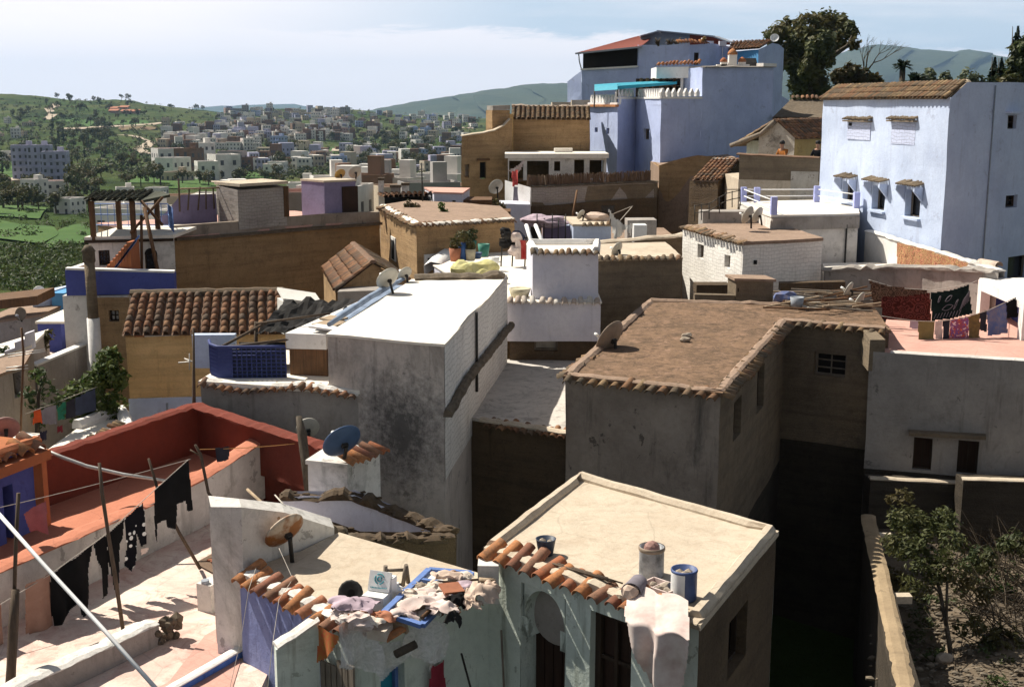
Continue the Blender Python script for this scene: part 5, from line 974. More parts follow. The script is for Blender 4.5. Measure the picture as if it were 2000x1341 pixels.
 m = MB(); rough_coping(m, [V((p.x, p.y, z+.02)) for p in (A2-n1*.15, B2-n1*.12-n2*.12, C2-n2*.15)], .3, .1, 3, .03, .25); m.build('coping', 'white_floor', root)
 s0, s1, za, zb = pix(A2, B2, 765, 463, 773, 508); m = MB(); 
 c = A2+t1*((s0+s1)/2); w = (s1-s0); m.prism([c-t1*w*.5+n1*.03, c+t1*w*.5+n1*.03, c+t1*w*.5-n1*.1, c-t1*w*.5-n1*.1], za, zb); o = m.build('slit_window', 'white_wash', root); m = MB(); m.prism([c-t1*w*.28+n1*.05, c+t1*w*.28+n1*.05, c+t1*w*.28-n1*.05, c-t1*w*.28-n1*.05], za+.05, zb-.12); m.build('pane', 'black_gap', o)
 s0, s1, za, zb = pix(B2, C2, 836, 502, 850, 516); c = B2+t2*((s0+s1)/2); m = MB(.01); m.prism([c-t2*.28+n2*.03, c+t2*.28+n2*.03, c+t2*.28-n2*.1, c-t2*.28-n2*.1], za-.1, zb+.1); o = m.build('round_window', 'white_wash', root); m = MB(); m.prism([c-t2*.16+n2*.05, c+t2*.16+n2*.05, c+t2*.16-n2*.05, c-t2*.16-n2*.05], za-.1, zb-.02); m.build('pane', 'black_gap', o)
earth_row()
def small_tile_gable():
 r0, r1 = P(690, 477, z=-4.3), P(729, 514, z=-4.3); e0, e1 = P(631, 524, z=-4.95), P(656, 570, z=-4.95); root = thing('tile_shed', 'small shed with an orange tiled gable roof in front of the earth walls', 'shed', (r1.x, r1.y, -8)); m = MB(); tileroof(m, e0, e1, r1, r0, .2, .34, .09, 4); m.build('roof', 'clay_tile', root)
 f0, f1 = r0*2-e0, r1*2-e1; f0.z = f1.z = -4.95; m = MB(); tileroof(m, f1, f0, r0, r1, .2, .34, .09, 6); m.build('roof', 'old_tile', root, label='mossy far roof slope'); d = (e1-e0).normalized()
 w = MB(.02); a, b = flat(e1)-d*.2, flat(f1)-d*.2; L = (b-a).length; panel(w, a, b, -8, 0, top=[(0, -5), (L/2, -4.36), (L, -5)], step=.4); panel(w, flat(e0), a, -8, -5); w.build('wall', 'rammed_earth', root); m = MB(); rough_coping(m, [r0+V((0, 0, .0)), r1], .2, .09, 3, .02, .2); m.build('ridge', 'clay_tile', root)
 m = MB(.03); q = P(700, 565, y=33); m.prism([V((q.x-.5, q.y-.5, 0)), V((q.x+1, q.y-.2, 0)), V((q.x+1, q.y+.5, 0)), V((q.x-.5, q.y+.4, 0))], -8, q.z+.02); solo(m, 'low_wall', 'grey_render', 'low grey wall at the foot of the small tiled shed', 'wall')
small_tile_gable()
# --- left tile-roofed house
def left_tile_house():
 e0, e1 = P(238, 655, y=30), P(556, 652, y=30.6); r1, r0 = P(553, 570, y=32.4), P(257, 576, y=31.8); root = thing('tile_roof_house', 'ochre earth house under a broad mossy barrel tile roof', 'house', (e0.x, e0.y, -9)); m = MB(); tileroof(m, e0, e1, r1, r0, .235, .3, .1, 8); m.build('roof', 'clay_tile', root)
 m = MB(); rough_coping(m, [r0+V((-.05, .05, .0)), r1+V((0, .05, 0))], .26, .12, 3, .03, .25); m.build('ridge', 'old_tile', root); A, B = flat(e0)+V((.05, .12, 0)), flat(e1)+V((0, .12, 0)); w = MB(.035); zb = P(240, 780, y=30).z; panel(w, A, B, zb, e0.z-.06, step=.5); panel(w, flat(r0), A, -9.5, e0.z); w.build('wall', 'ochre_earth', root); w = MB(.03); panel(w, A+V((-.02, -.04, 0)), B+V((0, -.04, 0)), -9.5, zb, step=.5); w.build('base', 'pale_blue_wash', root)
 m = MB(); s, z = onplane(330, 783, A, B); q = A+V((s, -.06, z)); m.tube([q, q+V((0, 0, -.6))], .03, 5); m.build('drainpipe', 'grey_sheet', root)
left_tile_house()
# --- pergola house
def pergola_house():
 y = 38; zt = P(200, 468, y=y).z; A, B = flat(P(172, 468, y=y)), flat(P(341, 468, y=y+.6)); C, D = B+V((0, 3.6, 0)), A+V((-.05, 3.6, 0)); hw = pix(A, B, 192, 488, 214, 518); hd = pix(A, B, 284, 495, 309, 560)
 root = thing('pergola_house', 'whitewashed house with an outside stair and a roof terrace under the dark pergola', 'house', (A.x, A.y, -8)); w = MB(.03); panel(w, A, B, -8, zt, [hw, hd], step=.5); panel(w, D, A, -8, zt); w.build('wall', 'old_white', root); window(root, A, B, hw, bars=(2, 2)); window(root, A, B, hd, pane='dark_glass', bars=(0, 0), name='door')
 m = MB(); t = (B-A).normalized(); n = V((t.y, -t.x, 0)); c = (hd[0]+hd[1])/2; rr = (hd[1]-hd[0])/2; ring = [A+t*(c+rr*math.cos(math.pi*k/10))+n*.02+V((0, 0, hd[3]-.02+rr*math.sin(math.pi*k/10))) for k in range(11)]; m.poly(ring); m.build('door_arch', 'black_gap', root)
 m = MB(.02); m.prism([A+V((-.08, -.12, 0)), B+V((0, -.12, 0)), C, D], zt-.02, zt+.09); m.build('terrace_slab', 'white_floor', root); m = MB(); m.bar(A+V((-.08, -.13, zt-.05)), B+V((0, -.13, zt-.05)), .06, .09); m.build('slab_edge', 'dark_wood', root)
 m = MB(); w = 10; p0, p1 = P(208, 532, y=y-1.0), P(262, 470, y=y-1.0)
 for k in range(w): q = p0.lerp(p1, k/w); q2 = p0.lerp(p1, (k+1)/w); m.box(((q.x+q2.x)/2, q.y, (q2.z-8)/2), (abs(q2.x-q.x)+.002*k, .9, q2.z+8))
 m.build('stair', 'orange_wash', root); m = MB(); m.bar(p0+V((.35, -.45, .1)), p1+V((.3, -.45, .2)), .05); m.bar(p0+V((.25, -.45, .0)), p1+V((.2, -.45, .05)), .05); m.build('stair_rail', 'blue_paint', root)
 # blue parapets in front
 y2 = 36; a, b = P(127, 527, y=y2), P(339, 533, y=y2+.4); zb = P(130, 577, y=y2).z; m = MB(.02); m.prism([flat(a), flat(b), flat(b)+V((0, .25, 0)), flat(a)+V((0, .25, 0))], zb, [a.z, b.z, b.z, a.z]); root2 = solo(m, 'blue_parapet', 'deep_blue', 'deep blue parapet below the pergola terrace', 'wall'); m = MB(); m.bar(a+V((0, .12, .03)), b+V((0, .12, .03)), .29, .06); m.build('coping', 'white_wash', root2)
 m = MB(.02); q = P(173, 514, y=38.5); m.bar(a+V((.1, .1, .0)), q, .2, .08); solo(m, 'side_coping', 'white_wash', 'white topped side parapet running back from the blue parapet corner', 'wall')
 a2 = P(122, 577, y=y2+.1); b2 = P(168, 577, y=y2+.1); m = MB(.02); m.prism([flat(a2), flat(b2)+V((1.2, 0, 0)), flat(b2)+V((1.2, 3, 0)), flat(a2)+V((0, 3, 0))], -10, a2.z); solo(m, 'white_wall_block', 'old_white', 'tall off-white wall block under the blue parapet, left of the chimney', 'wall'); c, d = P(183, 580, y=y2-.1), P(252, 580, y=y2-.1); A3, B3 = flat(c), flat(d); hs = [pix(A3, B3, 212, 605, 232, 628)]; r3 = thing('earth_wall', 'dark brown earth wall with a small window below the blue parapet', 'wall', (A3.x, A3.y, -10)); w = MB(.03); panel(w, A3, B3, -10, c.z, hs); w.build('face', 'rammed_earth', r3); window(r3, A3, B3, hs[0], bars=(1, 1))
 p = P(176, 540, y=y2-.5); root3 = thing('chimney', 'tall mossy chimney stack with a pale foot beside the blue parapet', 'chimney', (p.x, p.y, -10)); m = MB(.03); r = .16; z0, z1, z2 = P(176, 672, y=y2-.5).z, P(176, 622, y=y2-.5).z, P(176, 512, y=y2-.5).z
 m.lathe([(r, z1), (r*.95, z2)], (p.x, p.y, 0), 10); m.build('stack', 'grey_earth', root3); m = MB(.02); m.lathe([(r*1.25, -10), (r*1.2, z1+.02)], (p.x, p.y, 0), 10); m.build('foot', 'white_wash', root3); m = MB(); m.lathe([(r*1.1, z2), (r*1.2, z2+.05), (r*1.15, z2+.3), (r*1.35, z2+.32), (r*.6, z2+.5)], (p.x, p.y, 0), 8); m.build('cap', 'dark_stone', root3)
 # pergola
 pg = thing('pergola', 'open terrace pergola with a dark green tiled roof on brown posts', 'pergola', (A.x+1.5, A.y, zt)); f0, f1 = P(163, 392, y=y-.3), P(274, 392, y=y-.3); g0, g1 = P(186, 376, y=y+2.8), P(303, 373, y=y+2.8); m = MB(); tileroof(m, f0, f1, g1, g0, .2, .3, .085, 3); m.build('roof', 'dark_green_tile', pg); h1 = P(330, 379, y=y+2.2); 
 m = MB(); q = [f1, P(332, 380, y=y+1.6), P(318, 374, y=y+3.0), g1]; m.poly(q); m.poly([p-V((0, 0, .08)) for p in q][::-1]); [m.poly([q[i], q[i]-V((0, 0, .08)), q[(i+1) % 4]-V((0, 0, .08)), q[(i+1) % 4]]) for i in range(4)]; m.build('roof_hip', 'dark_green_tile', pg)
 for u, v, dy in ((183, 466, 0), (234, 452, 2.4), (262, 466, 0), (309, 452, 2.4)): m = MB(); b = P(u, v, y=y+dy); m.box((b.x, b.y, (zt+f0.z)/2+.02), (.14, .14, f0.z-zt+.06)); m.build('post', 'brown_wood', pg)
 for a, b in (((275, 392), (318, 440)), ((318, 385), (255, 455)), ((276, 420), (277, 540))): m = MB(); m.tube([P(*a, y=y-.2), P(*b, y=y-.2)], .045, 6); m.build('brace', 'brown_wood', pg)
 m = MB(); m.tube([P(282, 405, y=y-.4), P(310, 538, y=y-1.0)], .06, 6); m.build('prop', 'brown_wood', pg)
 rl = MB()
 for a, b in ((P(183, 466, y=y), P(186, 448, y=y+3)), (P(186, 448, y=y+3), P(330, 448, y=y+3)), (P(330, 448, y=y+3), P(340, 460, y=y+.4))):
  for h in (.15, .5, .85): rl.tube([a+V((0, 0, h)), b+V((0, 0, h))], .018, 4)
  k = int((b-a).length/.22)
  for i in range(k+1): q = a.lerp(b, i/max(1, k)); rl.tube([q+V((0, 0, .1)), q+V((0, 0, .85))], .012, 4)
 solo(rl, 'terrace_railing', 'blue_paint', 'pale blue wire railing round the pergola terrace', 'railing')
pergola_house()
# --- lower left cluster
def left_cluster():
 y = 41; A, B = flat(P(-60, 640, y=y-2)), flat(P(78, 600, y=y)); z = P(40, 618, y=y).z; root = house('brown_roof_annex', 'low grey house with a brown tin canopy at the left edge', 'house', [A, B, B+V((0, 3, 0)), A+V((0, 4, 0))], z, -12, 'grey_render', 'brown_roof', amp=.02)
 m = MB(.01); a, b = P(-40, 590, y=y-1.5), P(72, 578, y=y-.5); m.prism([flat(a), flat(b), flat(b)+V((0, 1.6, 0)), flat(a)+V((0, 1.6, 0))], [a.z-.3, b.z-.3, b.z-.25, a.z-.25], [a.z, b.z, b.z+.05, a.z+.05]); m.build('canopy', 'brown_wood', root)
 a, b = P(62, 582, y=42.5), P(102, 575, y=43); m = MB(.02); m.prism([flat(a), flat(b), flat(b)+V((.2, 2, 0)), flat(a)+V((0, 2, 0))], -11, [a.z+.05, b.z+.12, b.z+.12, a.z+.05]); solo(m, 'pale_blue_house', 'pale_blue_wash', 'small pale blue house behind the tin canopy', 'house'); a, b = P(100, 578, y=42.8), P(126, 576, y=42.8); m = MB(.02); m.prism([flat(a), flat(b), flat(b)+V((0, 2, 0)), flat(a)+V((0, 2, 0))], -11, a.z+.1); solo(m, 'turquoise_wall', 'sky_blue_wash', 'turquoise wall end left of the tall off-white block', 'wall')
 a, b = P(73, 632, y=37), P(119, 634, y=37); m = MB(.015); m.prism([flat(a), flat(b), flat(b)+V((.3, 2.2, 0)), flat(a)+V((.1, 2.2, 0))], -11, a.z); root = solo(m, 'blue_shed', 'deep_blue', 'dark blue shed with a pale roof left of the tall white wall block', 'shed'); m = MB(.01); m.prism([flat(a)+V((-.05, -.05, 0)), flat(b)+V((.12, -.05, 0)), flat(b)+V((.4, 2.3, 0)), flat(a)+V((.0, 2.3, 0))], a.z, a.z+.07); m.build('roof', 'white_floor', root)
 # terrace with the diagonal white-topped wall
 p, q = P(70, 715, y=33.5), P(172, 672, y=36.2); m = MB(.02); L = (flat(q)-flat(p)).length; panel(m, p, q, -11, 0, top=[(0, p.z), (L, q.z)]); panel(m, q+V((-.2, .1, 0)), p+V((-.2, .1, 0)), -11, 0, top=[(0, q.z), (L, p.z)]); root = m.build('diagonal_wall', 'grey_render', None, V((p.x, p.y, -11)), label='grey wall with a white top climbing to the chimney foot', category='wall'); m = MB(); m.bar(p+V((-.1, .05, .02)), q+V((-.1, .05, .02)), .26, .06); m.build('coping', 'white_wash', root)
 zf = p.z-.25; m = MB(); m.prism([flat(p)+V((-.2, .1, 0)), flat(q)+V((-.2, .1, 0)), flat(q)+V((-2.0, .8, 0)), flat(p)+V((-1.5, 1.2, 0))], -11, zf); solo(m, 'small_terrace', 'terrace_floor', 'small sunlit terrace behind the diagonal grey wall', 'terrace')
 A, B = flat(P(-40, 700, y=31.5)), flat(P(58, 672, y=34)); z = P(30, 668, y=33).z; root = house('stepped_house', 'grey house with stepped white wall tops behind the aerial', 'house', [A, B, B+V((-.4, 2.5, 0)), A+V((-.6, 2.5, 0))], z-.35, -12, 'grey_render', 'white_floor', amp=.02, tops=None)
 m = MB(.02); d = (B-A).normalized(); [m.prism([A+d*s, A+d*(s+.5), A+d*(s+.5)+V((-.05, .25, 0)), A+d*s+V((-.05, .25, 0))], z-.4, z-.2+.14*k) for k, s in enumerate((1.2, 1.72, 2.24))]; m.build('stepped_parapet', 'lilac_white', root)
 A, B = flat(P(-60, 850, y=27.5)), flat(P(48, 760, y=30)); root = house('shaded_house', 'grey shaded house front below the terrace aerial at the left', 'house', [A, B, B+V((-.5, 2, 0)), A+V((-1, 2, 0))], P(20, 735, y=29).z, -12, 'grey_render', 'brown_roof', amp=.02, holes={0: [(27, 725, 46, 775, 'open')]})
 # white stepped roofs
 z = -7.55; pts = [P(90, 880, z=z), P(262, 858, z=z), P(236, 806, z=z), P(150, 836, z=z)]; pts = [flat(p) for p in pts]; m = MB(.02); m.prism(pts, -12, z); root = solo(m, 'white_roof', 'white_floor', 'bright white roof between the shrubs and the red parapet', 'roof'); m = MB(); rough_coping(m, [V((p.x, p.y, z)) for p in (pts[3], pts[2], pts[1])], .28, .2, 3, .05, .25); m.build('parapet', 'white_wash', root)
 m = MB(); a, b = P(178, 868, z=z+.1), P(240, 832, z=z+.1); d = (b-a).normalized(); eave(m, a, b, V((d.y, -d.x, 0)), .2, .34, .09, .3, 0, 2); solo(m, 'tile_row', 'old_tile', 'short row of old roof tiles along the bright white roof', 'tiles')
 z = -7.0; pts = [flat(P(20, 885, z=z)), flat(P(80, 868, z=z)), flat(P(78, 846, z=z)), flat(P(28, 842, z=z))]; m = MB(.01); m.prism(pts, -12, z); solo(m, 'white_roof', 'white_floor', 'small white roof behind the corner house with the orange pillar', 'roof')
left_cluster()
# ---- the blue house group on the rise, and the brown house left of it
def centre_blue():
 A, B, C, D, E = flat(P(1149, 203, y=68)), flat(P(1207, 203, y=64.4)), flat(P(1242, 200, y=66.2)), flat(P(1291, 190, y=62)), flat(P(1511, 132, y=66.5)); G = E+V((-4, 8, 0)); H = A+V((1, 6, 0))
 zt, zc = .12, .42; s, _ = onplane(1371, 190, D, E); M = D+(E-D).normalized()*s; zh = P(1371, 131, y=M.y).z; zh2 = P(1511, 131, y=E.y).z
 root = thing('blue_house', 'big blue-washed house with a tall blank side and a crenellated terrace', 'house', (D.x, D.y, -8)); hs = {0: [pix(A, B, 1161, 249, 1167, 258), pix(A, B, 1184, 250, 1190, 262)], 2: [pix(C, D, 1257, 252, 1267, 273)]}; w = MB(.04)
 panel(w, A, B, -9, zt, hs[0], step=.6); panel(w, B, C, -9, zc, step=.6); panel(w, C, D, -9, zc, hs[2], step=.6); panel(w, D, M, -9, zc, step=.6); panel(w, M, E, -9, 0, top=[(0, zh), ((E-M).length, zh2)], step=.8); panel(w, E, G, -9, zh2); panel(w, H, A, -9, zt); Md = M+V((-.6, 3.5, 0)); panel(w, Md, M, zc-.4, zh); w.build('wall', 'blue_wash', root)
 for P0, P1, hh in ((A, B, hs[0]), (C, D, hs[2])):
  for h in hh: window(root, P0, P1, h, frame='grey_wood', pane='pale_board' if P0 is A else 'dark_glass', bars=(0, 0), name='opening', fw=.04)
 m = MB(); m.poly([V((p.x, p.y, zc-.42)) for p in (A, B, C, D, M, Md, H)]); m.build('terrace_floor', 'white_floor', root); m = MB(); m.poly([V((p.x, p.y, zh-.05)) for p in (M, E, G, Md)]); m.build('roof', 'cream_roof', root)
 m = MB(); rough_coping(m, [V((p.x, p.y, z)) for p, z in ((M, zh-.02), (E, zh2-.02))], .34, .07, 3, .03, .4); m.build('coping', 'grey_render', root); m = MB(.01); t = (E-M).normalized(); q = E-t*1.0; m.bar(V((q.x, q.y+.1, zh2+.1)), V((E.x, E.y+.1, zh2+.08)), .5, .16); m.build('end_block', 'white_wash', root)
 m = MB()
 for p, q, z in ((A, B, zt), (B, C, zc-.02), (C, D, zc-.02), (D, M, zc-.02)):
  d = (q-p); L = d.length; d /= L; k = max(2, int(L/.36)); n = V((d.y, -d.x, 0))
  for i in range(k):
   c = p+d*(L*(i+.5)/k)-n*.08; o = [(-.11, 0), (.11, 0), (.13, .2), (.0, .42), (-.13, .2)]; f = [V((c.x, c.y, z))+d*x+V((0, 0, y)) for x, y in o]; b = [x-n*.14 for x in f]; m.poly(f); m.poly(b[::-1]); [m.poly([f[j], b[j], b[(j+1) % 5], f[(j+1) % 5]]) for j in range(5)]
  m.bar(V((p.x, p.y, z-.05))-n*.06, V((q.x, q.y, z-.05))-n*.06, .2, .1)
 m.build('crenellation', 'white_wash', root); m = MB(); n = V(((B-A).y, -(B-A).x, 0)).normalized(); m.bar(V((A.x, A.y, zt-.16))+n*.05, V((B.x, B.y, zt-.16))+n*.05, .2, .12); m.build('tile_band', 'near_tile', root)
 # white kiosk on the terrace with wooden posts; turquoise awning
 y = 66.5; k = thing('terrace_kiosk', 'white open kiosk with brown posts and an orange tile edge on the blue house terrace', 'kiosk', (P(1330, 190, y=y).x, y, 0)); a, b = P(1340, 155, y=y), P(1371, 192, y=y-.8); m = MB(.01); z0 = zc-.42; ztop = P(1340, 152, y=y).z
 m.prism([V((a.x, a.y, 0)), V((b.x, b.y, 0)), V((b.x, b.y+2.4, 0)), V((a.x, a.y+2.4, 0))], z0, ztop); m.build('wall', 'white_wash', k); a2, b2 = P(1282, 152, y=y+.2), P(1368, 150, y=y-.9); zz = P(1325, 131, y=y).z; m = MB(.01); m.prism([flat(a2), flat(b2), flat(b2)+V((0, 2.6, 0)), flat(a2)+V((0, 2.6, 0))], ztop-.02, zz); m.build('fascia', 'white_wash', k)
 m = MB(); d = (flat(b2)-flat(a2)).normalized(); eave(m, V((a2.x, a2.y, zz+.04)), V((b2.x, b2.y, zz+.1)), V((d.y, -d.x, 0)), .2, .4, .1, .5, 0, 3); m.build('tile_eave', 'near_tile', k)
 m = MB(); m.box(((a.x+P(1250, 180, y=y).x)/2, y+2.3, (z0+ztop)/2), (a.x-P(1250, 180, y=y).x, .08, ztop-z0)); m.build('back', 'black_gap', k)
 for u in (1252, 1264, 1276, 1290, 1302, 1317, 1331): m = MB(); q = P(u, 180, y=y+(0 if u % 2 else .9)); m.box((q.x, q.y, (z0+ztop)/2), (.14, .14, ztop-z0)); m.build('post', 'brown_wood' if u not in (1331,) else 'white_wash', k)
 m = MB(); [m.bar(P(1252, v, y=y+.5), P(1338, v, y=y+.5), .05, .05) for v in (168, 176)]; m.build('lattice_rail', 'grey_wood', k)
 m = MB(); a, b, c, d = P(1161, 178, y=66), P(1206, 175, y=64.4), P(1206, 162, y=65.6), P(1161, 165, y=67.2); m.grid([[a.lerp(b, i/6) for i in range(7)], [(a.lerp(b, i/6)+d.lerp(c, i/6))/2+V((0, 0, .05)) for i in range(7)], [d.lerp(c, i/6) for i in range(7)]]); e, f, g, h = P(1206, 168, y=64.6), P(1322, 160, y=66), P(1330, 156, y=68), P(1206, 162, y=67); m.grid([[e, f], [h, g]]); m.grid([[e-V((0, 0, .18)), f-V((0, 0, .12))], [e, f]]); r = solo(m, 'awning', 'teal_awning', 'turquoise cloth awning on thin posts over the crenellated terrace', 'awning'); m = MB()
 for u, v, yy in ((1161, 178, 66), (1206, 175, 64.5)): q = P(u, v, y=yy); m = MB(); m.tube([q, V((q.x, q.y, z0-.1))], .035, 5); m.build('post', 'iron', r)
 # toy mosque ornament on the wall top
 o = thing('ornament', 'miniature white mosque ornament with orange domes on the blue wall top', 'ornament', P(1430, 131, y=66)); m = MB()
 for u, w, h in ((1430, .42, .62), (1413, .3, .25), (1449, .34, .25)): q = P(u, 131, y=66); m.box((q.x, q.y, q.z+h/2), (w, w, h))
 q = P(1431, 131, y=66); m.box((q.x, q.y, q.z+.06), (1.7, .3, .14)); m.build('towers', 'white_wash', o); m = MB()
 for u, w, h in ((1430, .27, .62), (1413, .2, .25), (1449, .22, .25)): q = P(u, 131, y=66); m.lathe([(w, q.z+h), (w*.9, q.z+h+w*.5), (w*.5, q.z+h+w*.95), (.02, q.z+h+w*1.2)], (q.x, q.y, 0), 8)
 m.build('domes', 'near_tile', o)
centre_blue()
def rear_blue():
 y = 79; root = thing('rear_blue_house', 'tall blue house with a dark open loft under a red tin roof', 'house', (P(1240, 200, y=y).x, y, -4)); w = MB(.05); a, b, c, d = flat(P(1108, 160, y=80)), flat(P(1136, 138, y=79)), flat(P(1247, 130, y=77)), flat(P(1347, 87, y=75.6)); z = lambda u, v, yy: P(u, v, y=yy).z
 panel(w, a, b, -6, 0, top=[(0, z(1108, 160, 80)), ((b-a).length, z(1136, 138, 79))]); panel(w, b, c, -6, 0, top=[(0, z(1136, 136, 79)), ((c-b).length, z(1247, 129, 77))]); panel(w, c, d, -6, 0, top=[(0, z(1247, 88, 77)), ((d-c).length*.55, z(1300, 89, 76.3)), ((d-c).length, z(1347, 84, 75.6))], step=.6); panel(w, c+V((-.5, 4, 0)), c, z(1247, 129, 77)-.1, z(1247, 88, 77)); w.build('wall', 'blue_wash', root)
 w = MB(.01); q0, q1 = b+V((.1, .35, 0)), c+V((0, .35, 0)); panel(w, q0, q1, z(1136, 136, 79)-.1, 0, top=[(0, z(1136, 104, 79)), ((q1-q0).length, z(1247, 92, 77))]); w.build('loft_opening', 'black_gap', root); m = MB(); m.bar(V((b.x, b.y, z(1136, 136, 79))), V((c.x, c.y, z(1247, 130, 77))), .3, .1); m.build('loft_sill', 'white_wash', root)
 m = MB(); A, B, C, D = P(1124, 104, y=78.6), P(1252, 91, y=76.6), P(1290, 61, y=83.5), P(1240, 73, y=84); m.grid([[A.lerp(B, i/30)+V((0, 0, .03*(i % 2))) for i in range(31)], [D.lerp(C, i/30)+V((0, 0, .03*(i % 2))) for i in range(31)]]); m.build('tin_roof', 'sheet_red', root)
 m = MB(); m.bar(A+V((0, -.05, -.03)), B+V((0, -.05, -.03)), .1, .1); m.tube([A+V((.2, 0, -.05)), A+V((.25, .1, -.5)), V((b.x, b.y, z(1136, 136, 79)))], .04, 5); m.build('gutter', 'grey_sheet', root)
 m = MB(); q = [P(1251, 91, y=80), P(1347, 88, y=79), P(1347, 68, y=79.4), P(1287, 62, y=80.2), P(1251, 72, y=80.4)]; m.poly(q); m.build('gable_sheet', 'grey_sheet', root); m = MB(); q = [P(1347, 88, y=79), P(1428, 88, y=78), P(1425, 83, y=78), P(1397, 73, y=78.6), P(1347, 68, y=79.4)]; m.poly(q); m.build('gable_sheet', 'sheet_red', root); m = MB(); pl = [P(1250, 71, y=80), P(1287, 61, y=80), P(1397, 71.5, y=78.4), P(1428, 83, y=77.8)]; [m.bar(p, q, .9, .07) for p, q in zip(pl, pl[1:])]; m.build('roof_edge', 'grey_sheet', root)
 for k, (u, v, mt) in enumerate(((1286, 78, 'dark_stone'), (1308, 80, 'dry_twig'), (1322, 78, 'dry_twig'))): m = MB(); [m.tube([P(u, 90, y=76.4), P(u+R.uniform(-9, 9), v+R.uniform(-6, 4), y=76.4+R.uniform(-.3, .3))], [.05, .015], 4) for _ in range(16)]; solo(m, 'dry_plant', 'dry_twig', ('dry plant under the roof peak of the rear blue house', 'dry pale plant left of the dry tuft on the blue wall top', 'tall dry tuft growing from the blue wall top')[k], 'plant')
 e, f = flat(P(1347, 86, y=75.6)), flat(P(1434, 88, y=77)); h = pix(e, f, 1356, 103, 1366, 127); r2 = thing('blue_annex', 'blue annex with a single dark doorway beside the rear blue house', 'house', (e.x, e.y, -3)); w = MB(.04); panel(w, e, f, -3, 0, [h], top=[(0, z(1347, 88, 75.6)), ((f-e).length*.5, z(1390, 85, 76)), ((f-e).length, z(1434, 92, 77))], step=.6); w.build('wall', 'blue_wash', r2); window(r2, e, f, h, bars=(0, 1), name='door', pane='old_door'); m = MB(); n = V(((f-e).y, -(f-e).x, 0)).normalized(); t = (f-e).normalized(); eave(m, V((e.x, e.y, z(1347, 86, 75.6)))-t*.9, V((e.x, e.y, z(1347, 86, 75.6)))+t*1.3, n, .22, .45, .1, .5, .02, 3); m.build('tile_eave', 'near_tile', r2)
 for k, u in enumerate((1386, 1411)): m = MB(.02); q = P(u, 84, y=76.6); m.box((q.x, q.y, q.z-.05), (.42, .4, .3)); m.box((q.x, q.y-.12, q.z-1.0), (.06, .06, 1.8)); m.build('rain_spout', 'lilac_white', r2)
 a, b, c = flat(P(1431, 100, y=76.5)), flat(P(1482, 98, y=74.2)), flat(P(1531, 95, y=77.5)); r3 = thing('tiled_blue_house', 'blue house with a brown tiled monopitch in front of the big tree', 'house', (b.x, b.y, -4)); w = MB(.03); zt = z(1482, 97, 74.2); panel(w, a, b, -4, zt); w.build('wall', 'sky_blue_wash', r3); w = MB(.04); L = (c-b).length; panel(w, b, c, -4, 0, top=[(0, zt), (L*.5, z(1507, 84, 76)), (L*.8, z(1522, 87, 77)), (L, z(1531, 95, 77.5))], step=.6); panel(w, c, c+V((-1, 5, 0)), -4, zt); w.build('gable_wall', 'blue_wash', r3)
 q0, q1 = V((a.x, a.y, zt+.03))+V((-.25, -.15, 0)), V((b.x, b.y, zt+.05))+V((0, -.15, 0)); u0, u1 = P(1430, 82, y=80), P(1510, 79, y=77.8); m = MB(); tileroof(m, q0, q1, u1, u0, .25, .4, .11, 4); m.build('roof', 'clay_tile', r3); w = MB(.05); panel(w, c+V((-.1, .3, 0)), c+V((1.2, 1.5, 0)), -6, 0, top=[(0, z(1531, 185, 78)), (1.7, z(1560, 205, 78))]); w.build('sloped_buttress', 'blue_wash', r3)
 m = MB(); q = P(1466, 131, y=70); m.prism([V((q.x-.4, q.y, 0)), V((q.x+.4, q.y, 0)), V((q.x+.4, q.y+.6, 0)), V((q.x-.4, q.y+.6, 0))], q.z-1, [q.z+.05, q.z+.05, q.z+.5, q.z+.5]); solo(m, 'covered_tank', 'dark_tarp', 'dark covered tank on the roof right of the toy mosque', 'tank')
rear_blue()
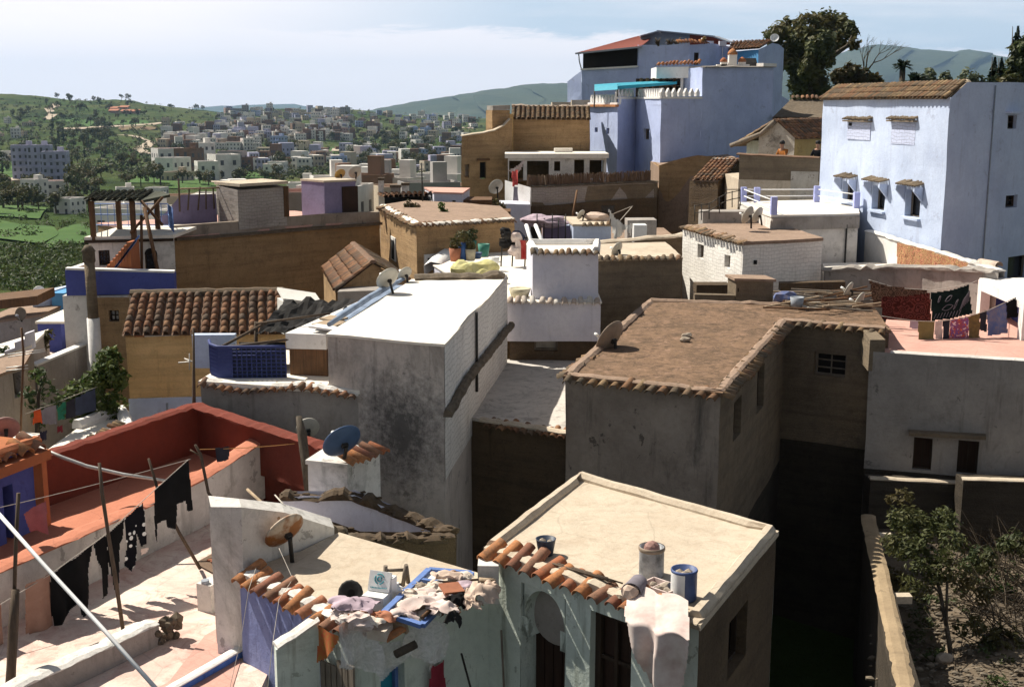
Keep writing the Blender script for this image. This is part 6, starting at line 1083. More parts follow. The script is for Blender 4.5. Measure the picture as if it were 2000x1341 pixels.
def brown_left():
 A, B = flat(P(901, 262, y=62)), flat(P(1001, 240, y=62.6)); z = lambda v, yy: P(1000, v, y=yy).z; L = (B-A).length; hs = [pix(A, B, 937, 316, 949, 348), pix(A, B, 909, 320, 917, 346)]; root = thing('brown_house', 'weathered brown house with a swooping wall top and a dark window', 'house', (A.x, A.y, -10)); w = MB(.05); panel(w, A, B, -11, 0, hs, top=[(0, z(266, 62)), (L*.32, z(262, 62)), (L*.62, z(256, 62)), (L*.82, z(246, 62)), (L*.95, z(233, 62)), (L, z(231, 62))], step=.5); panel(w, A+V((.4, 5, 0)), A, -11, z(266, 62)); w.build('wall', 'rammed_earth', root); m = MB(); f = lambda s, v: A.lerp(B, s)+V((0, .2, z(v, 62))); rough_coping(m, [f(0, 266), f(.32, 262), f(.62, 256), f(.82, 246), f(.93, 234)], .5, .07, 3, .03, .3); m.build('coping', 'cream_roof', root)
 window(root, A, B, hs[0], bars=(0, 0), name='opening', pane='black_gap'); window(root, A, B, hs[1], frame='pale_wood', pane='pale_board', bars=(1, 1)); t = (B-A).normalized(); n = V((t.y, -t.x, 0)); m = MB(.02); s0, s1, za, zb = hs[0]; m.bar(A+t*(s0-.15)+n*.1+V((0, 0, zb+.12)), A+t*(s1+.15)+n*.1+V((0, 0, zb+.12)), .3, .1); m.build('window_hood', 'brown_wood', root)
 s0, _ = onplane(965, 230, A, B); s1, _ = onplane(999, 230, A, B); m = MB(.04); m.prism([A+t*s0-n*.4, A+t*s1-n*.4, A+t*s1-n*2, A+t*s0-n*2], -3, z(216, 62)); m.build('upper_block', 'rammed_earth', root); m = MB(); m.bar(A+t*s0-n*1.0+V((0, 0, z(211, 62))), A+t*s1-n*1.0+V((0, 0, z(210, 62))), 1.4, .22); m.build('upper_roof', 'grey_render', root)
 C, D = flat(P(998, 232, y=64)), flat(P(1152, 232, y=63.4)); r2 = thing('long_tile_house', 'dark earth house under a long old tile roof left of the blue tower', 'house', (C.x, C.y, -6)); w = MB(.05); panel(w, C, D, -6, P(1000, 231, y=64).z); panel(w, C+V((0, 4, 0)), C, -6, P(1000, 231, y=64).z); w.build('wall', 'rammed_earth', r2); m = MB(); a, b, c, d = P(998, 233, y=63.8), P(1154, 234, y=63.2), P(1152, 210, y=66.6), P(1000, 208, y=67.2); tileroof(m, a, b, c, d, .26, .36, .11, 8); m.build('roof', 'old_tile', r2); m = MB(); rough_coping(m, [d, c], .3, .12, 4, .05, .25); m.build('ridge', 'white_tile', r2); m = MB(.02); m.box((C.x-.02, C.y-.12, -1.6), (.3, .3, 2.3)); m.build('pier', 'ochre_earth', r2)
 m = MB(.03); q = P(1128, 205, y=72); m.box((q.x, q.y, q.z-.1), (3, 2, .5)); q = P(1165, 200, y=70); m.box((q.x-.9, q.y, q.z-.05), (1.0, 1, .35)); solo(m, 'roof_top', 'cream_roof', 'pale flat roof top showing behind the long tile roof', 'roof')
 # white pavilion
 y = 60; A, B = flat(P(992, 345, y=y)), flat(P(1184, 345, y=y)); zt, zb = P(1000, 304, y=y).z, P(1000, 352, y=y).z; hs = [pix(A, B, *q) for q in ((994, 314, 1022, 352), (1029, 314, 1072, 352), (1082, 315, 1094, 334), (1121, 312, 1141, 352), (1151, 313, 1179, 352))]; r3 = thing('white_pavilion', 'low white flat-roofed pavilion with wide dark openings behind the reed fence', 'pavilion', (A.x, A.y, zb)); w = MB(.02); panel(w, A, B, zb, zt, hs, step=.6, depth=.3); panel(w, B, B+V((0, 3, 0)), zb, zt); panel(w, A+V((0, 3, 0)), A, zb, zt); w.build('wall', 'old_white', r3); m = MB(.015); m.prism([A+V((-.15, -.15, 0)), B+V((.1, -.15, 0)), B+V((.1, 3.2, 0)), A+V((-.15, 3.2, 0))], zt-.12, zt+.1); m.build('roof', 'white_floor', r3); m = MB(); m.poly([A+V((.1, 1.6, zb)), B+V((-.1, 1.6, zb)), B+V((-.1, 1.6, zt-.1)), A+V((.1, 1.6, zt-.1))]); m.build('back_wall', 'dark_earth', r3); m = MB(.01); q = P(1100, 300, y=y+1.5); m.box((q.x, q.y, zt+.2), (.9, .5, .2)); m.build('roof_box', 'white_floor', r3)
 # retaining wall with reed fence
 A, B = flat(P(1035, 366, y=57)), flat(P(1285, 352, y=58)); z0, z1 = P(1035, 366, y=57).z, P(1285, 356, y=58).z; L = (B-A).length; r4 = thing('retaining_wall', 'long dark brick retaining wall under the reed fence', 'wall', (A.x, A.y, -10)); w = MB(.03); zm0, zm1 = P(1035, 402, y=57).z, P(1285, 385, y=58).z; panel(w, A, B, zm1-.3, 0, top=[(0, z0), (L, z1)], step=.6); w.build('upper_face', 'grey_brick', r4); w = MB(.05); panel(w, A+V((0, -.12, 0)), B+V((0, -.12, 0)), -11, 0, top=[(0, zm0), (L, zm1)], step=.5); w.build('lower_face', 'dark_earth', r4); m = MB(.02); rough_coping(m, [A+V((0, .1, z0)), B+V((0, .1, z1))], .35, .08, 3, .03, .3); m.build('coping', 'dark_stone', r4); m = MB(.02); m.prism([A, B, B+V((0, 2.5, 0)), A+V((0, 3, 0))], -9, [z0-.05, z1-.05, z1-.05, z0-.05]); m.build('ledge', 'grey_earth', r4)
 s, zz = onplane(1183, 402, A, B); t = (B-A).normalized(); m = MB(); m.box((A+t*s).to_tuple()[:2]+(zz-.15,), (.8, .3, .35)); m.build('window', 'dark_glass', r4)
 m = MB(); N = 330
 for i in range(N): f = i/N+R.uniform(-.001, .001); q = A.lerp(B, f*.965-.02)+V((0, .12+R.uniform(-.03, .03), z0+(z1-z0)*f)); m.bar(q, q+V((R.uniform(-.02, .02), R.uniform(-.02, .02), .5+R.uniform(-.06, .08))), .03, .02)
 solo(m, 'reed_fence', 'reed', 'brown reed screen fence along the retaining wall top', 'fence'); m = MB(); [m.tube([P(u, 366, y=57.2), P(u+R.uniform(-4, 6), 343, y=57.2)], .03, 4) for u in (1066,)]; solo(m, 'pole', 'pale_wood', 'pale crooked pole standing in the reed fence', 'pole')
 # white lit wing at its left
 m = MB(.03); a, b = flat(P(986, 352, y=58.5)), flat(P(1036, 370, y=56.8)); L = (b-a).length; panel(m, a, b, P(1000, 402, y=58).z-.2, 0, top=[(0, P(986, 352, y=58.5).z), (L, P(1036, 366, y=56.8).z)]); panel(m, b, b+V((.1, .4, 0)), -6, P(1036, 366, y=56.8).z); root = m.build('white_wing', 'white_wash', None, (a.x, a.y, -6), label='sunlit white wall wing left of the reed fence', category='wall'); m = MB(.02); a, b = P(975, 398, y=56), P(1036, 400, y=55.6); m.prism([flat(a), flat(b), flat(b)+V((0, 2, 0)), flat(a)+V((0, 2, 0))], -10, a.z); solo(m, 'lilac_block', 'lilac_white', 'lilac grey block below the sunlit white wing', 'house')
brown_left()
def back_clutter():
 # small roofs between the bare brown wall and the retaining wall
 y = 45; a, b = P(1120, 446, y=y), P(1194, 440, y=y); c = V((0, 3.2, 0)); z = P(1150, 442, y=y).z; root = house('small_hut', 'small pale hut with a tile eave, a blue front and a dish on its roof', 'house', [flat(a), flat(b), flat(b)+c, flat(a)+c+V((-.2, 0, 0))], z, -9, 'pale_blue_wash', 'cream_roof', amp=.02); m = MB(); eave(m, V((a.x+.3, a.y, z)), V((b.x, b.y, z)), V((0, -1, 0)), .21, .32, .09, .3, 0, 3); m.build('tile_eave', 'old_tile', root)
 m = MB(.03); a, b = P(1060, 440, y=46.5), P(1116, 438, y=46); m.prism([flat(a), flat(b), flat(b)+V((0, .3, 0)), flat(a)+V((0, .3, 0))], -9, a.z); solo(m, 'blue_wall', 'purple_wash', 'shaded blue wall hung behind thin iron poles left of the small hut', 'wall')
 for k, u in enumerate((1048, 1062, 1078, 1090, 1104)): m = MB(); m.tube([P(u, 470, y=45.5), P(u+1, 418+k % 2*8, y=45.5)], .022, 5); solo(m, 'iron_pole', 'iron', 'thin iron pole in front of the shaded blue wall', 'pole', 'thin iron poles by the shaded blue wall')
 m = MB(.03); a, b = P(1150, 478, y=40.5), P(1240, 470, y=41.5); d = P(1335, 462, y=42.5); ps = [flat(a), flat(b), flat(d)]; w = MB(.03); panel(m, ps[0], ps[1], -9, a.z); panel(m, ps[1], ps[2], -9, b.z); solo(m, 'ledge_wall', 'dark_earth', 'long dark ledge wall behind the bare brown house', 'wall'); m = MB(.03); rough_coping(m, [a+V((0, .2, 0)), b+V((0, .2, 0)), d+V((0, .2, 0))], .4, .1, 3, .05, .3); solo(m, 'ledge_coping', 'cream_roof', 'pale coping of the long dark ledge wall', 'coping')
 m = MB(.02); a, b = P(1238, 462, y=46.5), P(1263, 462, y=46.5); m.prism([flat(a), flat(b), flat(b)+V((0, .7, 0)), flat(a)+V((0, .7, 0))], a.z-.5, P(1240, 440, y=46.5).z); solo(m, 'fridge', 'white_plastic', 'old white fridge body standing on the roof', 'fridge')
 m = MB(.04); a, b = P(1225, 470, y=48), P(1282, 468, y=48); m.prism([flat(a), flat(b), flat(b)+V((0, 1, 0)), flat(a)+V((0, 1, 0))], -9, P(1250, 430, y=48).z); solo(m, 'patched_wall', 'grey_render', 'pale patched wall behind the old fridge', 'wall')
 m = MB(.02); a, b = P(1110, 466, y=47.5), P(1345, 462, y=47.5); m.prism([flat(a), flat(b), flat(b)+V((0, 8, 0)), flat(a)+V((-1, 9, 0))], -12, a.z-.35); solo(m, 'back_roof', 'brown_roof', 'cluttered brown flat roof behind the long dark ledge', 'roof')
 # roofs behind the second earth house
 y = 52; a, b = P(848, 412, y=y), P(903, 412, y=y-.4); zt = P(870, 378, y=y).z; h = pix(flat(a), flat(b), 881, 391, 890, 409); root = house('white_roof_hut', 'white hut with a thin pink roof edge and a dark window behind the earth house', 'house', [flat(a), flat(b), flat(b)+V((.2, 3, 0)), flat(a)+V((-.6, 3, 0))], zt, -9, 'lilac_white', 'pink_floor', amp=.02, holes={0: [(882, 391, 890, 405, 'win')]})
 a, b = P(752, 400, y=54), P(838, 398, y=53); m = MB(.02); m.prism([flat(a), flat(b), flat(b)+V((0, 2, 0)), flat(a)+V((0, 2, 0))], -9, a.z); root = solo(m, 'stall', 'old_white', 'low stall with a dark front and a sagging tile roof behind the earth house', 'stall'); m = MB(); q0, q1 = P(750, 385, y=54), P(838, 382, y=53); m.prism([flat(q0)+V((0, .2, 0)), flat(q1)+V((0, .2, 0)), flat(q1)+V((0, 1.8, 0)), flat(q0)+V((0, 1.8, 0))], a.z, [q0.z, q1.z, q1.z, q0.z]); m.build('dark_front', 'black_gap', root); m = MB(); tileroof(m, q0+V((0, -.1, 0)), q1+V((0, -.1, 0)), P(838, 376, y=56), P(735, 379, y=57), .25, .4, .1, 3); m.build('roof', 'clay_tile', root)
 for k, (u, v0, v1, w, mt, lb) in enumerate(((745, 392, 352, .24, 'old_white', 'tall white chimney with a dark cap behind the lilac stair hut'), (773, 380, 366, .4, 'grey_render', 'stubby grey chimney behind the stall roof'), (792, 382, 362, .3, 'old_white', 'pale square chimney right of the stubby one'))):
  m = MB(.02); p, q = P(u, v0, y=57), P(u, v1, y=57); m.box((p.x, p.y, (p.z+q.z)/2-.3), (w, w, q.z-p.z+.6)); r = solo(m, 'chimney', mt, lb, 'chimney'); m = MB(); m.box((q.x, q.y, q.z+.06), (w*1.25, w*1.25, .12)); m.build('cap', 'dark_stone', r)
 m = MB(); m.tube([P(826, 405, y=51), P(823, 318, y=51)], .03, 5); solo(m, 'mast', 'iron', 'thin leaning mast behind the dark stall', 'mast')
 m = MB(.03); a, b = P(780, 410, y=49), P(862, 420, y=47.5); m.prism([flat(a), flat(b), flat(b)+V((0, 1.5, 0)), flat(a)+V((0, 1.5, 0))], -9, [P(780, 402, y=49).z, P(862, 412, y=47.5).z, P(862, 412, y=47.5).z, P(780, 402, y=49).z]); solo(m, 'rubble_bed', 'rubble_wall', 'bed of rubble behind the whitewashed coping', 'rubble bed')
 m = MB(.02); q = P(920, 410, y=53); m.box((q.x, q.y, q.z-.8), (1.8, 2, 2.6)); q = P(960, 415, y=52); m.box((q.x, q.y, q.z-.5), (1.6, 1.5, 1.2)); solo(m, 'shed', 'brown_wood', 'dark brown shed below the swooping brown house', 'shed')
back_clutter()
# ---- dishes, washing, junk
def dish(u, v, y, r, label, mat='dish_cream', aim=(-.62, .52, .58), foot=None, face=None, tilt=0, name='satellite_dish'):
 c = P(u, v, y=y); a = V(aim).normalized(); s = a.cross(V((0, 0, 1))).normalized(); q = s.cross(a); rot = Matrix((s, q, a)).transposed(); base = P(u+8 if foot is None else foot[0], v+r/y*F*1.25 if foot is None else foot[1], y=y-.02)
 root = thing(name, label, 'satellite dish', base, None); m = MB(); prof = [(.02, -.02)]+[(r*k/6, r*.22*(k/6)**2-.02) for k in range(1, 7)]+[(r*1.02, r*.22), (r*.99, r*.22+.012)]+[(r*k/6, r*.22*(k/6)**2) for k in range(5, 0, -1)]+[(.015, 0)]
 m.lathe(prof, c, 26, rot); m.build('reflector', face or mat, root); hub = c-a*(.07+r*.05); m = MB(); m.tube([base, V((hub.x, hub.y, max(base.z+.05, hub.z-.05))), hub], .025+r*.02, 7); m.build('pole', 'iron', root)
 m = MB(); m.box(c-a*.045, (r*.3, r*.22, .07), rot); m.build('bracket', 'iron', root); tip = c+a*r*.95-q*r*.25; m = MB(); m.tube([c-q*r*.95+a*r*.18, tip], .012, 5); o = m.build('feed_arm', 'pale_metal', root); m = MB(); m.lathe([(.03, -.05), (.04, .0), (.03, .06)], tip, 8, rot); m.build('receiver', 'white_plastic', o); return root
dish(560, 1041, 15.55, .29, 'rust-stained dish standing on the cream roof above the row of tiles', face='rust_dish_face', aim=(-.62, .55, .52), foot=(572, 1108))
dish(671, 866, 19.2, .33, 'slate blue dish tilted over the loose roof tiles', 'dish_blue', aim=(-.5, .66, .5), foot=(672, 895))
dish(1196, 664, 27.0, .44, 'brown dish on the mossy roof, steeply tilted, with its shadow below', 'dish_brown', aim=(-.72, .58, .42), foot=(1202, 708))
dish(759, 546, 28.5, .29, 'nearer cream dish of the pair at the corner of the white roof', aim=(-.55, .6, .5), foot=(768, 574))
dish(792, 536, 30.5, .2, 'smaller cream dish behind the one at the white roof corner', aim=(-.55, .6, .5), foot=(796, 552))
dish(970, 366, 56, .36, 'cream dish on the brown wall left of the white wing', aim=(-.45, .75, .4), foot=(972, 392)); dish(665, 341, 47, .22, 'yellow dish on the roof of the purple stair hut', 'dish_yellow', aim=(-.5, .6, .5), foot=(666, 357)); dish(694, 337, 48, .26, 'beige dish beside the yellow one on the stair hut', aim=(-.5, .75, .4), foot=(694, 357))
dish(1463, 421, 39.6, .3, 'left one of the twin dishes on the brown roof of the white brick house', aim=(-.72, .6, .4), foot=(1467, 446)); dish(1482, 421, 40.4, .28, 'right one of the twin dishes on the brown roof of the white brick house', aim=(-.72, .6, .4), foot=(1488, 440)); dish(1136, 420, 46.5, .2, 'small grey dish on the cream roof of the small hut', aim=(-.7, .5, .45), foot=(1138, 432)); dish(1207, 488, 37.6, .24, 'cream dish on the roof of the windowless brown house', aim=(-.72, .6, .4), foot=(1209, 503))
dish(1660, 566, 34.4, .22, 'cream dish furthest back in the roof junk by the carpets', aim=(-.75, .55, .4), foot=(1664, 582)); dish(1681, 590, 32.6, .27, 'cream dish at the roof corner beside the hanging carpets', aim=(-.75, .55, .4), foot=(1684, 618)); dish(76, 569, 43, .2, 'small white dish behind the pale blue house at the left', 'dish_white', aim=(-.5, .7, .4), foot=(79, 582)); dish(12, 838, 19.5, .21, 'dusty pink dish above the corner house at the left edge', 'dish_pink', aim=(-.3, .85, .35), foot=(8, 870)); dish(1513, 75, 76.5, .26, 'round white dish against the big tree on the blue house', 'dish_white', aim=(-.2, -.85, .4), foot=(1509, 86)); dish(844, 382, 52.5, .2, 'black dish beside the dark stall', 'dish_dark', aim=(-.4, -.8, .2), foot=(844, 398)); dish(602, 838, 22.5, .22, 'pale grey dish half hidden behind the forked trunk pole', aim=(-.3, .85, .3), foot=(604, 868)); dish(1376, 77, 76, .18, 'ochre dish on the tile edge of the blue annex', 'dish_yellow', aim=(-.6, .6, .4), foot=(1376, 86)); dish(42, 613, 40, .22, 'dusty brown dish under the tin canopy', 'dish_brown', aim=(-.3, -.85, .2), foot=(42, 628))

def inside(poly, x, y):
 c = False
 for (x0, y0), (x1, y1) in zip(poly, poly[1:]+poly[:1]):
  if (y0 > y) != (y1 > y) and x < (x1-x0)*(y-y0)/(y1-y0)+x0: c = not c
 return c
def hang(name, label, cat, mat, outline, A, B, res=.016, fold=.05, seed=0, group=None, over=None, nf=None):
 """a washed cloth: the outline is cut on the vertical plane through A and B, then folded in depth"""
 A, B = V(A), V(B); t = flat(B)-flat(A); t.normalize(); n = V((t.y, -t.x, 0)); pl = [onplane(u, v, A, B) for u, v in outline]; s0, s1 = min(p[0] for p in pl), max(p[0] for p in pl); z0, z1 = min(p[1] for p in pl), max(p[1] for p in pl)
 nx, nz = max(2, int((s1-s0)/res)), max(2, int((z1-z0)/res)); m = MB(); idx = {}; m.smooth = True
 def vid(i, j):
  if (i, j) not in idx:
   s, z = s0+(s1-s0)*i/nx, z0+(z1-z0)*j/nz; d = (z1-z)/max(.2, z1-z0); o = fold*(.35+d)*(math.sin(s*(nf or 17)+seed+2.2*noise.noise(V((s*2, z*1.4, seed))))+.8*noise.noise(V((s*5, z*2.5, seed+3))))
   p = V((flat(A)+t*s).to_tuple()[:2]+(z,))+n*o
   if over: p = over(p, s, z)
   idx[(i, j)] = m.add([p])
  return idx[(i, j)]
 for i in range(nx):
  for j in range(nz):
   s, z = s0+(s1-s0)*(i+.5)/nx, z0+(z1-z0)*(j+.5)/nz
   if inside(pl, s, z): m.face([vid(i, j), vid(i+1, j), vid(i+1, j+1), vid(i, j+1)])
 if m.f: return solo(m, name, mat, label, cat, group)
def line(name, label, pts, r, mat='rope', sag=0, cat='washing line'):
 q = []
 for a, b in zip(pts, pts[1:]): q += [a.lerp(b, i/8)+V((0, 0, -sag*4*(i/8)*(1-i/8))) for i in range(8)]
 m = MB(); m.tube(q+[pts[-1]], r, 5); return solo(m, name, mat, label, cat)
WA, WB = P(-20, 1190, y=15.5), P(375, 890, y=18.3)
def wl(u, v): s, z = onplane(u, v, WA, WB); t = (flat(WB)-flat(WA)).normalized(); return flat(WA)+t*s+V((0, 0, z))
hang('towel', 'tan towel with pale stripes at the near end of the washing line', 'towel', 'tan_towel', [(50, 1142), (98, 1120), (106, 1224), (64, 1246), (58, 1236), (50, 1238)], WA, WB, seed=1, fold=.02)
hang('towel', 'brown towel cut off by the left edge of the picture', 'towel', 'tan_towel', [(-30, 1190), (2, 1178), (13, 1300), (-20, 1330)], WA, WB, seed=2)
hang('dress', 'long plain black garment, widest on the washing line', 'clothing', 'black_cloth', [(97, 1123), (182, 1062), (178, 1092), (168, 1195), (160, 1204), (154, 1198), (152, 1176), (135, 1204), (124, 1207), (106, 1230), (100, 1180)], WA, WB, seed=3)
hang('leggings', 'narrow black leggings hanging straight beside the pole', 'clothing', 'black_cloth', [(182, 1062), (207, 1043), (213, 1085), (212, 1160), (200, 1168), (198, 1112), (188, 1092)], WA, WB, seed=4, fold=.015)
hang('trousers', 'black trousers with one long leg left of the dotted trousers', 'clothing', 'black_cloth', [(207, 1044), (243, 1013), (240, 1050), (233, 1062), (231, 1150), (222, 1152), (213, 1100)], WA, WB, seed=5, fold=.02)
hang('dotted_trousers', 'black trousers with white dots on the washing line', 'clothing', 'dot_cloth', [(242, 1013), (280, 981), (288, 1062), (277, 1068), (268, 1042), (263, 1102), (255, 1115), (245, 1104), (248, 1070)], WA, WB, seed=6, fold=.02)
hang('shirt', 'ragged black shirt hanging at the far end of the washing line', 'clothing', 'black_cloth', [(302, 957), (367, 898), (376, 995), (366, 999), (362, 978), (346, 985), (342, 1033), (326, 1029), (326, 1014), (309, 1023), (306, 1060), (301, 1045)], WA, WB, seed=7, fold=.025)
hang('sock', 'small white sock below the dotted trousers', 'sock', 'white_cloth', [(277, 1073), (290, 1068), (288, 1078), (280, 1085)], WA, WB, seed=7)
line('washing_line', 'washing line carrying the black clothes', [wl(-20, 1192), wl(98, 1121), wl(207, 1043), wl(300, 958), wl(368, 897)], .006); UA, UB = P(0, 990, y=16.9), P(372, 896, y=18.7); line('washing_line', 'upper washing line carrying the pink cloth', [P(-20, 995, y=16.8), UB], .006, sag=.02)
hang('pink_cloth', 'dusty pink cloth hanging over the red terrace', 'cloth', 'pink_cloth', [(46, 1003), (89, 977), (91, 1041), (72, 1036), (60, 1040)], UA, UB, seed=3)
def stick(name, label, px, r, mat='stick', cat='pole'): m = MB(); m.tube([P(u, v, y=y) for u, v, y in px], r, 7); return solo(m, name, mat, label, cat)
stick('pole', 'crooked dark pole between the black garments', [(194, 903, 16.5), (199, 960, 16.4), (211, 1040, 16.3), (224, 1120, 16.2), (240, 1228, 16.12)], [.022, .028, .025, .03, .028]); stick('pole', 'slanting stick behind the ragged black shirt', [(290, 895, 18.0), (308, 955, 18.0), (350, 1040, 18.2), (391, 1110, 18.35)], [.018, .025, .026, .028]); stick('pole', 'bent stick with a forked top reaching to the drying mat', [(381, 868, 19.4), (392, 888, 19.4), (407, 962, 19.1), (441, 1009, 19.0), (466, 1086, 18.92)], [.02, .025, .026, .028, .03]); stick('twig', 'short fork twig at the top of the bent stick', [(371, 878, 19.4), (390, 889, 19.4)], .014)
stick('pole', 'thin upright pole above the thick dark post at the left', [(36, 962, 14.8), (31, 1060, 14.7), (28, 1160, 14.6)], .025); stick('post', 'thick dark rough post at the left edge', [(30, 1150, 14.6), (26, 1220, 14.5), (22, 1300, 14.4), (18, 1380, 14.3)], [.05, .065, .06, .07]); stick('bamboo', 'long white bamboo pole across the red terrace', [(70, 870, 19.3), (120, 892, 19.2), (170, 910, 19.2), (240, 926, 19.2), (328, 939, 19.2)], [.025, .03, .03, .03, .022], 'pale_metal'); stick('white_pipe', 'long white pipe slanting across the near corner', [(-30, 972, 11.2), (80, 1096, 10.6), (200, 1226, 10.0), (330, 1372, 9.4)], .019, 'white_paint', 'pipe'); stick('mast', 'tall dark mast rising from the corner of the red parapet', [(380, 905, 23.7), (379, 795, 23.7), (378, 640, 23.7)], [.05, .04, .02]); stick('tree_pole', 'forked bare trunk used as a pole behind the white block', [(583, 812, 20.6), (590, 850, 20.5), (596, 900, 20.3), (606, 965, 20.0)], [.05, .085, .08, .1], 'bark', 'trunk')
stick('bamboo', 'pale stick leaning on the battered white wall by the dish', [(483, 955, 16.2), (545, 1012, 15.7)], .022, 'pale_wood'); stick('bamboo', 'thin pale stick behind the rusty dish', [(537, 966, 16.6), (572, 1005, 16.3)], .01, 'rope'); line('wire', 'orange wires from the forked stick to the trunk pole', [P(390, 877, y=19.4), P(575, 866, y=20.4)], .006, 'orange_rope', .02, 'wire'); hang('cloth', 'small dark grey cloth on the orange wire', 'cloth', 'dark_cloth', [(420, 874), (449, 872), (449, 897), (421, 900)], P(390, 877, y=19.4), P(575, 866, y=20.4), seed=2)
m = MB(); q = PZ(ZT+.02, (380, 1100), (432, 1072), (472, 1088), (440, 1132)); m.poly(q); m.poly([p+V((0, 0, .012)) for p in q][::-1]); mat_o = solo(m, 'drying_mat', 'reed', 'woven drying mat with orange peel beside the white wall', 'mat')
m = MB(); [m.blob(P(R.uniform(412, 462), R.uniform(1088, 1118), z=ZT+.05), R.uniform(.03, .06), k, 1, (1.4, 1, .5)) for k in range(14)]; solo(m, 'peel', 'pot_clay', 'orange peel drying on the woven mat', 'fruit peel'); bpy.data.objects['peel']['kind'] = 'stuff'
stick('cane', 'grey hooked cane lying on the terrace floor', [(352, 1142, 18.1), (356, 1126, 18.3), (372, 1115, 18.6), (388, 1113, 18.7)], .02, 'grey_sheet', 'cane'); stick('plank', 'small grey plank lying on the red terrace', [(255, 948, 21.5), (282, 925, 22.2)], .035, 'grey_wood', 'plank'); 
# left small washing
LA, LB = P(55, 812, y=27), P(195, 745, y=29)
for q, mt, lb in (([(66, 803), (79, 799), (80, 826), (74, 824), (66, 830)], 'orange_cloth', 'bright orange shorts on the line by the shrubs'), ([(80, 800), (110, 790), (110, 828), (82, 828)], 'grey_cloth', 'grey garment between the orange and green ones'), ([(111, 792), (128, 784), (129, 818), (112, 820)], 'green_cloth', 'green shirt on the line by the shrubs'), ([(129, 785), (146, 778), (147, 812), (130, 818)], 'dark_cloth', 'dark grey garment right of the green shirt'), ([(147, 777), (186, 758), (188, 800), (148, 812)], 'trouser_cloth', 'dark navy sheet at the shrub end of the line')): hang('garment', lb, 'clothing', mt, q, LA, LB, seed=hash(lb) % 7 if False else len(lb), fold=.02, res=.03)
line('washing_line', 'washing line in front of the leafy shrubs', [P(50, 808, y=27), P(190, 755, y=29)], .008)
for q, mt, lb in (([(78, 844), (92, 840), (92, 858), (80, 860)], 'trouser_cloth', 'navy cloth between the two white roofs'), ([(64, 856), (78, 848), (79, 866), (66, 870)], 'orange_cloth', 'red cloth at the end of the tile row'), ([(112, 833), (122, 830), (122, 842), (113, 845)], 'maroon_cloth', 'pair of small maroon socks over the bright white roof')): hang('cloth', lb, 'cloth', mt, q, P(60, 850, y=22), P(125, 830, y=24), fold=.015, res=.03, seed=3)
stick('pole', 'pinkish aerial pole among the left shrubs', [(40, 850, 26), (43, 760, 26), (46, 690, 26), (42, 640, 26)], .025, 'brown_wood'); m = MB(); [m.tube([P(u0, v0, y=26), P(u1, v1, y=26)], .012, 4) for u0, v0, u1, v1 in ((15, 692, 88, 682), (15, 697, 88, 686), (12, 718, 55, 713), (12, 724, 55, 719))]; solo(m, 'aerial', 'pale_metal', 'old television aerial on the pinkish pole', 'aerial'); m = MB(); [m.tube([P(*a, y=29), P(*b, y=29)], .012, 4) for a, b in (((348, 708), (412, 702)), ((370, 690), (370, 722)), ((360, 700), (398, 713)))]; solo(m, 'aerial', 'pale_metal', 'small aerial on the tall dark mast', 'aerial')

#  right terrace washing
C1, C2 = P(1690, 570, y=31.5), P(1900, 552, y=30.5)
hang('carpet', 'brown carpet on the back line behind the red carpet', 'carpet', 'brown_rug', [(1698, 548), (1740, 560), (1810, 566), (1812, 600), (1706, 600)], P(1690, 570, y=32.4), P(1900, 552, y=31.4), fold=.015, res=.04); hang('carpet', 'dark red patterned carpet on the terrace line', 'carpet', 'red_rug', [(1722, 580), (1770, 578), (1817, 572), (1818, 628), (1770, 626), (1722, 622)], C1, C2, fold=.015, res=.03, seed=2); hang('carpet', 'black carpet with pale leaves on the terrace line', 'carpet', 'dark_green_cloth', [(1818, 572), (1860, 566), (1892, 556), (1899, 612), (1860, 622), (1820, 626)], C1, C2, fold=.012, res=.03, seed=3)
def leaf_motif():
 m = MB(); t = (flat(C2)-flat(C1)).normalized(); n = V((t.y, -t.x, 0))
 def pt(u, v): s, z = onplane(u, v, C1, C2); return flat(C1)+t*s+V((0, 0, z))+n*.035
 for (u0, v0), (u1, v1), w in (((1840, 604), (1862, 596), 5), ((1846, 588), (1860, 577), 4), ((1862, 604), (1872, 584), 3), ((1832, 590), (1838, 578), 4)):
  k = 8; c = [((u0+(u1-u0)*i/k), (v0+(v1-v0)*i/k), w*math.sin(math.pi*i/k)) for i in range(k+1)]
  for a, b in zip(c, c[1:]):
   for sg in (-1, 1): m.tube([pt(a[0], a[1]+sg*a[2]), pt(b[0], b[1]+sg*b[2])], .008, 4, False)
 for i in range(9): m.tube([pt(1824+i*6, 622-i*.7), pt(1829+i*6, 612-i*.9)], .008, 4, False)
 for i in range(7): m.tube([pt(1874+i*3, 606-i*3), pt(1882+i*2, 584-i*3)], .008, 4, False)
 o = m.build('leaf_pattern', 'grey_cloth', bpy.data.objects['carpet.002'])
leaf_motif()
S1, S2 = P(1720, 615, y=30.3), P(1990, 580, y=30.8)
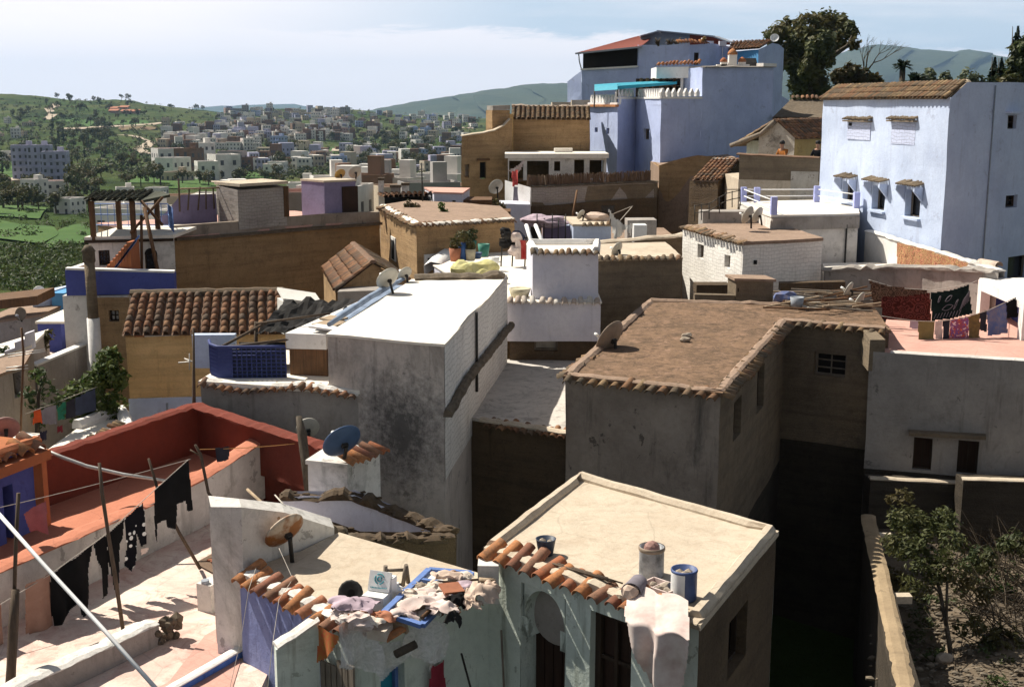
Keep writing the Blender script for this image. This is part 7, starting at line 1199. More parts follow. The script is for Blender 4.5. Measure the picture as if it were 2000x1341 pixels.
for q, mt, lb in (([(1778, 625), (1792, 626), (1792, 642), (1778, 641)], 'lilac_cloth', 'small pale lilac cloth left of the olive garment'), ([(1792, 627), (1826, 627), (1824, 660), (1828, 682), (1806, 680), (1803, 699), (1799, 682), (1788, 682), (1794, 660)], 'olive_cloth', 'olive garment with ragged lower edge on the front line'), ([(1827, 627), (1841, 625), (1840, 668), (1826, 668)], 'white_cloth', 'white cloth right of the olive garment'), ([(1841, 625), (1856, 624), (1854, 684), (1842, 686)], 'dark_cloth', 'dark grey scarf left of the flowered cloth'), ([(1856, 624), (1891, 617), (1894, 683), (1876, 690), (1852, 690)], 'floral_cloth', 'pink flowered cloth, longest on the front line'), ([(1891, 618), (1914, 611), (1914, 670), (1893, 672)], 'ochre_cloth', 'ochre patterned mat right of the flowered cloth'), ([(1914, 611), (1927, 606), (1927, 648), (1915, 645)], 'dark_cloth', 'dark cloth between the ochre mat and blue rug'), ([(1927, 606), (1965, 592), (1968, 650), (1930, 656)], 'blue_cloth', 'worn blue grey rug near the end of the front line'), ([(1965, 591), (1985, 581), (1988, 618), (1968, 622)], 'black_cloth', 'small black cloth at the end of the front line')):
 hang('cloth', lb, 'cloth', mt, q, S1, S2, fold=.02, res=.028, seed=len(lb))
line('washing_line', 'front washing line sagging across the pink terrace', [P(1722, 617, y=30.3), P(1782, 626, y=30.25), P(1830, 628, y=30.3), P(1880, 621, y=30.4), P(1930, 606, y=30.5), P(1985, 580, y=30.7)], .008); line('washing_line', 'back washing line carrying the carpets', [P(1696, 546, y=32.4), P(1750, 562, y=32.2), P(1820, 567, y=31.8), P(1892, 555, y=31.3), P(1908, 548, y=33.2)], .008)
RW, RV = P(1690, 452, y=42.12), P(1945, 530, y=33.52); hang('carpet', 'rust and gold patterned carpet spread over the white parapet', 'carpet', 'gold_rug', [(1752, 474), (1800, 485), (1850, 500), (1890, 513), (1888, 524), (1850, 526), (1750, 524)], RW-V((.1, .04, 0)), RV-V((.1, .04, 0)), fold=.02, res=.04, nf=6)
m = MB(.02); q = P(1915, 508, y=35.0); t = V((.3, -.9, 0)).normalized(); half_tile(m, q+V((0, 0, -.1)), t, V((.9, .3, 0)), V((0, 0, 1)), .8, .16, .15); half_tile(m, q+V((.3, -.4, -.2)), V((-.8, -.3, 0)), V((.3, -.9, 0)).normalized(), V((0, 0, 1)), .5, .12, .1); solo(m, 'ridge_tiles', 'white_tile', 'loose pale ridge tiles at the end of the carpet wall', 'tiles')
# hutch and junk on the back of the mossy roof
m = MB(.02); q = [flat(P(u, v, z=ZM)) for u, v in ((1437, 592), (1509, 594))]; zt = P(1470, 548, y=q[0].y).z; m.prism([q[0], q[1], q[1]+V((-.1, .8, 0)), q[0]+V((-.1, .8, 0))], ZM, zt); root = solo(m, 'pigeon_hutch', 'grey_earth', 'little clay pigeon hutch with four dark holes on the mossy roof', 'hutch'); m = MB(.02); m.prism([q[0]+V((-.06, -.06, 0)), q[1]+V((.06, -.06, 0)), q[1]+V((-.04, .9, 0)), q[0]+V((-.16, .9, 0))], zt, zt+.07); m.build('lid', 'brown_roof', root)
for u in (1443, 1462, 1480, 1499): m = MB(); c = P(u, 566, y=q[0].y-.01); m.box((c.x, c.y, c.z), (.07, .03, .11)); m.build('hole', 'black_gap', root)
m = MB(.03); a, b = P(1358, 590, z=ZM), P(1436, 592, z=ZM); m.prism([flat(a), flat(b), flat(b)+V((0, .3, 0)), flat(a)+V((0, .3, 0))], ZM, ZM+.22); solo(m, 'low_block', 'grey_earth', 'low clay block with a dark gap behind it left of the pigeon hutch', 'block'); m = MB(.02); a, b = P(1360, 580, y=35.4), P(1425, 580, y=35.4); m.prism([flat(a), flat(b), flat(b)+V((0, .6, 0)), flat(a)+V((0, .6, 0))], ZM, P(1390, 556, y=35.4).z); solo(m, 'dark_box', 'dark_earth', 'dark wooden box behind the low clay block', 'box')
jr = random.Random(8)
for k in range(34):
 u, v = jr.uniform(1545, 1700), jr.uniform(566, 604); a = P(u, v, z=ZM+.1+jr.uniform(0, .15)); an = jr.uniform(-.7, .7); L = jr.uniform(.3, .9); m = MB(); d = V((math.cos(an), math.sin(an), jr.uniform(-.08, .12))); m.bar(a-d*L, a+d*L, jr.uniform(.03, .07), .04); solo(m, 'scrap_plank', ('grey_wood', 'pale_wood', 'brown_wood')[k % 3], ('grey weathered plank in the junk at the roof corner', 'pale plank in the junk at the roof corner', 'brown plank in the junk at the roof corner')[k % 3], 'plank', ('grey planks in the roof junk', 'pale planks in the roof junk', 'brown planks in the roof junk')[k % 3])
m = MB(); a = P(1590, 596, z=ZM+.12); rr = Euler((.1, .1, .5)).to_matrix(); [m.bar(a+rr@V((x, -.35, 0)), a+rr@V((x, .35, 0)), .05, .04) for x in (-.5, 0, .5)]; [m.bar(a+rr@V((-.5, y, 0)), a+rr@V((.5, y, 0)), .05, .04) for y in (-.35, .35)]; solo(m, 'old_window_frame', 'pale_board', 'pale old window frame lying in the roof junk', 'window frame')
m = MB(); m.lathe([(.14, 0), (.19, .32), (.175, .32), (.13, .03)], P(1556, 603, z=ZM+.06), 14); solo(m, 'bucket', 'grey_sheet', 'grey bucket in the shade beside the pigeon hutch', 'bucket'); m = MB(); m.blob(P(1535, 580, z=ZM+.25), .28, 5, 2, (1.3, 1, .7), .5); solo(m, 'rag_heap', 'blue_cloth', 'heap of blue and brown rags behind the pigeon hutch', 'rags'); m = MB(.03); a, b = P(1525, 566, y=36), P(1650, 562, y=36.3); m.prism([flat(a), flat(b), flat(b)+V((0, .3, 0)), flat(a)+V((0, .3, 0))], ZM, P(1570, 553, y=36).z); solo(m, 'back_ledge', 'dark_earth', 'dark ledge under the white brick house behind the junk', 'ledge')
# white terrace things
def pot(u, v, y, r, h, mat, label, plant='leaf_dark', pr=.25, cat='potted plant'):
 b = P(u, v, y=y); root = thing('potted_plant', label, cat, b); m = MB(); m.lathe([(r*.75, b.z), (r, b.z+h), (r*.88, b.z+h), (r*.8, b.z+h*.85)], (b.x, b.y, 0), 14); m.build('pot', mat, root)
 if plant: m = MB(); leaves(m, [(V((b.x, b.y, b.z+h+pr*.6)), pr)], 160, .07, 5); m.build('foliage', plant, root)
def leaves(m, cl, n, size, seed=1, flat_=.0, bias=.75, sq=1.0):
 rr = random.Random(seed); tot = sum(r**2 for _, r in cl)
 for c, r in cl:
  for _ in range(max(1, int(n*r*r/tot))):
   d = V((rr.gauss(0, 1), rr.gauss(0, 1), rr.gauss(0, 1))).normalized(); k = r*(bias+(1-bias)*rr.random())*(.55+.5*abs(noise.noise(d*2.3+c*.7))+.2*rr.random()); p = c+V((d.x*k, d.y*k, d.z*k*sq))
   if noise.noise(p*(1.5/r)+V((seed, 0, 0))) < -.12: continue
   s = size*rr.uniform(.6, 1.5)
   x = V((rr.gauss(0, 1), rr.gauss(0, 1), rr.gauss(0, .6))).normalized(); nn = (d+V((rr.gauss(0, .6), rr.gauss(0, .6), rr.gauss(0, .6)+.3))).normalized(); y = nn.cross(x)
   if y.length < .05: continue
   y.normalize(); x = y.cross(nn); m.poly([p-x*s, p-y*s*.45+nn*s*.12, p+x*s, p+y*s*.45+nn*s*.12])
pot(889, 510, 39.3, .2, .42, 'pot_clay', 'bushy plant in a terracotta pot, leftmost on the bright terrace'); pot(904, 508, 39.5, .19, .55, 'pot_blue', 'tall bushy plant in a blue drum on the bright terrace', pr=.32); pot(919, 509, 39.4, .18, .38, 'pot_cream', 'small plant in a cream pot on the bright terrace', pr=.2); pot(945, 500, 40, .2, .4, 'pot_green', 'empty green pot on the bright terrace', None, cat='pot'); pot(931, 505, 39.6, .18, .2, 'dish_blue', 'low dark green tub on the bright terrace', None, cat='tub'); pot(965, 518, 37.6, .17, .26, 'dish_white', 'small white bucket on the bright terrace', None, cat='bucket'); pot(920, 487, 41.5, .2, .3, 'pot_green', 'plant in a pale green pot by the far parapet', pr=.3); pot(1015, 580, 32.3, .3, .24, 'pot_cream', 'wide clay basin at the near edge of the bright terrace', None, cat='basin')
for k, (u, v, w, lb) in enumerate(((912, 530, .75, 'left mound of pale yellow netting below the pots'), (946, 530, .8, 'right mound of pale yellow netting below the pots'))): m = MB(); c = P(u, v, y=35); m.blob(c, w*.5, k+2, 3, (1.1, .8, .8), .35); solo(m, 'netting_heap', 'straw_net', lb, 'netting')
def rack():
 rr = random.Random(3); b = P(1000, 492, y=38.6); root = thing('junk_rack', 'rack of black bags, rags and wire at the corner of the stair tower', 'rack', (b.x, b.y, ZV)); m = MB()
 for dx in (-.35, .0, .4): m.tube([V((b.x+dx, b.y, ZV)), V((b.x+dx+.05, b.y, ZV+1.0))], .025, 5)
 m.bar(V((b.x-.4, b.y, ZV+.9)), V((b.x+.5, b.y, ZV+.95)), .05); m.build('frame', 'iron', root)
 for k in range(9): m = MB(); m.blob(V((b.x+rr.uniform(-.4, .4), b.y+rr.uniform(-.2, .2), ZV+rr.uniform(.55, 1.15))), rr.uniform(.12, .24), k, 2, (1, .8, .8), .5); m.build('bag', ('dark_tarp', 'white_cloth', 'dark_tarp', 'trouser_cloth')[k % 4], root)
 for k, (dx, mt) in enumerate(((.25, 'red_cloth'), (.42, 'tan_towel'), (.1, 'white_cloth'))): m = MB(); a = V((b.x+dx, b.y-.3, ZV+.9)); m.grid([[a+V((x*.06, .03*math.sin(x*3+j), -j*.2)) for x in range(4)] for j in range(4)]); m.build('rag', mt, root)
rack()
for k, (u, v) in enumerate(((1040, 430), (1052, 436))): stick('white_strut', ('left white strut leaning up behind the stair tower', 'right white strut leaning up behind the stair tower')[k], [(1028+k*18, 440, 36.5), (1038+k*22, 474, 35.2)], .06, 'white_paint', 'strut')
hang('sheet', 'grubby white sheet slung beside the small hut', 'sheet', 'canvas_white', [(1188, 406), (1200, 424), (1220, 440), (1236, 436), (1232, 462), (1222, 445), (1214, 462), (1200, 466), (1194, 440)], P(1180, 440, y=44.5), P(1240, 440, y=44.5), fold=.08, res=.05); m = MB(); m.blob(P(1068, 432, y=46), .5, 2, 3, (1.6, 1, .45), .5); solo(m, 'pink_heap', 'lilac_cloth', 'heap of pink bedding airing on the wall behind the iron poles', 'bedding'); m = MB(); m.blob(P(1165, 424, y=46.6), .32, 4, 2, (1.4, 1, .6), .6); solo(m, 'rag_heap', 'sack', 'heap of tan rags on the small hut roof', 'rags')
hang('cloth', 'red patterned cloth hanging on the white wing', 'cloth', 'red_cloth', [(1000, 334), (1012, 332), (1011, 362), (1002, 364)], P(990, 350, y=57.6), P(1030, 360, y=56.6), res=.06); hang('cloth', 'grey cloth hanging under the red patterned cloth', 'cloth', 'grey_cloth', [(1004, 366), (1012, 365), (1011, 392), (1005, 392)], P(990, 350, y=57.6), P(1030, 360, y=56.6), res=.06); hang('sheet', 'white sheet drooping from the pavilion corner', 'sheet', 'white_cloth', [(992, 332), (1005, 328), (1022, 314), (1026, 313), (1014, 336), (1000, 340)], P(990, 340, y=59), P(1030, 340, y=59), res=.06)
stick('pole', 'long brown pole leaning on the dark retaining wall', [(1117, 430, 55.5), (1127, 372, 56.5)], .05, 'brown_wood'); line('wire', 'guy wires from the bracket on the retaining wall', [P(1192, 420, y=55), P(1236, 402, y=56), P(1210, 432, y=54)], .018, 'rope', 0, 'wire')

#  the near roof edge
def lathe_at(name, label, cat, mat, px, z, prof, n=18, rot=None, parts=()):
 b = P(*px, z=z); m = MB(); m.lathe(prof, b, n, rot); o = solo(m, name, mat, label, cat)
 for nm, mt, fn in parts: q = MB(); fn(q, b); q.build(nm, mt, o)
 return o
zr = ZA+.07
lathe_at('bucket', 'small navy bucket with stones standing near the tile edge', 'bucket', 'navy_bucket', (1066, 1082), zr, [(.09, 0), (.125, .2), (.13, .21), (.118, .21), (.09, .05), (.02, .05)], parts=(('contents', 'stone', lambda q, b: [q.blob(b+V((dx, dy, .17)), .05, k, 1) for k, (dx, dy) in enumerate(((-.04, 0), (.05, -.04)))]),))
pb = [(.145, 0), (.15, .02), (.15, .33), (.157, .34), (.15, .36), (.138, .36), (.138, .1), (.02, .1)]
simple('paint_bucket', (.38, .40, .44), .5, .75, 7); simple('blue_white_bucket', (.07, .11, .26), .5, .3, 9)
def buckets():
 lathe_at('paint_bucket', 'rusty rimmed paint bucket holding a grey ball, behind the blue one', 'bucket', 'paint_bucket', (1272, 1122), zr, pb, parts=(('contents', 'dish_pink', lambda q, b: q.blob(b+V((0, 0, .33)), .1, 3, 2, rough=.05)), ('rim', 'dish_brown', lambda q, b: q.lathe([(.152, .31), (.162, .33), (.16, .36), (.15, .365)], b, 18, cap=(False, False))))); lathe_at('paint_bucket', 'blue and white paint bucket with rubble at the roof corner', 'bucket', 'blue_white_bucket', (1335, 1168), zr, pb, parts=(('contents', 'stone', lambda q, b: [q.blob(b+V((dx, dy, .3)), .06, k, 1) for k, (dx, dy) in enumerate(((-.05, 0), (.05, .02), (.0, -.06)))]), ('label_band', 'white_plastic', lambda q, b: q.grid([[b+V((.153*math.cos(a), .153*math.sin(a), z)) for a in [math.pi*(1.02+.038*i) for i in range(13)]] for z in (.03, .33)]))))
 b = P(1240, 1148, z=zr+.12); rot = Euler((math.radians(96), 0, math.radians(-25))).to_matrix(); m = MB(); m.lathe([(.1, -.16), (.12, .1), (.125, .12), (.115, .12), (.09, -.1), (.02, -.12)], b, 16, rot); o = solo(m, 'tipped_bucket', 'grey_cloth', 'tipped over pail spilling dried plaster', 'bucket'); m = MB(); m.blob(b+rot@V((0, 0, .12)), .1, 2, 2, (1, .9, 1), .3); m.build('plaster_lump', 'sack', o)
 b = P(1290, 1160, z=zr); root = thing('crate', 'shallow plastic crate of pale stones between the buckets', 'crate', b); an = -.78; rt = Euler((0, 0, an)).to_matrix(); m = MB(); m.box(b+V((0, 0, .01)), (.4, .26, .02), rt)
 for c, s in (((0, .13, .06), (.42, .02, .12)), ((0, -.13, .06), (.42, .02, .12)), ((.2, 0, .06), (.02, .26, .12)), ((-.2, 0, .06), (.02, .26, .12)), ((-.02, 0, .06), (.012, .25, .12))): m.box(b+rt@V(c), s, rt)
 m.build('tray', 'white_cloth', root); m = MB(); [m.blob(b+rt@V((x, y, .08)), r, k, 2, rough=.2) for k, (x, y, r) in enumerate(((.05, .03, .08), (.13, -.05, .055), (-.1, .0, .05), (.02, -.07, .05)))]; m.build('stones', 'stone', root)
 m = MB(); t = (r1[1]-r1[0]).normalized(); q = r1[0]+t*1.15+V((0, .12, .13)); rr = random.Random(4)
 for k in range(8): a = q+t*rr.uniform(0, .3)+V((rr.uniform(-.04, .04), rr.uniform(-.02, .08), 0)); m = MB(); m.tube([a, a+t*rr.uniform(.5, .9)+V((0, .0, rr.uniform(0, .04)))], rr.uniform(.008, .014), 5); solo(m, 'stick', 'stick', 'thin stick of the bundle lying along the tile edge', 'stick', 'sticks along the tile edge')
buckets()
n0 = V(((r1[1]-r1[0]).y, -(r1[1]-r1[0]).x, 0)).normalized()
def over_cloth(p, s, z):
 q = r1[0]+n0*.40; zl = ZA+.03; d = max(0, (ZA-.25)-z)
 if z > zl:
  nn = (r1[1]-r1[0]).normalized().cross((-n0*.45+V((0, 0, .16))).normalized()); q = V((q.x, q.y, zl)); return p*(q.dot(nn)/p.dot(nn))+V((0, 0, .015*math.sin(s*14)))
 return p+n0*(-.2*min(1, d/.8)+.03*math.sin(s*9))
hang('drop_cloth', 'paint-spotted white cloth hung over the tile eave between the buckets', 'cloth', 'white_cloth', [(1234, 1142), (1250, 1140), (1272, 1152), (1310, 1160), (1342, 1172), (1343, 1240), (1332, 1290), (1316, 1330), (1306, 1420), (1256, 1420), (1246, 1300), (1232, 1240), (1226, 1190)], r1[0]+n0*.40, r1[1]+n0*.40, res=.02, fold=.085, seed=4, over=over_cloth, nf=13)
zp = ZB+.03
def junk():
 rr = random.Random(12); K, J = r2[1], r2[2]; n1 = V(((K-r2[0]).y, -(K-r2[0]).x, 0)).normalized(); t2 = (J-K).normalized(); n2 = V((t2.y, -t2.x, 0))
 def crum(name, label, cat, mat, u, v, z, r, sq=(1, 1, .6), rough=.55, k=1, sub=3): 
  m = MB(); c = P(u, v, z=z-.02)
  if name in ('rag', 'paper', 'crumpled_film', 'bundle'):
   N = 15; rows = []; f = lambda a, b, s: noise.noise(V((a*s, b*s, k*3.7)))
   for i in range(N):
    row = []
    for j in range(N):
     a, b = i/(N-1)*2-1, j/(N-1)*2-1; h = .8*(1-.6*(a*a+b*b))+.75*abs(f(a, b, 1.5))+.22*abs(f(a, b, 3.2))-.2
     row.append(c+V(((a*(1+.5*f(a, b, 1.1))+.35*f(b, a, 2.2))*r*sq[0], (b*(1+.5*f(b, a, 1.3))+.3*f(a, b, 2.5))*r*sq[1], h*r*max(.8, sq[2]))))
    rows.append(row)
   m.smooth = True; m.grid(rows)
  else: m.blob(c, r, k, sub, sq, rough)
  return solo(m, name, mat, label, cat)
 # white boxes with teal print
 b = P(736, 1196, z=zp); root = thing('white_box', 'white foam box with a teal print on its lid', 'box', b); rt = Euler((0, 0, -.35)).to_matrix(); m = MB(.006); m.box(b+V((0, 0, .12)), (.28, .22, .24), rt); m.build('body', 'white_plastic', root); m = MB(.004); m.box(b+rt@V((0, .1, .36))+V((0, 0, .0)), (.28, .03, .24), rt@Euler((-.35, 0, 0)).to_matrix()); lid = m.build('lid', 'white_plastic', root)
 m = MB(); lr = rt@Euler((-.35, 0, 0)).to_matrix(); lc = b+rt@V((0, .1, .36)); g = lambda x, z: lc+lr@V((x, -.019, z))
 for a0, a1, r_ in ((.3, 2.2, .06), (2.6, 4.4, .06), (4.8, 6.0, .06), (0, 6.2, .028)): m.tube([g(r_*math.cos(a0+(a1-a0)*i/10), .03+r_*math.sin(a0+(a1-a0)*i/10)) for i in range(11)], .008, 4)
 for x in range(7): m.bar(g(-.1+x*.02, -.085), g(-.1+x*.02, -.07), .012, .004)
 m.bar(g(.03, -.075), g(.11, -.07), .012, .004); m.build('print', 'teal_print', lid)
 b = P(752, 1190, z=zp); m = MB(.005); m.box(b+V((.04, .05, .2)), (.16, .14, .4), rt); o = solo(m, 'white_can', 'white_plastic', 'tall white canister behind the foam box', 'canister'); m = MB(); m.lathe([(.03, .4), (.03, .45)], b+V((.04, .05, 0)), 8); m.build('cap', 'white_plastic', o)
 b = P(775, 1178, z=zp); m = MB(); m.lathe([(.07, 0), (.095, .05), (.09, .14), (.035, .23), (.03, .27)], b, 14); o = solo(m, 'jug', 'white_plastic', 'white plastic jug in front of the grey stool frame', 'jug'); m = MB(); m.tube([b+V((.03, -.02, .24)), b+V((.1, -.03, .2)), b+V((.09, -.03, .1))], .012, 6); m.build('handle', 'white_plastic', o)
 root = thing('stool', 'grey wooden stool frame lying among the junk', 'stool', P(775, 1150, z=zp)); a, c = P(752, 1152, y=14.6), P(753, 1104, y=14.6); e, f = P(786, 1148, y=14.7), P(793, 1103, y=14.7)
 for p, q in ((a, c), (e, f), (P(798, 1142, y=14.85), f)): m = MB(); m.tube([p, q], .03, 6); m.build('leg', 'grey_wood', root)
 m = MB(); m.tube([P(752, 1113, y=14.62), P(793, 1112, y=14.72)], .022, 6); m.build('rail', 'grey_wood', root); m = MB(); m.tube([P(752, 1140, y=14.62), P(790, 1141, y=14.72)], .02, 6); m.build('rail', 'grey_wood', root)
 m = MB(); c = P(686, 1158, z=zp+.14); rt = Euler((1.2, .2, -.4)).to_matrix(); m.lathe([(.16, 0), (.165, .03), (.14, .035), (.05, .0)], c, 14, rt); solo(m, 'old_pan', 'black_rubber', 'black battered pan leaning beside the foam box', 'pan')
 # blue casement lying on the heap
 A, B, C, D = P(750, 1196, z=zp+.2), P(824, 1221, z=zp+.16), P(921, 1119, z=zp+.16), P(838, 1112, z=zp+.22); root = thing('window_casement', 'blue painted window casement lying across the junk', 'window casement', (A+C)/2); m = MB()
 for p, q in ((A, B), (B, C), (C, D), (D, A)): m.bar(p, q, .075, .05)
 m.build('frame', 'blue_paint', root); m = MB(); e = D.lerp(C, .22); m.bar(D.lerp(A, .25), C.lerp(B, .25), .06, .045); m.build('glazing_bar', 'blue_paint', root); m = MB(); p, q, r_, s = [A.lerp(D, .75).lerp(B.lerp(C, .75), f) for f in (.05, .5)]+[A.lerp(D, .97).lerp(B.lerp(C, .97), f) for f in (.5, .05)]; m.poly([x-V((0, 0, .01)) for x in (p, q, r_, s)]); m.build('pane', 'dish_white', root)
 items = [('paper', 802, 1165, .12, 'paper', 'crumpled tan paper inside the blue casement', (1.5, 1, .5)), ('rag', 828, 1180, .14, 'white_cloth', 'dirty white rag inside the blue casement', (1.4, 1.1, .5)), ('paper', 850, 1150, .11, 'paper', 'torn cream paper beside the orange board', (1.5, 1, .4)), ('rag', 872, 1128, .13, 'sack', 'tan sack piece on the upper bar of the casement', (1.6, .9, .5)), ('bundle', 938, 1165, .17, 'sack', 'tied pinkish cloth bundle at the right end of the junk', (1, 1, 1.1)), ('rag', 866, 1190, .13, 'white_cloth', 'pale rag below the long sticks', (1.3, 1, .6)), ('rag', 893, 1180, .12, 'black_cloth', 'black rag hanging beside the tied bundle', (1, 1, 1.2)), ('rag', 885, 1215, .11, 'dark_tarp', 'dark crumpled sheet hanging below the black rag', (.8, .8, 1.4)), ('rag', 905, 1150, .12, 'lilac_cloth', 'pinkish rag left of the tied bundle', (1.2, 1, .7)), ('paper', 815, 1148, .09, 'stone', 'mud coloured lumps at the casement edge', (1.6, .8, .6)), ('rag', 790, 1202, .12, 'white_cloth', 'white rag spilling over the casement front', (1.4, .8, .6)), ('crumpled_film', 690, 1185, .16, 'lilac_cloth', 'crumpled lilac white plastic at the tile row end', (1.5, 1, .6)), ('crumpled_film', 676, 1200, .11, 'white_cloth', 'small crumpled white plastic on the last tiles', (1.4, 1, .6)), ('rag', 745, 1205, .1, 'pot_clay', 'rusty brown chain heap in front of the foam box', (1.5, 1, .5)), ('rag', 960, 1150, .1, 'sack', 'frayed brush head right of the tied bundle', (1, .8, 1.2))]
 items += [('rag', 818, 1160, .1, 'white_cloth', 'white rag in the middle of the casement', (1.5, 1, .5)), ('paper', 836, 1196, .1, 'paper', 'cream paper sheet at the lower right of the casement', (1.6, 1, .5)), ('rag', 856, 1170, .12, 'white_cloth', 'grubby white cloth right of the long sticks', (1.4, 1, .6)), ('rag', 900, 1128, .1, 'paper', 'cream bag at the back of the junk', (1.5, 1, .7)), ('rag', 922, 1185, .11, 'sack', 'lower flap of the tied pinkish bundle', (1, .8, 1.2)), ('rag', 880, 1198, .1, 'brown_rug', 'brown rag between the black rag and the casement', (1.2, 1, .8)), ('rag', 795, 1182, .1, 'paper', 'crumpled cream sheet in the near corner of the casement', (1.6, 1, .5)), ('rag', 720, 1218, .1, 'paper', 'pale crumpled sheet above the carton', (1.6, .8, .6)), ('bag', 700, 1212, .13, 'white_cloth', 'white plastic bag at the roof corner', (1.3, .8, .7))]
 for k, (nm, u, v, r, mt, lb, sq) in enumerate(items): crum(nm, lb, nm.replace('_', ' '), mt, u, v, zp+.16+(.1 if r > .12 else .04), r, sq, .75, k+3)
 for nm, px, r, mt, lb in (('stick', [(812, 1192, 13.3), (960, 1131, 14.3)], .015, 'stick', 'long dark stick across the junk from the casement to the bundle'), ('stick', [(835, 1138, 14.3), (962, 1129, 14.3)], .015, 'stick', 'long dark stick along the back of the junk'), ('brush_handle', [(935, 1132, 14.2), (968, 1135, 14.2)], .035, 'pale_wood', 'pale wooden brush handle on the tied bundle'), ('slat', [(824, 1206, 13.2), (852, 1178, 13.5)], .025, 'brown_wood', 'short brown slat inside the casement'), ('log', [(772, 1277, 13.15), (812, 1257, 13.3)], .05, 'bark', 'short brown log lying on the plastic below the casement')): stick(nm, lb, px, r, mt, nm.replace('_', ' '))
 m = MB(); c = P(882, 1148, z=zp+.32); m.box(c, (.26, .2, .03), Euler((.25, .1, .5))); solo(m, 'orange_board', 'pot_clay', 'orange brown board lying on the rags', 'board'); m = MB(.005); c = P(742, 1232, y=13.25); m.box(c, (.25, .18, .14), Euler((.2, 0, -.4))); solo(m, 'carton', 'paper', 'cream carton below the foam box at the roof edge', 'carton'); m = MB(.004); c = P(775, 1220, y=13.35); m.box(c, (.3, .05, .14), Euler((.3, 0, -.6))); solo(m, 'drawer_front', 'pale_wood', 'pale wooden drawer front under the casement corner', 'board')
 m = MB(); half_tile(m, P(752, 1250, y=13.2), V((.75, .3, .35)).normalized(), V((-.4, .9, 0)).normalized(), V((0, 0, 1)), .26, .075, .06); solo(m, 'loose_tile', 'near_tile', 'single orange roof tile fallen among the plastic', 'tile')
 # plastic sheets hanging over the edge
 for k, (o, y0, lb) in enumerate((([(664, 1212), (705, 1198), (728, 1206), (738, 1262), (742, 1310), (712, 1312), (690, 1304), (652, 1296), (658, 1268)], 14.05, 'clear crumpled plastic sheet hanging left of the carton'), ([(735, 1258), (780, 1250), (800, 1262), (778, 1296), (756, 1338), (742, 1300)], 13.95, 'clear pointed plastic sheet hanging below the carton'), ([(772, 1262), (820, 1220), (832, 1208), (862, 1212), (872, 1240), (860, 1276), (836, 1288), (800, 1284)], 14.1, 'clear plastic sheet bulging below the blue casement'), ([(838, 1284), (858, 1276), (872, 1250), (862, 1300), (856, 1318)], 14.15, 'narrow plastic strip hanging right of the bulging sheet'))):
  a, b = K+n2*(.3+.06*k), J+n2*(.3+.06*k); hang('plastic_sheet', lb, 'plastic sheet', 'plastic_film', o, a, b, res=.02, fold=.1, seed=k*3, nf=9)
 hang('scarf', 'rust and gold scarf hanging beside the plank door', 'scarf', 'scarf', [(621, 1222), (662, 1244), (650, 1272), (634, 1286), (621, 1292)], r2[0]+n1*.25, r2[1]+n1*.25, res=.02, fold=.03); hang('red_garment', 'maroon garment hanging on the mint wall below the plastic', 'clothing', 'maroon_cloth', [(842, 1296), (850, 1300), (868, 1290), (878, 1420), (832, 1420)], K+n2*.12, J+n2*.12, res=.02, fold=.04); stick('stick', 'dark stick leaning on the streaky mint wall', [(901, 1275, 14.25), (924, 1360, 13.9)], .014, 'iron', 'stick'); stick('conduit', 'grey conduit running down the mint wall corner', [(979, 1230, 14.55), (987, 1400, 14.4)], .014, 'grey_wood', 'pipe'); line('wire', 'thin pale wire hanging in front of the blue wall', [P(500, 1108, y=15.0), P(486, 1150, y=14.5), P(470, 1250, y=14.3), P(445, 1360, y=14.2)], .004, 'rope', 0, 'wire'); line('wire', 'thin pale wire looping from the dish over the tiles', [P(545, 1070, y=15.2), P(572, 1130, y=14.7), P(545, 1170, y=14.1), P(532, 1260, y=13.6), P(520, 1370, y=13.5)], .004, 'rope', 0, 'wire')
junk()
# ---- trees and plants that stand near enough to count
def tree(name, label, foot, trunk, cl, n, size, leaf, bark='bark', seed=1, group=None, cat='tree', sq=1.0, bias=.7):
 root = thing(name, label, cat, foot, group); m = MB(); cl = [(c, r*1.28) for c, r in cl]
 for path, r in trunk: m.tube(path, r, 7)
 m.build('trunk', bark, root); m = MB(); leaves(m, cl, n, size, seed, 0, bias, sq); m.build('crown', leaf, root); return root
def cr(y, *l): return [(P(u, v, y=y+dy), r*y/F) for u, v, r, dy in l]
Yt = 98
big = cr(Yt, (1520, 70, 24, 0), (1548, 55, 26, 2), (1580, 52, 26, -2), (1612, 45, 24, 1), (1640, 52, 24, 3), (1660, 66, 17, 0), (1532, 95, 26, 3), (1565, 88, 32, 0), (1600, 88, 32, -3), (1632, 80, 24, 0), (1545, 125, 26, 0), (1585, 125, 32, -2), (1560, 160, 26, 0), (1595, 160, 28, 0), (1565, 190, 22, 0), (1605, 188, 24, 0), (1510, 92, 12, 0), (1667, 86, 12, -2), (1500, 68, 10, 2), (1660, 50, 10, 0), (1615, 115, 18, 3))
b = P(1580, 205, y=Yt); f = lambda *q: [P(u, v, y=Yt+d) for u, v, d in q]
tree('eucalyptus_tree', 'huge dark green tree towering behind the tiled blue house', (b.x, b.y, ground(b.x, b.y)), [([V((b.x, b.y, ground(b.x, b.y)-.5))]+f((1580, 170, 0), (1588, 120, 0), (1600, 70, 0)), [.7, .5, .35, .15]), (f((1585, 150, 0), (1560, 110, 1), (1540, 70, 0)), [.35, .25, .1]), (f((1592, 140, 0), (1625, 110, -1), (1655, 90, -2), (1664, 70, -2)), [.3, .22, .15, .06])], big, 19000, .22, 'leaf_tall', seed=3, bias=.45)
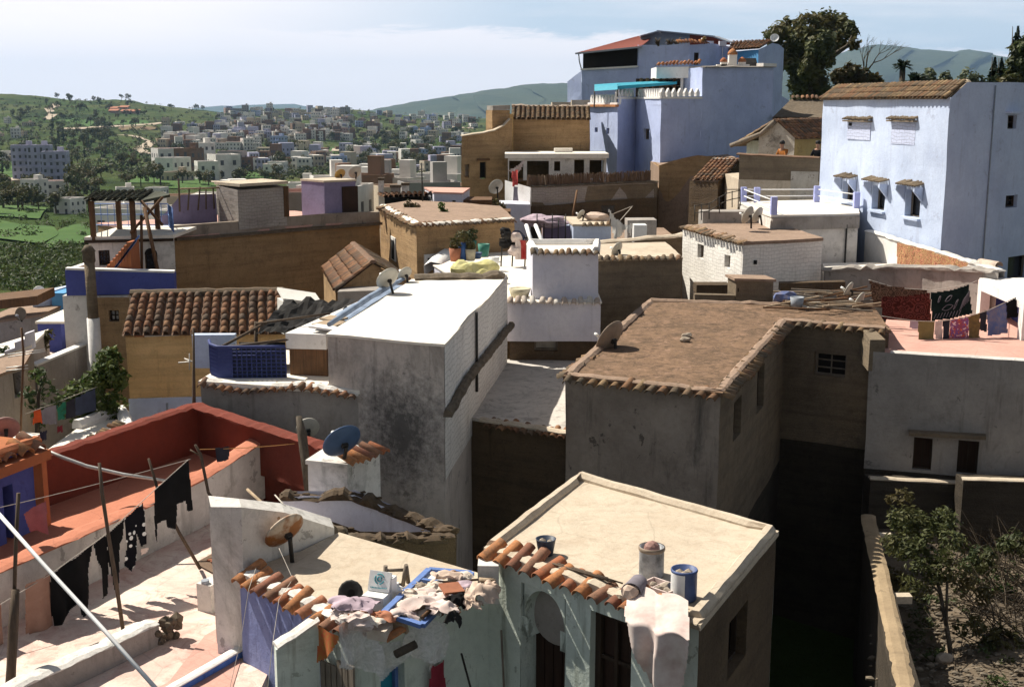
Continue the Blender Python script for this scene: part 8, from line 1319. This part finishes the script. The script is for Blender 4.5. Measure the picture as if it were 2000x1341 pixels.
tree('rust_tree', 'smaller rusty green tree under the right side of the huge tree', P(1655, 185, y=90), [([P(1655, 190, y=90), P(1658, 150, y=90)], [.2, .1])], cr(90, (1640, 150, 16, 0), (1662, 140, 16, 0), (1685, 152, 16, 0), (1650, 168, 16, 0), (1680, 170, 18, 0), (1708, 158, 12, 0), (1700, 172, 12, 0), (1722, 168, 8, 0)), 2600, .26, 'leaf_rust', seed=4)
def bare():
 y = 92; rr = random.Random(5); root = P(1678, 185, y=y); m = MB()
 def br(p, d, L, r, k):
  q = p+d*L; m.tube([p, (p+q)/2+V((rr.uniform(-.08, .08)*L, 0, rr.uniform(-.04, .04)*L)), q], [r, r*.85, r*.65], 5)
  if k > 0:
   for _ in range(rr.choice((2, 3, 3))): e = (d+V((rr.gauss(.12, .38), rr.gauss(0, .3), rr.gauss(.15, .25)))).normalized(); br(q-d*L*rr.uniform(0, .3), e, L*rr.uniform(.6, .85), r*.55, k-1)
 br(root, V((.15, 0, 1)).normalized(), 1.55, .13, 5); solo(m, 'bare_tree', 'dry_twig', 'leafless grey tree right of the huge green tree', 'tree', at=root)
bare()
def palm(u, v, y, h, r, lb, seed=1, n=26):
 rr = random.Random(seed); c = P(u, v, y=y); root = thing('palm_tree', lb, 'palm tree', (c.x, c.y, c.z-h)); m = MB(); m.tube([V((c.x, c.y, c.z-h)), V((c.x+.05, c.y, c.z-h/2)), c], [.26, .2, .2], 8); m.build('trunk', 'bark', root); m = MB()
 for k in range(n):
  a = rr.uniform(0, 6.28); e = rr.uniform(-.5, 1.2); d = V((math.cos(a)*math.cos(e), math.sin(a)*math.cos(e), math.sin(e))); s = d.cross(V((0, 0, 1))).normalized(); L = r*rr.uniform(.8, 1.15); pts = [c+d*(L*i/6)+V((0, 0, -L*.45*(i/6)**2)) for i in range(7)]
  for i in range(6):
   for sg in (-1, 1):
    for f in (.25, .75): p = pts[i].lerp(pts[i+1], f); w = .32*r*(1-(i+f)/8); m.poly([p, p+s*sg*w+d*.1-V((0, 0, w*.35)), p+s*sg*w*.9+d*.22-V((0, 0, w*.35)), p+d*.09])
 m.build('fronds', 'leaf_conifer', root)
palm(1763, 128, 85, 5, .55, 'tall shaggy palm above the tile strip of the right blue house', 2, 34); palm(1787, 158, 82, 3.5, .95, 'low spreading palm right of the tall shaggy palm', 5, 24)
for k, (u, v, r, lb) in enumerate(((1814, 145, 14, 'thin pale bush just right of the low palm'), (1845, 152, 13, 'thin pale bush between two others above the blue house'), (1890, 150, 20, 'broad pale airy tree before the conifers'), (1910, 158, 14, 'small pale bush under the conifers'))): b = P(u, 185, y=95); tree('pale_tree', lb, (b.x, b.y, b.z-2), [([b-V((0, 0, 2)), P(u, v, y=95)], [.08, .03])], cr(95, (u, v, r*.8, 0), (u-r*.6, v+8, r*.6, 0), (u+r*.6, v+6, r*.6, 0), (u, v+16, r*.8, 0)), 420, .2, 'leaf_pale', 'dry_twig', seed=k+2)
def conifer(u, v0, v1, y, w, lb, seed):
 rr = random.Random(seed); t, b = P(u, v0, y=y), P(u, v1, y=y); H = t.z-b.z; root = thing('conifer_tree', lb, 'conifer', b); m = MB(); m.tube([b-V((0, 0, 3)), t], [.12, .02], 6); w *= 1.2; m.build('trunk', 'bark', root); m = MB(); n = int(H/.2)
 for i in range(n):
  f = (i+.3)/n; z = t.z-f*H
  for k in range(11):
   a = rr.uniform(0, 6.28); L = w*(.03+.97*f)*rr.uniform(.35, 1.1)*(1 if i % 3 else 1.25); d = V((math.cos(a), math.sin(a), 0)); s = V((-d.y, d.x, 0))
   for q in range(5): p = V((b.x, b.y, z))+d*(L*(q+.5)/5)+V((0, 0, -.22*L*((q+.5)/5)**.8+rr.uniform(-.06, .06))); k2 = (.17+.12*(1-q/5))*(.25+.75*min(1, f*1.8)); m.poly([p-d*k2*1.2, p-s*k2+V((0, 0, rr.uniform(-.1, .1))), p+d*k2*1.2-V((0, 0, .12)), p+s*k2+V((0, 0, rr.uniform(-.1, .1)))])
 m.build('needles', 'leaf_conifer', root)
conifer(1978, 52, 190, 88, 1.25, 'tallest layered conifer at the upper right', 2); conifer(1938, 112, 190, 90, .75, 'shorter left conifer of the pair beside the tallest one', 3); conifer(1951, 114, 190, 86, .7, 'shorter right conifer of the pair beside the tallest one', 4)
tree('dark_tree', 'dark bushy tree cut by the right edge beside the tallest conifer', P(2005, 190, y=80), [([P(2005, 195, y=80), P(2005, 120, y=80)], [.25, .1])], cr(80, (1995, 95, 18, 0), (2020, 80, 24, 0), (1990, 125, 22, 0), (2020, 120, 30, 0), (1985, 155, 24, 0), (2015, 160, 30, 0), (1965, 165, 16, 0)), 2400, .26, 'leaf_dark', seed=6)
# shrubs at the left between the houses
tree('leafy_shrub', 'tall leafy shrub against the corner of the ochre tile-roofed house', P(200, 850, y=29.3), [([P(205, 850, y=29.3), P(200, 780, y=29.4), P(215, 700, y=29.6)], [.06, .05, .02]), ([P(190, 840, y=29.3), P(170, 770, y=29.4)], [.05, .02])], cr(29.3, (215, 700, 28, .2), (222, 740, 30, 0), (190, 752, 34, 0), (160, 770, 34, -.2), (195, 795, 36, 0), (225, 785, 24, .1), (135, 790, 26, -.2), (215, 830, 28, 0), (170, 810, 30, 0), (205, 720, 26, 0)), 4600, .075, 'leaf_fresh', seed=7, bias=.5)
tree('leafy_shrub', 'loose thin shrub in front of the diagonal grey wall', P(80, 850, y=28), [([P(72, 850, y=28), P(75, 770, y=28.1), P(90, 720, y=28.3)], [.05, .04, .02])], cr(28, (75, 735, 24, 0), (60, 775, 24, 0), (95, 760, 22, 0), (110, 790, 22, 0), (85, 810, 24, 0)), 700, .07, 'leaf_fresh', seed=8, bias=.4); tree('leafy_shrub', 'dark shrub at the left edge behind the stepped house', P(10, 740, y=33), [([P(10, 745, y=33), P(12, 700, y=33)], [.05, .02])], cr(33, (5, 700, 24, 0), (25, 715, 20, 0), (8, 735, 22, 0)), 600, .08, 'leaf_fresh', seed=9); tree('leafy_shrub', 'small dark shrub in front of the dark blue shed', P(88, 690, y=36), [([P(88, 695, y=36), P(90, 660, y=36)], [.04, .02])], cr(36, (82, 668, 14, 0), (95, 655, 12, 0), (80, 685, 12, 0)), 420, .075, 'leaf_dark', seed=10)
tree('green_bush', 'bright green potted bush behind the whitewashed coping', P(865, 420, y=46), [([P(865, 425, y=46), P(864, 400, y=46)], [.04, .02])], cr(46, (866, 418, 11, 0), (862, 402, 7, 0), (874, 424, 8, 0)), 420, .07, 'leaf_bright', seed=11); tree('dry_bush', 'dry brown bush left of the bright green potted bush', P(800, 408, y=48), [([P(800, 412, y=48), P(802, 398, y=48)], [.04, .02])], cr(48, (798, 402, 10, 0), (812, 404, 9, 0)), 260, .08, 'leaf_rust', seed=12); tree('green_bush', 'ragged green creeper below the cream dish on the brown wall', P(970, 410, y=54), [([P(972, 412, y=54), P(970, 392, y=54)], [.04, .02])], cr(54, (968, 400, 12, 0), (980, 405, 9, 0), (960, 410, 8, 0)), 300, .09, 'leaf_olive', seed=13)
# garden at the lower right
gy = 23.0; b = P(1858, 1282, z=ZG)
tree('garden_tree', 'slender leafy garden tree with a leaning dark trunk', b, [([b, P(1850, 1230, y=b.y+.2), P(1835, 1150, y=b.y+.5), P(1815, 1090, y=b.y+.8)], [.05, .045, .035, .015]), ([P(1848, 1220, y=b.y+.2), P(1850, 1130, y=b.y+.4), P(1870, 1080, y=b.y+.5)], [.03, .025, .01]), ([P(1838, 1160, y=b.y+.4), P(1790, 1110, y=b.y+.9)], [.025, .01])], cr(b.y+.7, (1765, 1015, 38, .6), (1800, 1030, 40, .8), (1840, 1020, 36, .6), (1775, 1065, 40, .2), (1820, 1075, 44, 0), (1860, 1060, 34, .2), (1745, 1060, 26, .4), (1800, 1120, 40, -.2), (1850, 1115, 36, -.2), (1780, 1150, 28, -.2), (1890, 1140, 30, 0), (1920, 1160, 26, 0)), 5200, .05, 'leaf_olive', seed=14, bias=.45)
for k, (u, v, r, n, lf, lb) in enumerate(((1740, 1130, 30, 700, 'leaf_olive', 'olive green bush close to the garden wall'), (1810, 1180, 34, 800, 'leaf_olive', 'olive green bush behind the slender trunk'), (1920, 1090, 34, 700, 'leaf_dark', 'dark green bush under the retaining wall step'), (1985, 1060, 30, 500, 'leaf_dark', 'dark green bush at the upper right of the garden'), (1960, 1160, 30, 500, 'leaf_bright', 'bright green bush among the dry twigs'), (1960, 1250, 40, 900, 'leaf_dark', 'dark green low bush at the right edge of the garden'), (1900, 1225, 26, 300, 'leaf_dark', 'dark low plant right of the slender trunk'), (1990, 1310, 40, 500, 'leaf_dark', 'dark bush in the lowest right corner'), (1760, 975, 18, 240, 'leaf_olive', 'small creeper on the dark retaining wall'))): q = P(u, v+r*.6, y=24 if v < 1200 else 21.5); tree('garden_bush', lb, q, [([q, q+V((.02, 0, .3))], [.02, .01])], [(q+V((0, 0, .2)), r*q.y/F*.9), (q+V((.2, .2, .1)), r*q.y/F*.6), (q+V((-.2, .1, .1)), r*q.y/F*.6)], n, .055, lf, seed=k+20)
m = MB(); rr = random.Random(9)
for k in range(330):
 u, v = rr.uniform(1890, 2060), rr.uniform(1080, 1260); p = P(u, v, z=ZG+.05); a = V((rr.gauss(-.3, .6), rr.gauss(0, .5), rr.uniform(.1, 1.0))).normalized(); L = rr.uniform(.5, 1.5); m.tube([p, p+a*L*.5+V((0, 0, .05)), p+a*L+V((rr.uniform(-.15, .15), 0, -.12*L))], [.012, .009, .004], 4, False)
for k in range(80): u, v = rr.uniform(1820, 2000), rr.uniform(1180, 1341); p = P(u, v, z=ZG+.03); a = rr.uniform(0, 6.3); d = V((math.cos(a), math.sin(a), rr.uniform(0, .3))); m.tube([p, p+d*rr.uniform(.3, .8)], [.012, .006], 4, False)
struct(m, 'brushwood', 'dry_twig', 'stuff', 'tangle of dry twigs over the garden slope'); m = MB()
for k in range(1100): u, v = rr.uniform(1700, 2060), rr.uniform(1080, 1400); p = P(u, v, z=ZG); m.blob(p+V((0, 0, .06)), .018/rr.uniform(.25, 1.1), k % 9, 1 if k % 5 == 0 else 0, (1.4, 1, .7), .8)
struct(m, 'gravel', 'grit_stone', 'stuff', 'pale rubble strewn over the garden soil')
m = MB(); m.blob(P(1845, 1285, z=ZG+.1), .13, 3, 2, (1.3, 1, .8)); solo(m, 'stone', 'stone', 'large pale stone beside the garden tree trunk', 'stone')
m = MB(); rr = random.Random(5); cl = []
for k in range(120): u, v = rr.uniform(1715, 2050), rr.uniform(1015, 1345); p = P(u, v, z=ZG+.1); cl.append((p, rr.uniform(.12, .38))) if noise.noise(V((u*.012, v*.012, 2)))+(1180-v)*.002 > -.12 else 0
leaves(m, cl, 4200, .045, 3, bias=.4, sq=.7); struct(m, 'undergrowth', 'leaf_scrub', 'stuff', 'tangled green weeds over the garden soil')
# people on the raised terrace
def person(u, v, y, lb, shirt, face, lean, arms):
 """standing figure grown over a jointed skeleton, hands on the wall top"""
 hd = P(u, v, y=y); fl = hd.z-1.6; F3 = V(face).normalized(); S = V((F3.y, -F3.x, 0)).normalized(); o = V((hd.x, hd.y, fl))-F3*lean; up = V((0, 0, 1)); root_at = V((o.x, o.y, fl))
 J = {'pel': o+up*.92, 'wst': o+up*1.08+F3*lean*.3, 'chs': o+up*1.30+F3*lean*.7, 'nck': o+up*1.45+F3*lean*.92, 'hd0': o+up*1.54+F3*(lean+.02), 'hd1': o+up*1.64+F3*(lean+.03), 'hd2': o+up*1.73+F3*(lean+.0)}
 E = [('pel', 'wst'), ('wst', 'chs'), ('chs', 'nck'), ('nck', 'hd0'), ('hd0', 'hd1'), ('hd1', 'hd2')]; Rr = {'pel': .15, 'wst': .135, 'chs': .155, 'nck': .055, 'hd0': .075, 'hd1': .095, 'hd2': .055}
 for sg, nm in ((-1, 'l'), (1, 'r')):
  sh = J['chs']+S*sg*.17+up*.07; el = sh+S*sg*.07-up*.24+F3*arms[0]; wr = el-up*.1+F3*arms[1]; hn = wr+F3*.08-up*.02
  for k, p, r in (('sh', sh, .07), ('el', el, .046), ('wr', wr, .033), ('hn', hn, .04), ('hip', J['pel']+S*sg*.09-up*.06, .1), ('kn', o+S*sg*.1+up*.48, .065), ('an', o+S*sg*.1+up*.08, .045), ('to', o+S*sg*.11+up*.04+F3*.17, .04)): J[k+nm] = p; Rr[k+nm] = r
  E += [('chs', 'sh'+nm), ('sh'+nm, 'el'+nm), ('el'+nm, 'wr'+nm), ('wr'+nm, 'hn'+nm), ('pel', 'hip'+nm), ('hip'+nm, 'kn'+nm), ('kn'+nm, 'an'+nm), ('an'+nm, 'to'+nm)]
  for q in range(5): k = 'f%d%s' % (q, nm); J[k] = hn+F3*(.07 if q < 4 else .03)+S*((q-1.5)*.02 if q < 4 else -sg*.05)-up*.02; Rr[k] = .009; E.append(('hn'+nm, k))
 def skin(name, keys, grow, mat, parent):
  ks = [k for k in J if k in keys]; ix = {k: i for i, k in enumerate(ks)}; me = bpy.data.meshes.new(name); me.from_pydata([J[k]-root_at for k in ks], [(ix[a], ix[b]) for a, b in E if a in ix and b in ix], []); ob = bpy.data.objects.new(name, me); SC.collection.objects.link(ob); ob.modifiers.new('skin', 'SKIN'); me.skin_vertices or me.attributes
  for k in ks: sv = me.skin_vertices[0].data[ix[k]]; sv.radius = (Rr[k]*grow, Rr[k]*grow); sv.use_root = k in ('pel',)
  sb = ob.modifiers.new('sub', 'SUBSURF'); sb.levels = sb.render_levels = 2; me.materials.append(MATS[mat]); ob['_w'] = list(root_at)
  if parent: ob.parent = parent
  else: ob.location = root_at
  return ob
 def make_skin_layer(me): pass
 bd = skin('person', list(J), 1.0, 'skin', None); bd['label'] = lb; bd['category'] = 'person'; arm = [k+n for k in ('sh', 'el', 'wr') for n in 'lr']; skin('shirt', ['pel', 'wst', 'chs']+arm, 1.16, shirt, bd); skin('trousers', ['pel']+[k+n for k in ('hip', 'kn', 'an') for n in 'lr'], 1.15, 'trouser_cloth', bd)
 m = MB(); m.blob(J['hd1']-F3*.025+up*.045, .112, 3, 2, (1, 1, .95), .08); m.build('hair', 'dark_hair', bd)
 fc = J['hd1']+F3*.095; m = MB(); [m.blob(fc+S*sg*.035+up*.005, .014, 1, 1, rough=0) for sg in (-1, 1)]; m.build('eyes', 'dark_hair', bd); m = MB(); m.blob(fc-up*.02+F3*.01, .02, 2, 1, (.7, .8, 1.3), 0); m.blob(fc-up*.06, .018, 2, 1, (1.4, .5, .4), 0); [m.blob(J['hd1']+S*sg*.095-up*.01, .025, 2, 1, (.5, .8, 1.3), 0) for sg in (-1, 1)]; m.build('face', 'skin', bd)
person(1528, 283, 50.4, 'person in an orange shirt leaning with both hands on the terrace wall', 'orange_shirt', (-.75, -.6, 0), .12, (.1, .2)); person(1598, 283, 49.8, 'person in a black coat with long dark hair beside the blue house', 'black_coat', (-.5, -.8, 0), .05, (.12, .18))
# ---- the far town, its trees and scrub
for nm, c in (('far_white', (.76, .73, .69)), ('far_blue', (.36, .43, .62)), ('far_grey', (.36, .34, .33)), ('far_brown', (.22, .14, .10)), ('far_pink', (.46, .32, .28)), ('far_cream', (.52, .44, .34)), ('far_lilac', (.42, .42, .56))): simple(nm, c, .95, .3, .25, bump=0)
TOWN = random.Random(21); VAR = []
LOOK = {'far_white': 'white', 'far_blue': 'pale blue', 'far_grey': 'bare grey', 'far_brown': 'dark brown', 'far_pink': 'pinkish', 'far_cream': 'cream', 'far_lilac': 'lilac'}
def far_mesh(mat, w, d, storeys, red, stair):
 m = MB(); h = 2.9*storeys; m.box((0, 0, h/2-1), (w, d, h+2)); 
 for sx, sy, ww, dd in ((0, -d/2+.12, w, .24), (0, d/2-.12, w, .24), (-w/2+.12, 0, .24, d-.5), (w/2-.12, 0, .24, d-.5)): m.box((sx, sy, h+.35), (ww, dd, .7))
 if stair: m.box((w*.2, d*.1, h+1.2), (2.6, 2.4, 2.4))
 m.m = 1
 for s in range(storeys):
  z = 1.5+2.9*s
  for fx in range(max(2, int(w/2.6))):
   x = -w/2+w*(fx+.5)/max(2, int(w/2.6)); t = 1.25 if TOWN.random() < .8 else 2.0
   for y in (-d/2, d/2): m.box((x, y, z), (1.05, .08, t))
  for fy in range(max(1, int(d/3))):
   y = -d/2+d*(fy+.5)/max(1, int(d/3))
   for x in (-w/2, w/2): m.box((x, y, z), (.08, 1.0, 1.25))
 m.m = 2; m.box((0, 0, h+.02), (w-.5, d-.5, .06))
 if storeys > 2: m.m = 0; [m.box((TOWN.uniform(-w*.2, w*.2), -d/2-.45, 2.9*s-.1), (w*.4, .9, .9)) for s in range(1, storeys)]
 o = bpy.data.meshes.new('far_house'); o.from_pydata(m.v, [], m.f); [o.materials.append(MATS[x]) for x in (mat, 'far_window', 'pink_floor' if red else 'court_floor')]; o.polygons.foreach_set('material_index', m.mi); o.update(); return o
for mat, k in (('far_white', 4), ('far_blue', 3), ('far_grey', 3), ('far_brown', 3), ('far_pink', 2), ('far_cream', 2), ('far_lilac', 2)):
 for i in range(k): VAR.append((mat, far_mesh(mat, TOWN.uniform(7, 12), TOWN.uniform(6, 10), (1, 2, 3, 2)[i % 4], i % 3 == 1, i % 2 == 0), i))
def town(place, n, u0, u1, v0, v1, mix, sc=1.0, ys=None, tall=1.0):
 done = []; k = 0; tr = 0
 while k < n and tr < n*30:
  tr += 1; u, v = TOWN.uniform(u0, u1), TOWN.uniform(v0, v1)
  if ys: y = TOWN.uniform(*ys); p = P(u, v, y=y); g = ground(p.x, y); 
  else:
   p = hit(u, v)
   if p is None: continue
   g = p.z
  if any((p.x-q.x)**2+(p.y-q.y)**2 < (5.5*sc)**2 for q in done): continue
  mat = TOWN.choice(mix); c = [x for x in VAR if x[0] == mat]; _, me, i = TOWN.choice(c)
  if ys:
   if not 3 < p.z-g < 11.5: continue
   _, me, i = min(c, key=lambda x: abs(2.9*(1, 2, 3, 2)[x[2] % 4]*sc-(p.z-g)))
   if (p.z-g)/(2.9*(1, 2, 3, 2)[i % 4]) > 1.7: continue
  done.append(p); o = bpy.data.objects.new('town_house', me); SC.collection.objects.link(o); s = TOWN.uniform(.8, 1.2)*sc; o.location = (p.x, p.y, g-.3); o.rotation_euler = (0, 0, TOWN.uniform(-.6, .6)); h = 2.9*(1, 2, 3, 2)[i % 4]; o.scale = (s, s, max(.5, (p.z-g)/h) if ys else s*tall)
  o['label'] = '%s flat-roofed %s storey house %s' % (LOOK[mat], ('one', 'two', 'three', 'two')[i % 4], place); o['category'] = 'house'; o['group'] = '%s %s storey houses %s' % (LOOK[mat], ('one', 'two', 'three', 'two')[i % 4], place); k += 1
W, B, G, N, K, CR, L = 'far_white', 'far_blue', 'far_grey', 'far_brown', 'far_pink', 'far_cream', 'far_lilac'
town('along the far ridge line', 46, 425, 680, 219, 238, [W, W, G, CR, B, CR, K], .8, tall=1.1); town('on the slope below the ridge', 58, 455, 680, 238, 278, [W, W, N, K, L, CR, N], .75); town('in the blue quarter by the curving road', 34, 312, 500, 238, 296, [B, W, L, W, K], .7); town('on the right end of the ridge', 22, 665, 930, 224, 252, [W, B, L, K], .8); town('below the mountain at the right of the valley', 14, 785, 905, 252, 282, [W, B, L, W], .75)
town('in the valley behind the earth houses', 42, 480, 900, 288, 345, [W, G, N, B, CR, W], .75); town('at the left edge of the valley', 12, -30, 70, 238, 330, [W, W, G, CR], .7); town('beside the green field', 9, 320, 480, 326, 362, [G, N, W, W, CR], 1.0, tall=1.2); town('among the scrub at the left', 9, 30, 330, 376, 420, [W, W, CR, W], .6); town('beyond the purple stair hut', 34, 560, 905, 342, 388, [W, G, W, L, K, CR, N], .72, (125, 260)); town('behind the pergola', 18, 225, 460, 382, 440, [W, CR, G, W, L, K], .75, (120, 210))
for k, (u, v, st, lb) in enumerate(((52, 352, 5, 'left tower of the pale blue apartment blocks in the valley'), (82, 352, 5, 'middle tower of the pale blue apartment blocks in the valley'), (112, 354, 4, 'lower right tower of the pale blue apartment blocks in the valley'))):
 p = hit(u, v); me = far_mesh('far_lilac', 11, 10, st, 0, 1); o = bpy.data.objects.new('apartment_block', me); SC.collection.objects.link(o); o.location = p; o.rotation_euler = (0, 0, .2); o.scale = (.72, .72, .8); o['label'] = lb; o['category'] = 'apartment block'
for k, (u, v, lb) in enumerate(((222, 216, 'left upper row house with a red roof on the green hill'), (243, 216, 'right upper row house with a red roof on the green hill'), (223, 223, 'left lower row house with a red roof on the green hill'), (246, 223, 'middle lower row house with a red roof on the green hill'), (264, 223, 'right lower row house with a red roof on the green hill'))):
 p = hit(u, v) or P(u, v, y=1300); root = thing('row_house', lb, 'house', p); m = MB(); m.box(p+V((0, 0, 1)), (9, 6, 2.6)); m.build('wall', 'far_pink', root); m = MB(); m.prism([p+V((-5, -3.6, 0)), p+V((5, -3.6, 0)), p+V((5, 3.6, 0)), p+V((-5, 3.6, 0))], p.z+2.2, [p.z+2.4, p.z+2.4, p.z+4.2, p.z+4.2]); m.build('roof', 'pot_clay', root)
# trees: crown + trunk meshes shared by all copies
def far_tree(kind, seed):
 rr = random.Random(seed); m = MB(); c = MB()
 if kind == 'cypress': cl = [(V((0, 0, 1.2+i*1.0)), .75-.06*i) for i in range(7)]; n, s = 360, .3; c.tube([V((0, 0, -.5)), V((0, 0, 2))], .15, 5)
 else: cl = [(V((rr.uniform(-1.6, 1.6), rr.uniform(-1.6, 1.6), rr.uniform(2.0, 4.2))), rr.uniform(1.0, 1.7)) for _ in range(6)]; n, s = 520, .36; c.tube([V((0, 0, -.6)), V((.1, 0, 2.6))], [.24, .14], 5)
 leaves(m, cl, n, s, seed, bias=.6); out = []
 for mb, mt, nm in ((m, 'leaf_dark' if kind != 'olive' else 'leaf_olive', 'crown'), (c, 'bark', 'trunk')):
  me = bpy.data.meshes.new(nm); me.from_pydata(mb.v, [], mb.f); me.materials.append(MATS[mt]); me.update(); out.append(me)
 return out
FT = {'broad': [far_tree('broad', s) for s in (1, 2, 3)], 'olive': [far_tree('olive', s) for s in (4, 5)], 'cypress': [far_tree('cypress', 6)]}
TL = {'broad': ('broad_tree', 'dark rounded tree'), 'olive': ('olive_tree', 'pale rounded tree'), 'cypress': ('cypress_tree', 'slim dark cypress')}
def grove(place, n, u0, u1, v0, v1, kinds, sc=1.0):
 for _ in range(n):
  p = hit(TOWN.uniform(u0, u1), TOWN.uniform(v0, v1))
  if p is None: continue
  kd = TOWN.choice(kinds); ms = TOWN.choice(FT[kd]); o = bpy.data.objects.new(TL[kd][0], None); SC.collection.objects.link(o); o.location = p; s = TOWN.uniform(.7, 1.3)*sc; o.scale = (s, s, s*TOWN.uniform(.9, 1.15)); o.rotation_euler = (0, 0, TOWN.uniform(0, 6)); o['label'] = TL[kd][1]+' '+place; o['category'] = 'tree'; o['group'] = TL[kd][1]+'s '+place
  for me, nm in zip(ms, ('crown', 'trunk')): q = bpy.data.objects.new(nm, me); SC.collection.objects.link(q); q.parent = o
b3 = ['broad', 'broad', 'olive']
grove('on the skyline of the left hill', 26, 60, 420, 190, 222, ['broad'], 1.3); grove('in the dark grove left of the curving road', 30, 100, 215, 250, 300, ['broad', 'broad', 'cypress'], 1.35); grove('on the green hill under the row houses', 26, 0, 300, 222, 250, b3, 1.2); grove('between the houses of the slope', 40, 300, 680, 235, 300, b3, 1.1); grove('on the wooded slope under the mountain', 56, 690, 905, 262, 332, ['broad', 'broad', 'olive'], 1.3); grove('along the valley bottom', 46, 130, 620, 300, 366, b3, 1.15); grove('beside the pale blue apartment blocks', 12, 0, 170, 295, 345, ['cypress', 'broad'], 1.2); grove('on the right end of the ridge slope', 20, 660, 940, 228, 262, b3, 1.1)
grove('in the scrub below the bright fields', 36, -10, 200, 372, 420, b3, .9)
# scrub: leafy masses nobody could count
def scrub():
 rr = random.Random(17); m = MB()
 for k in range(300):
  a = rr.random(); p = hit(rr.uniform(-30, 190), rr.uniform(482, 572)) if a < .55 else hit(rr.uniform(-30, 300), rr.uniform(385, 470)) if a < .75 else hit(rr.uniform(0, 920), rr.uniform(235, 350))
  if p is None: continue
  s = .9+p.y*.0012; r = rr.uniform(.7, 1.5)*s
  leaves(m, [(p+V((rr.uniform(-1, 1)*r, rr.uniform(-1, 1)*r, r*.45)), r*rr.uniform(.6, 1))for _ in range(3)], 90, .16+p.y*.00028, k, bias=.6, sq=.8)
 struct(m, 'scrub', 'leaf_scrub', 'stuff', 'tangled green scrub over the hillside')
scrub()
def far_mass():
 """houses and trees past those one can count: one mass of each"""
 rr = random.Random(33); m = MB(); t = 0
 for u0, u1, v0, v1, n in ((425, 690, 220, 276, 150), (320, 500, 240, 292, 60), (660, 920, 226, 280, 60), (480, 900, 292, 335, 70)):
  for _ in range(n):
   p = hit(rr.uniform(u0, u1), rr.uniform(v0, v1))
   if p is None: continue
   h = rr.choice((3, 5.6, 5.6, 8)); m.m = rr.randrange(5); w, d = rr.uniform(4.5, 8), rr.uniform(4, 7); a = Euler((0, 0, rr.uniform(-.6, .6))); m.box(p+V((0, 0, h/2-1)), (w, d, h+2), a); R3 = a.to_matrix(); m.m = 5
   for s in range(int(h/2.7)):
    for x in (-.28, .02, .3): m.box(p+R3@V((x*w, -d/2, 1.4+2.7*s)), (.9, .08, 1.2), a)
 m.build('distant_houses', ['far_white', 'far_cream', 'far_white', 'far_brown', 'far_lilac', 'far_window'], None, None, kind='stuff', label='mass of small houses over the far slopes'); m = MB()
 for k in range(2500):
  u, v = rr.uniform(-40, 940), rr.uniform(196, 352); p = hit(u, v)
  if p is None or noise.noise(V((p.x*.006, p.y*.004, 3)))+.25*rr.random() < (.02 if u < 690 and v > 262 else -.14): continue
  r = rr.uniform(1.2, 2.8); leaves(m, [(p+V((rr.uniform(-2, 2), rr.uniform(-2, 2), r*.6)), r)], 34, .62, k, bias=.6, sq=.85)
 struct(m, 'woodland', 'leaf_dark', 'stuff', 'dark woods and hedges over the far hills')
far_mass()
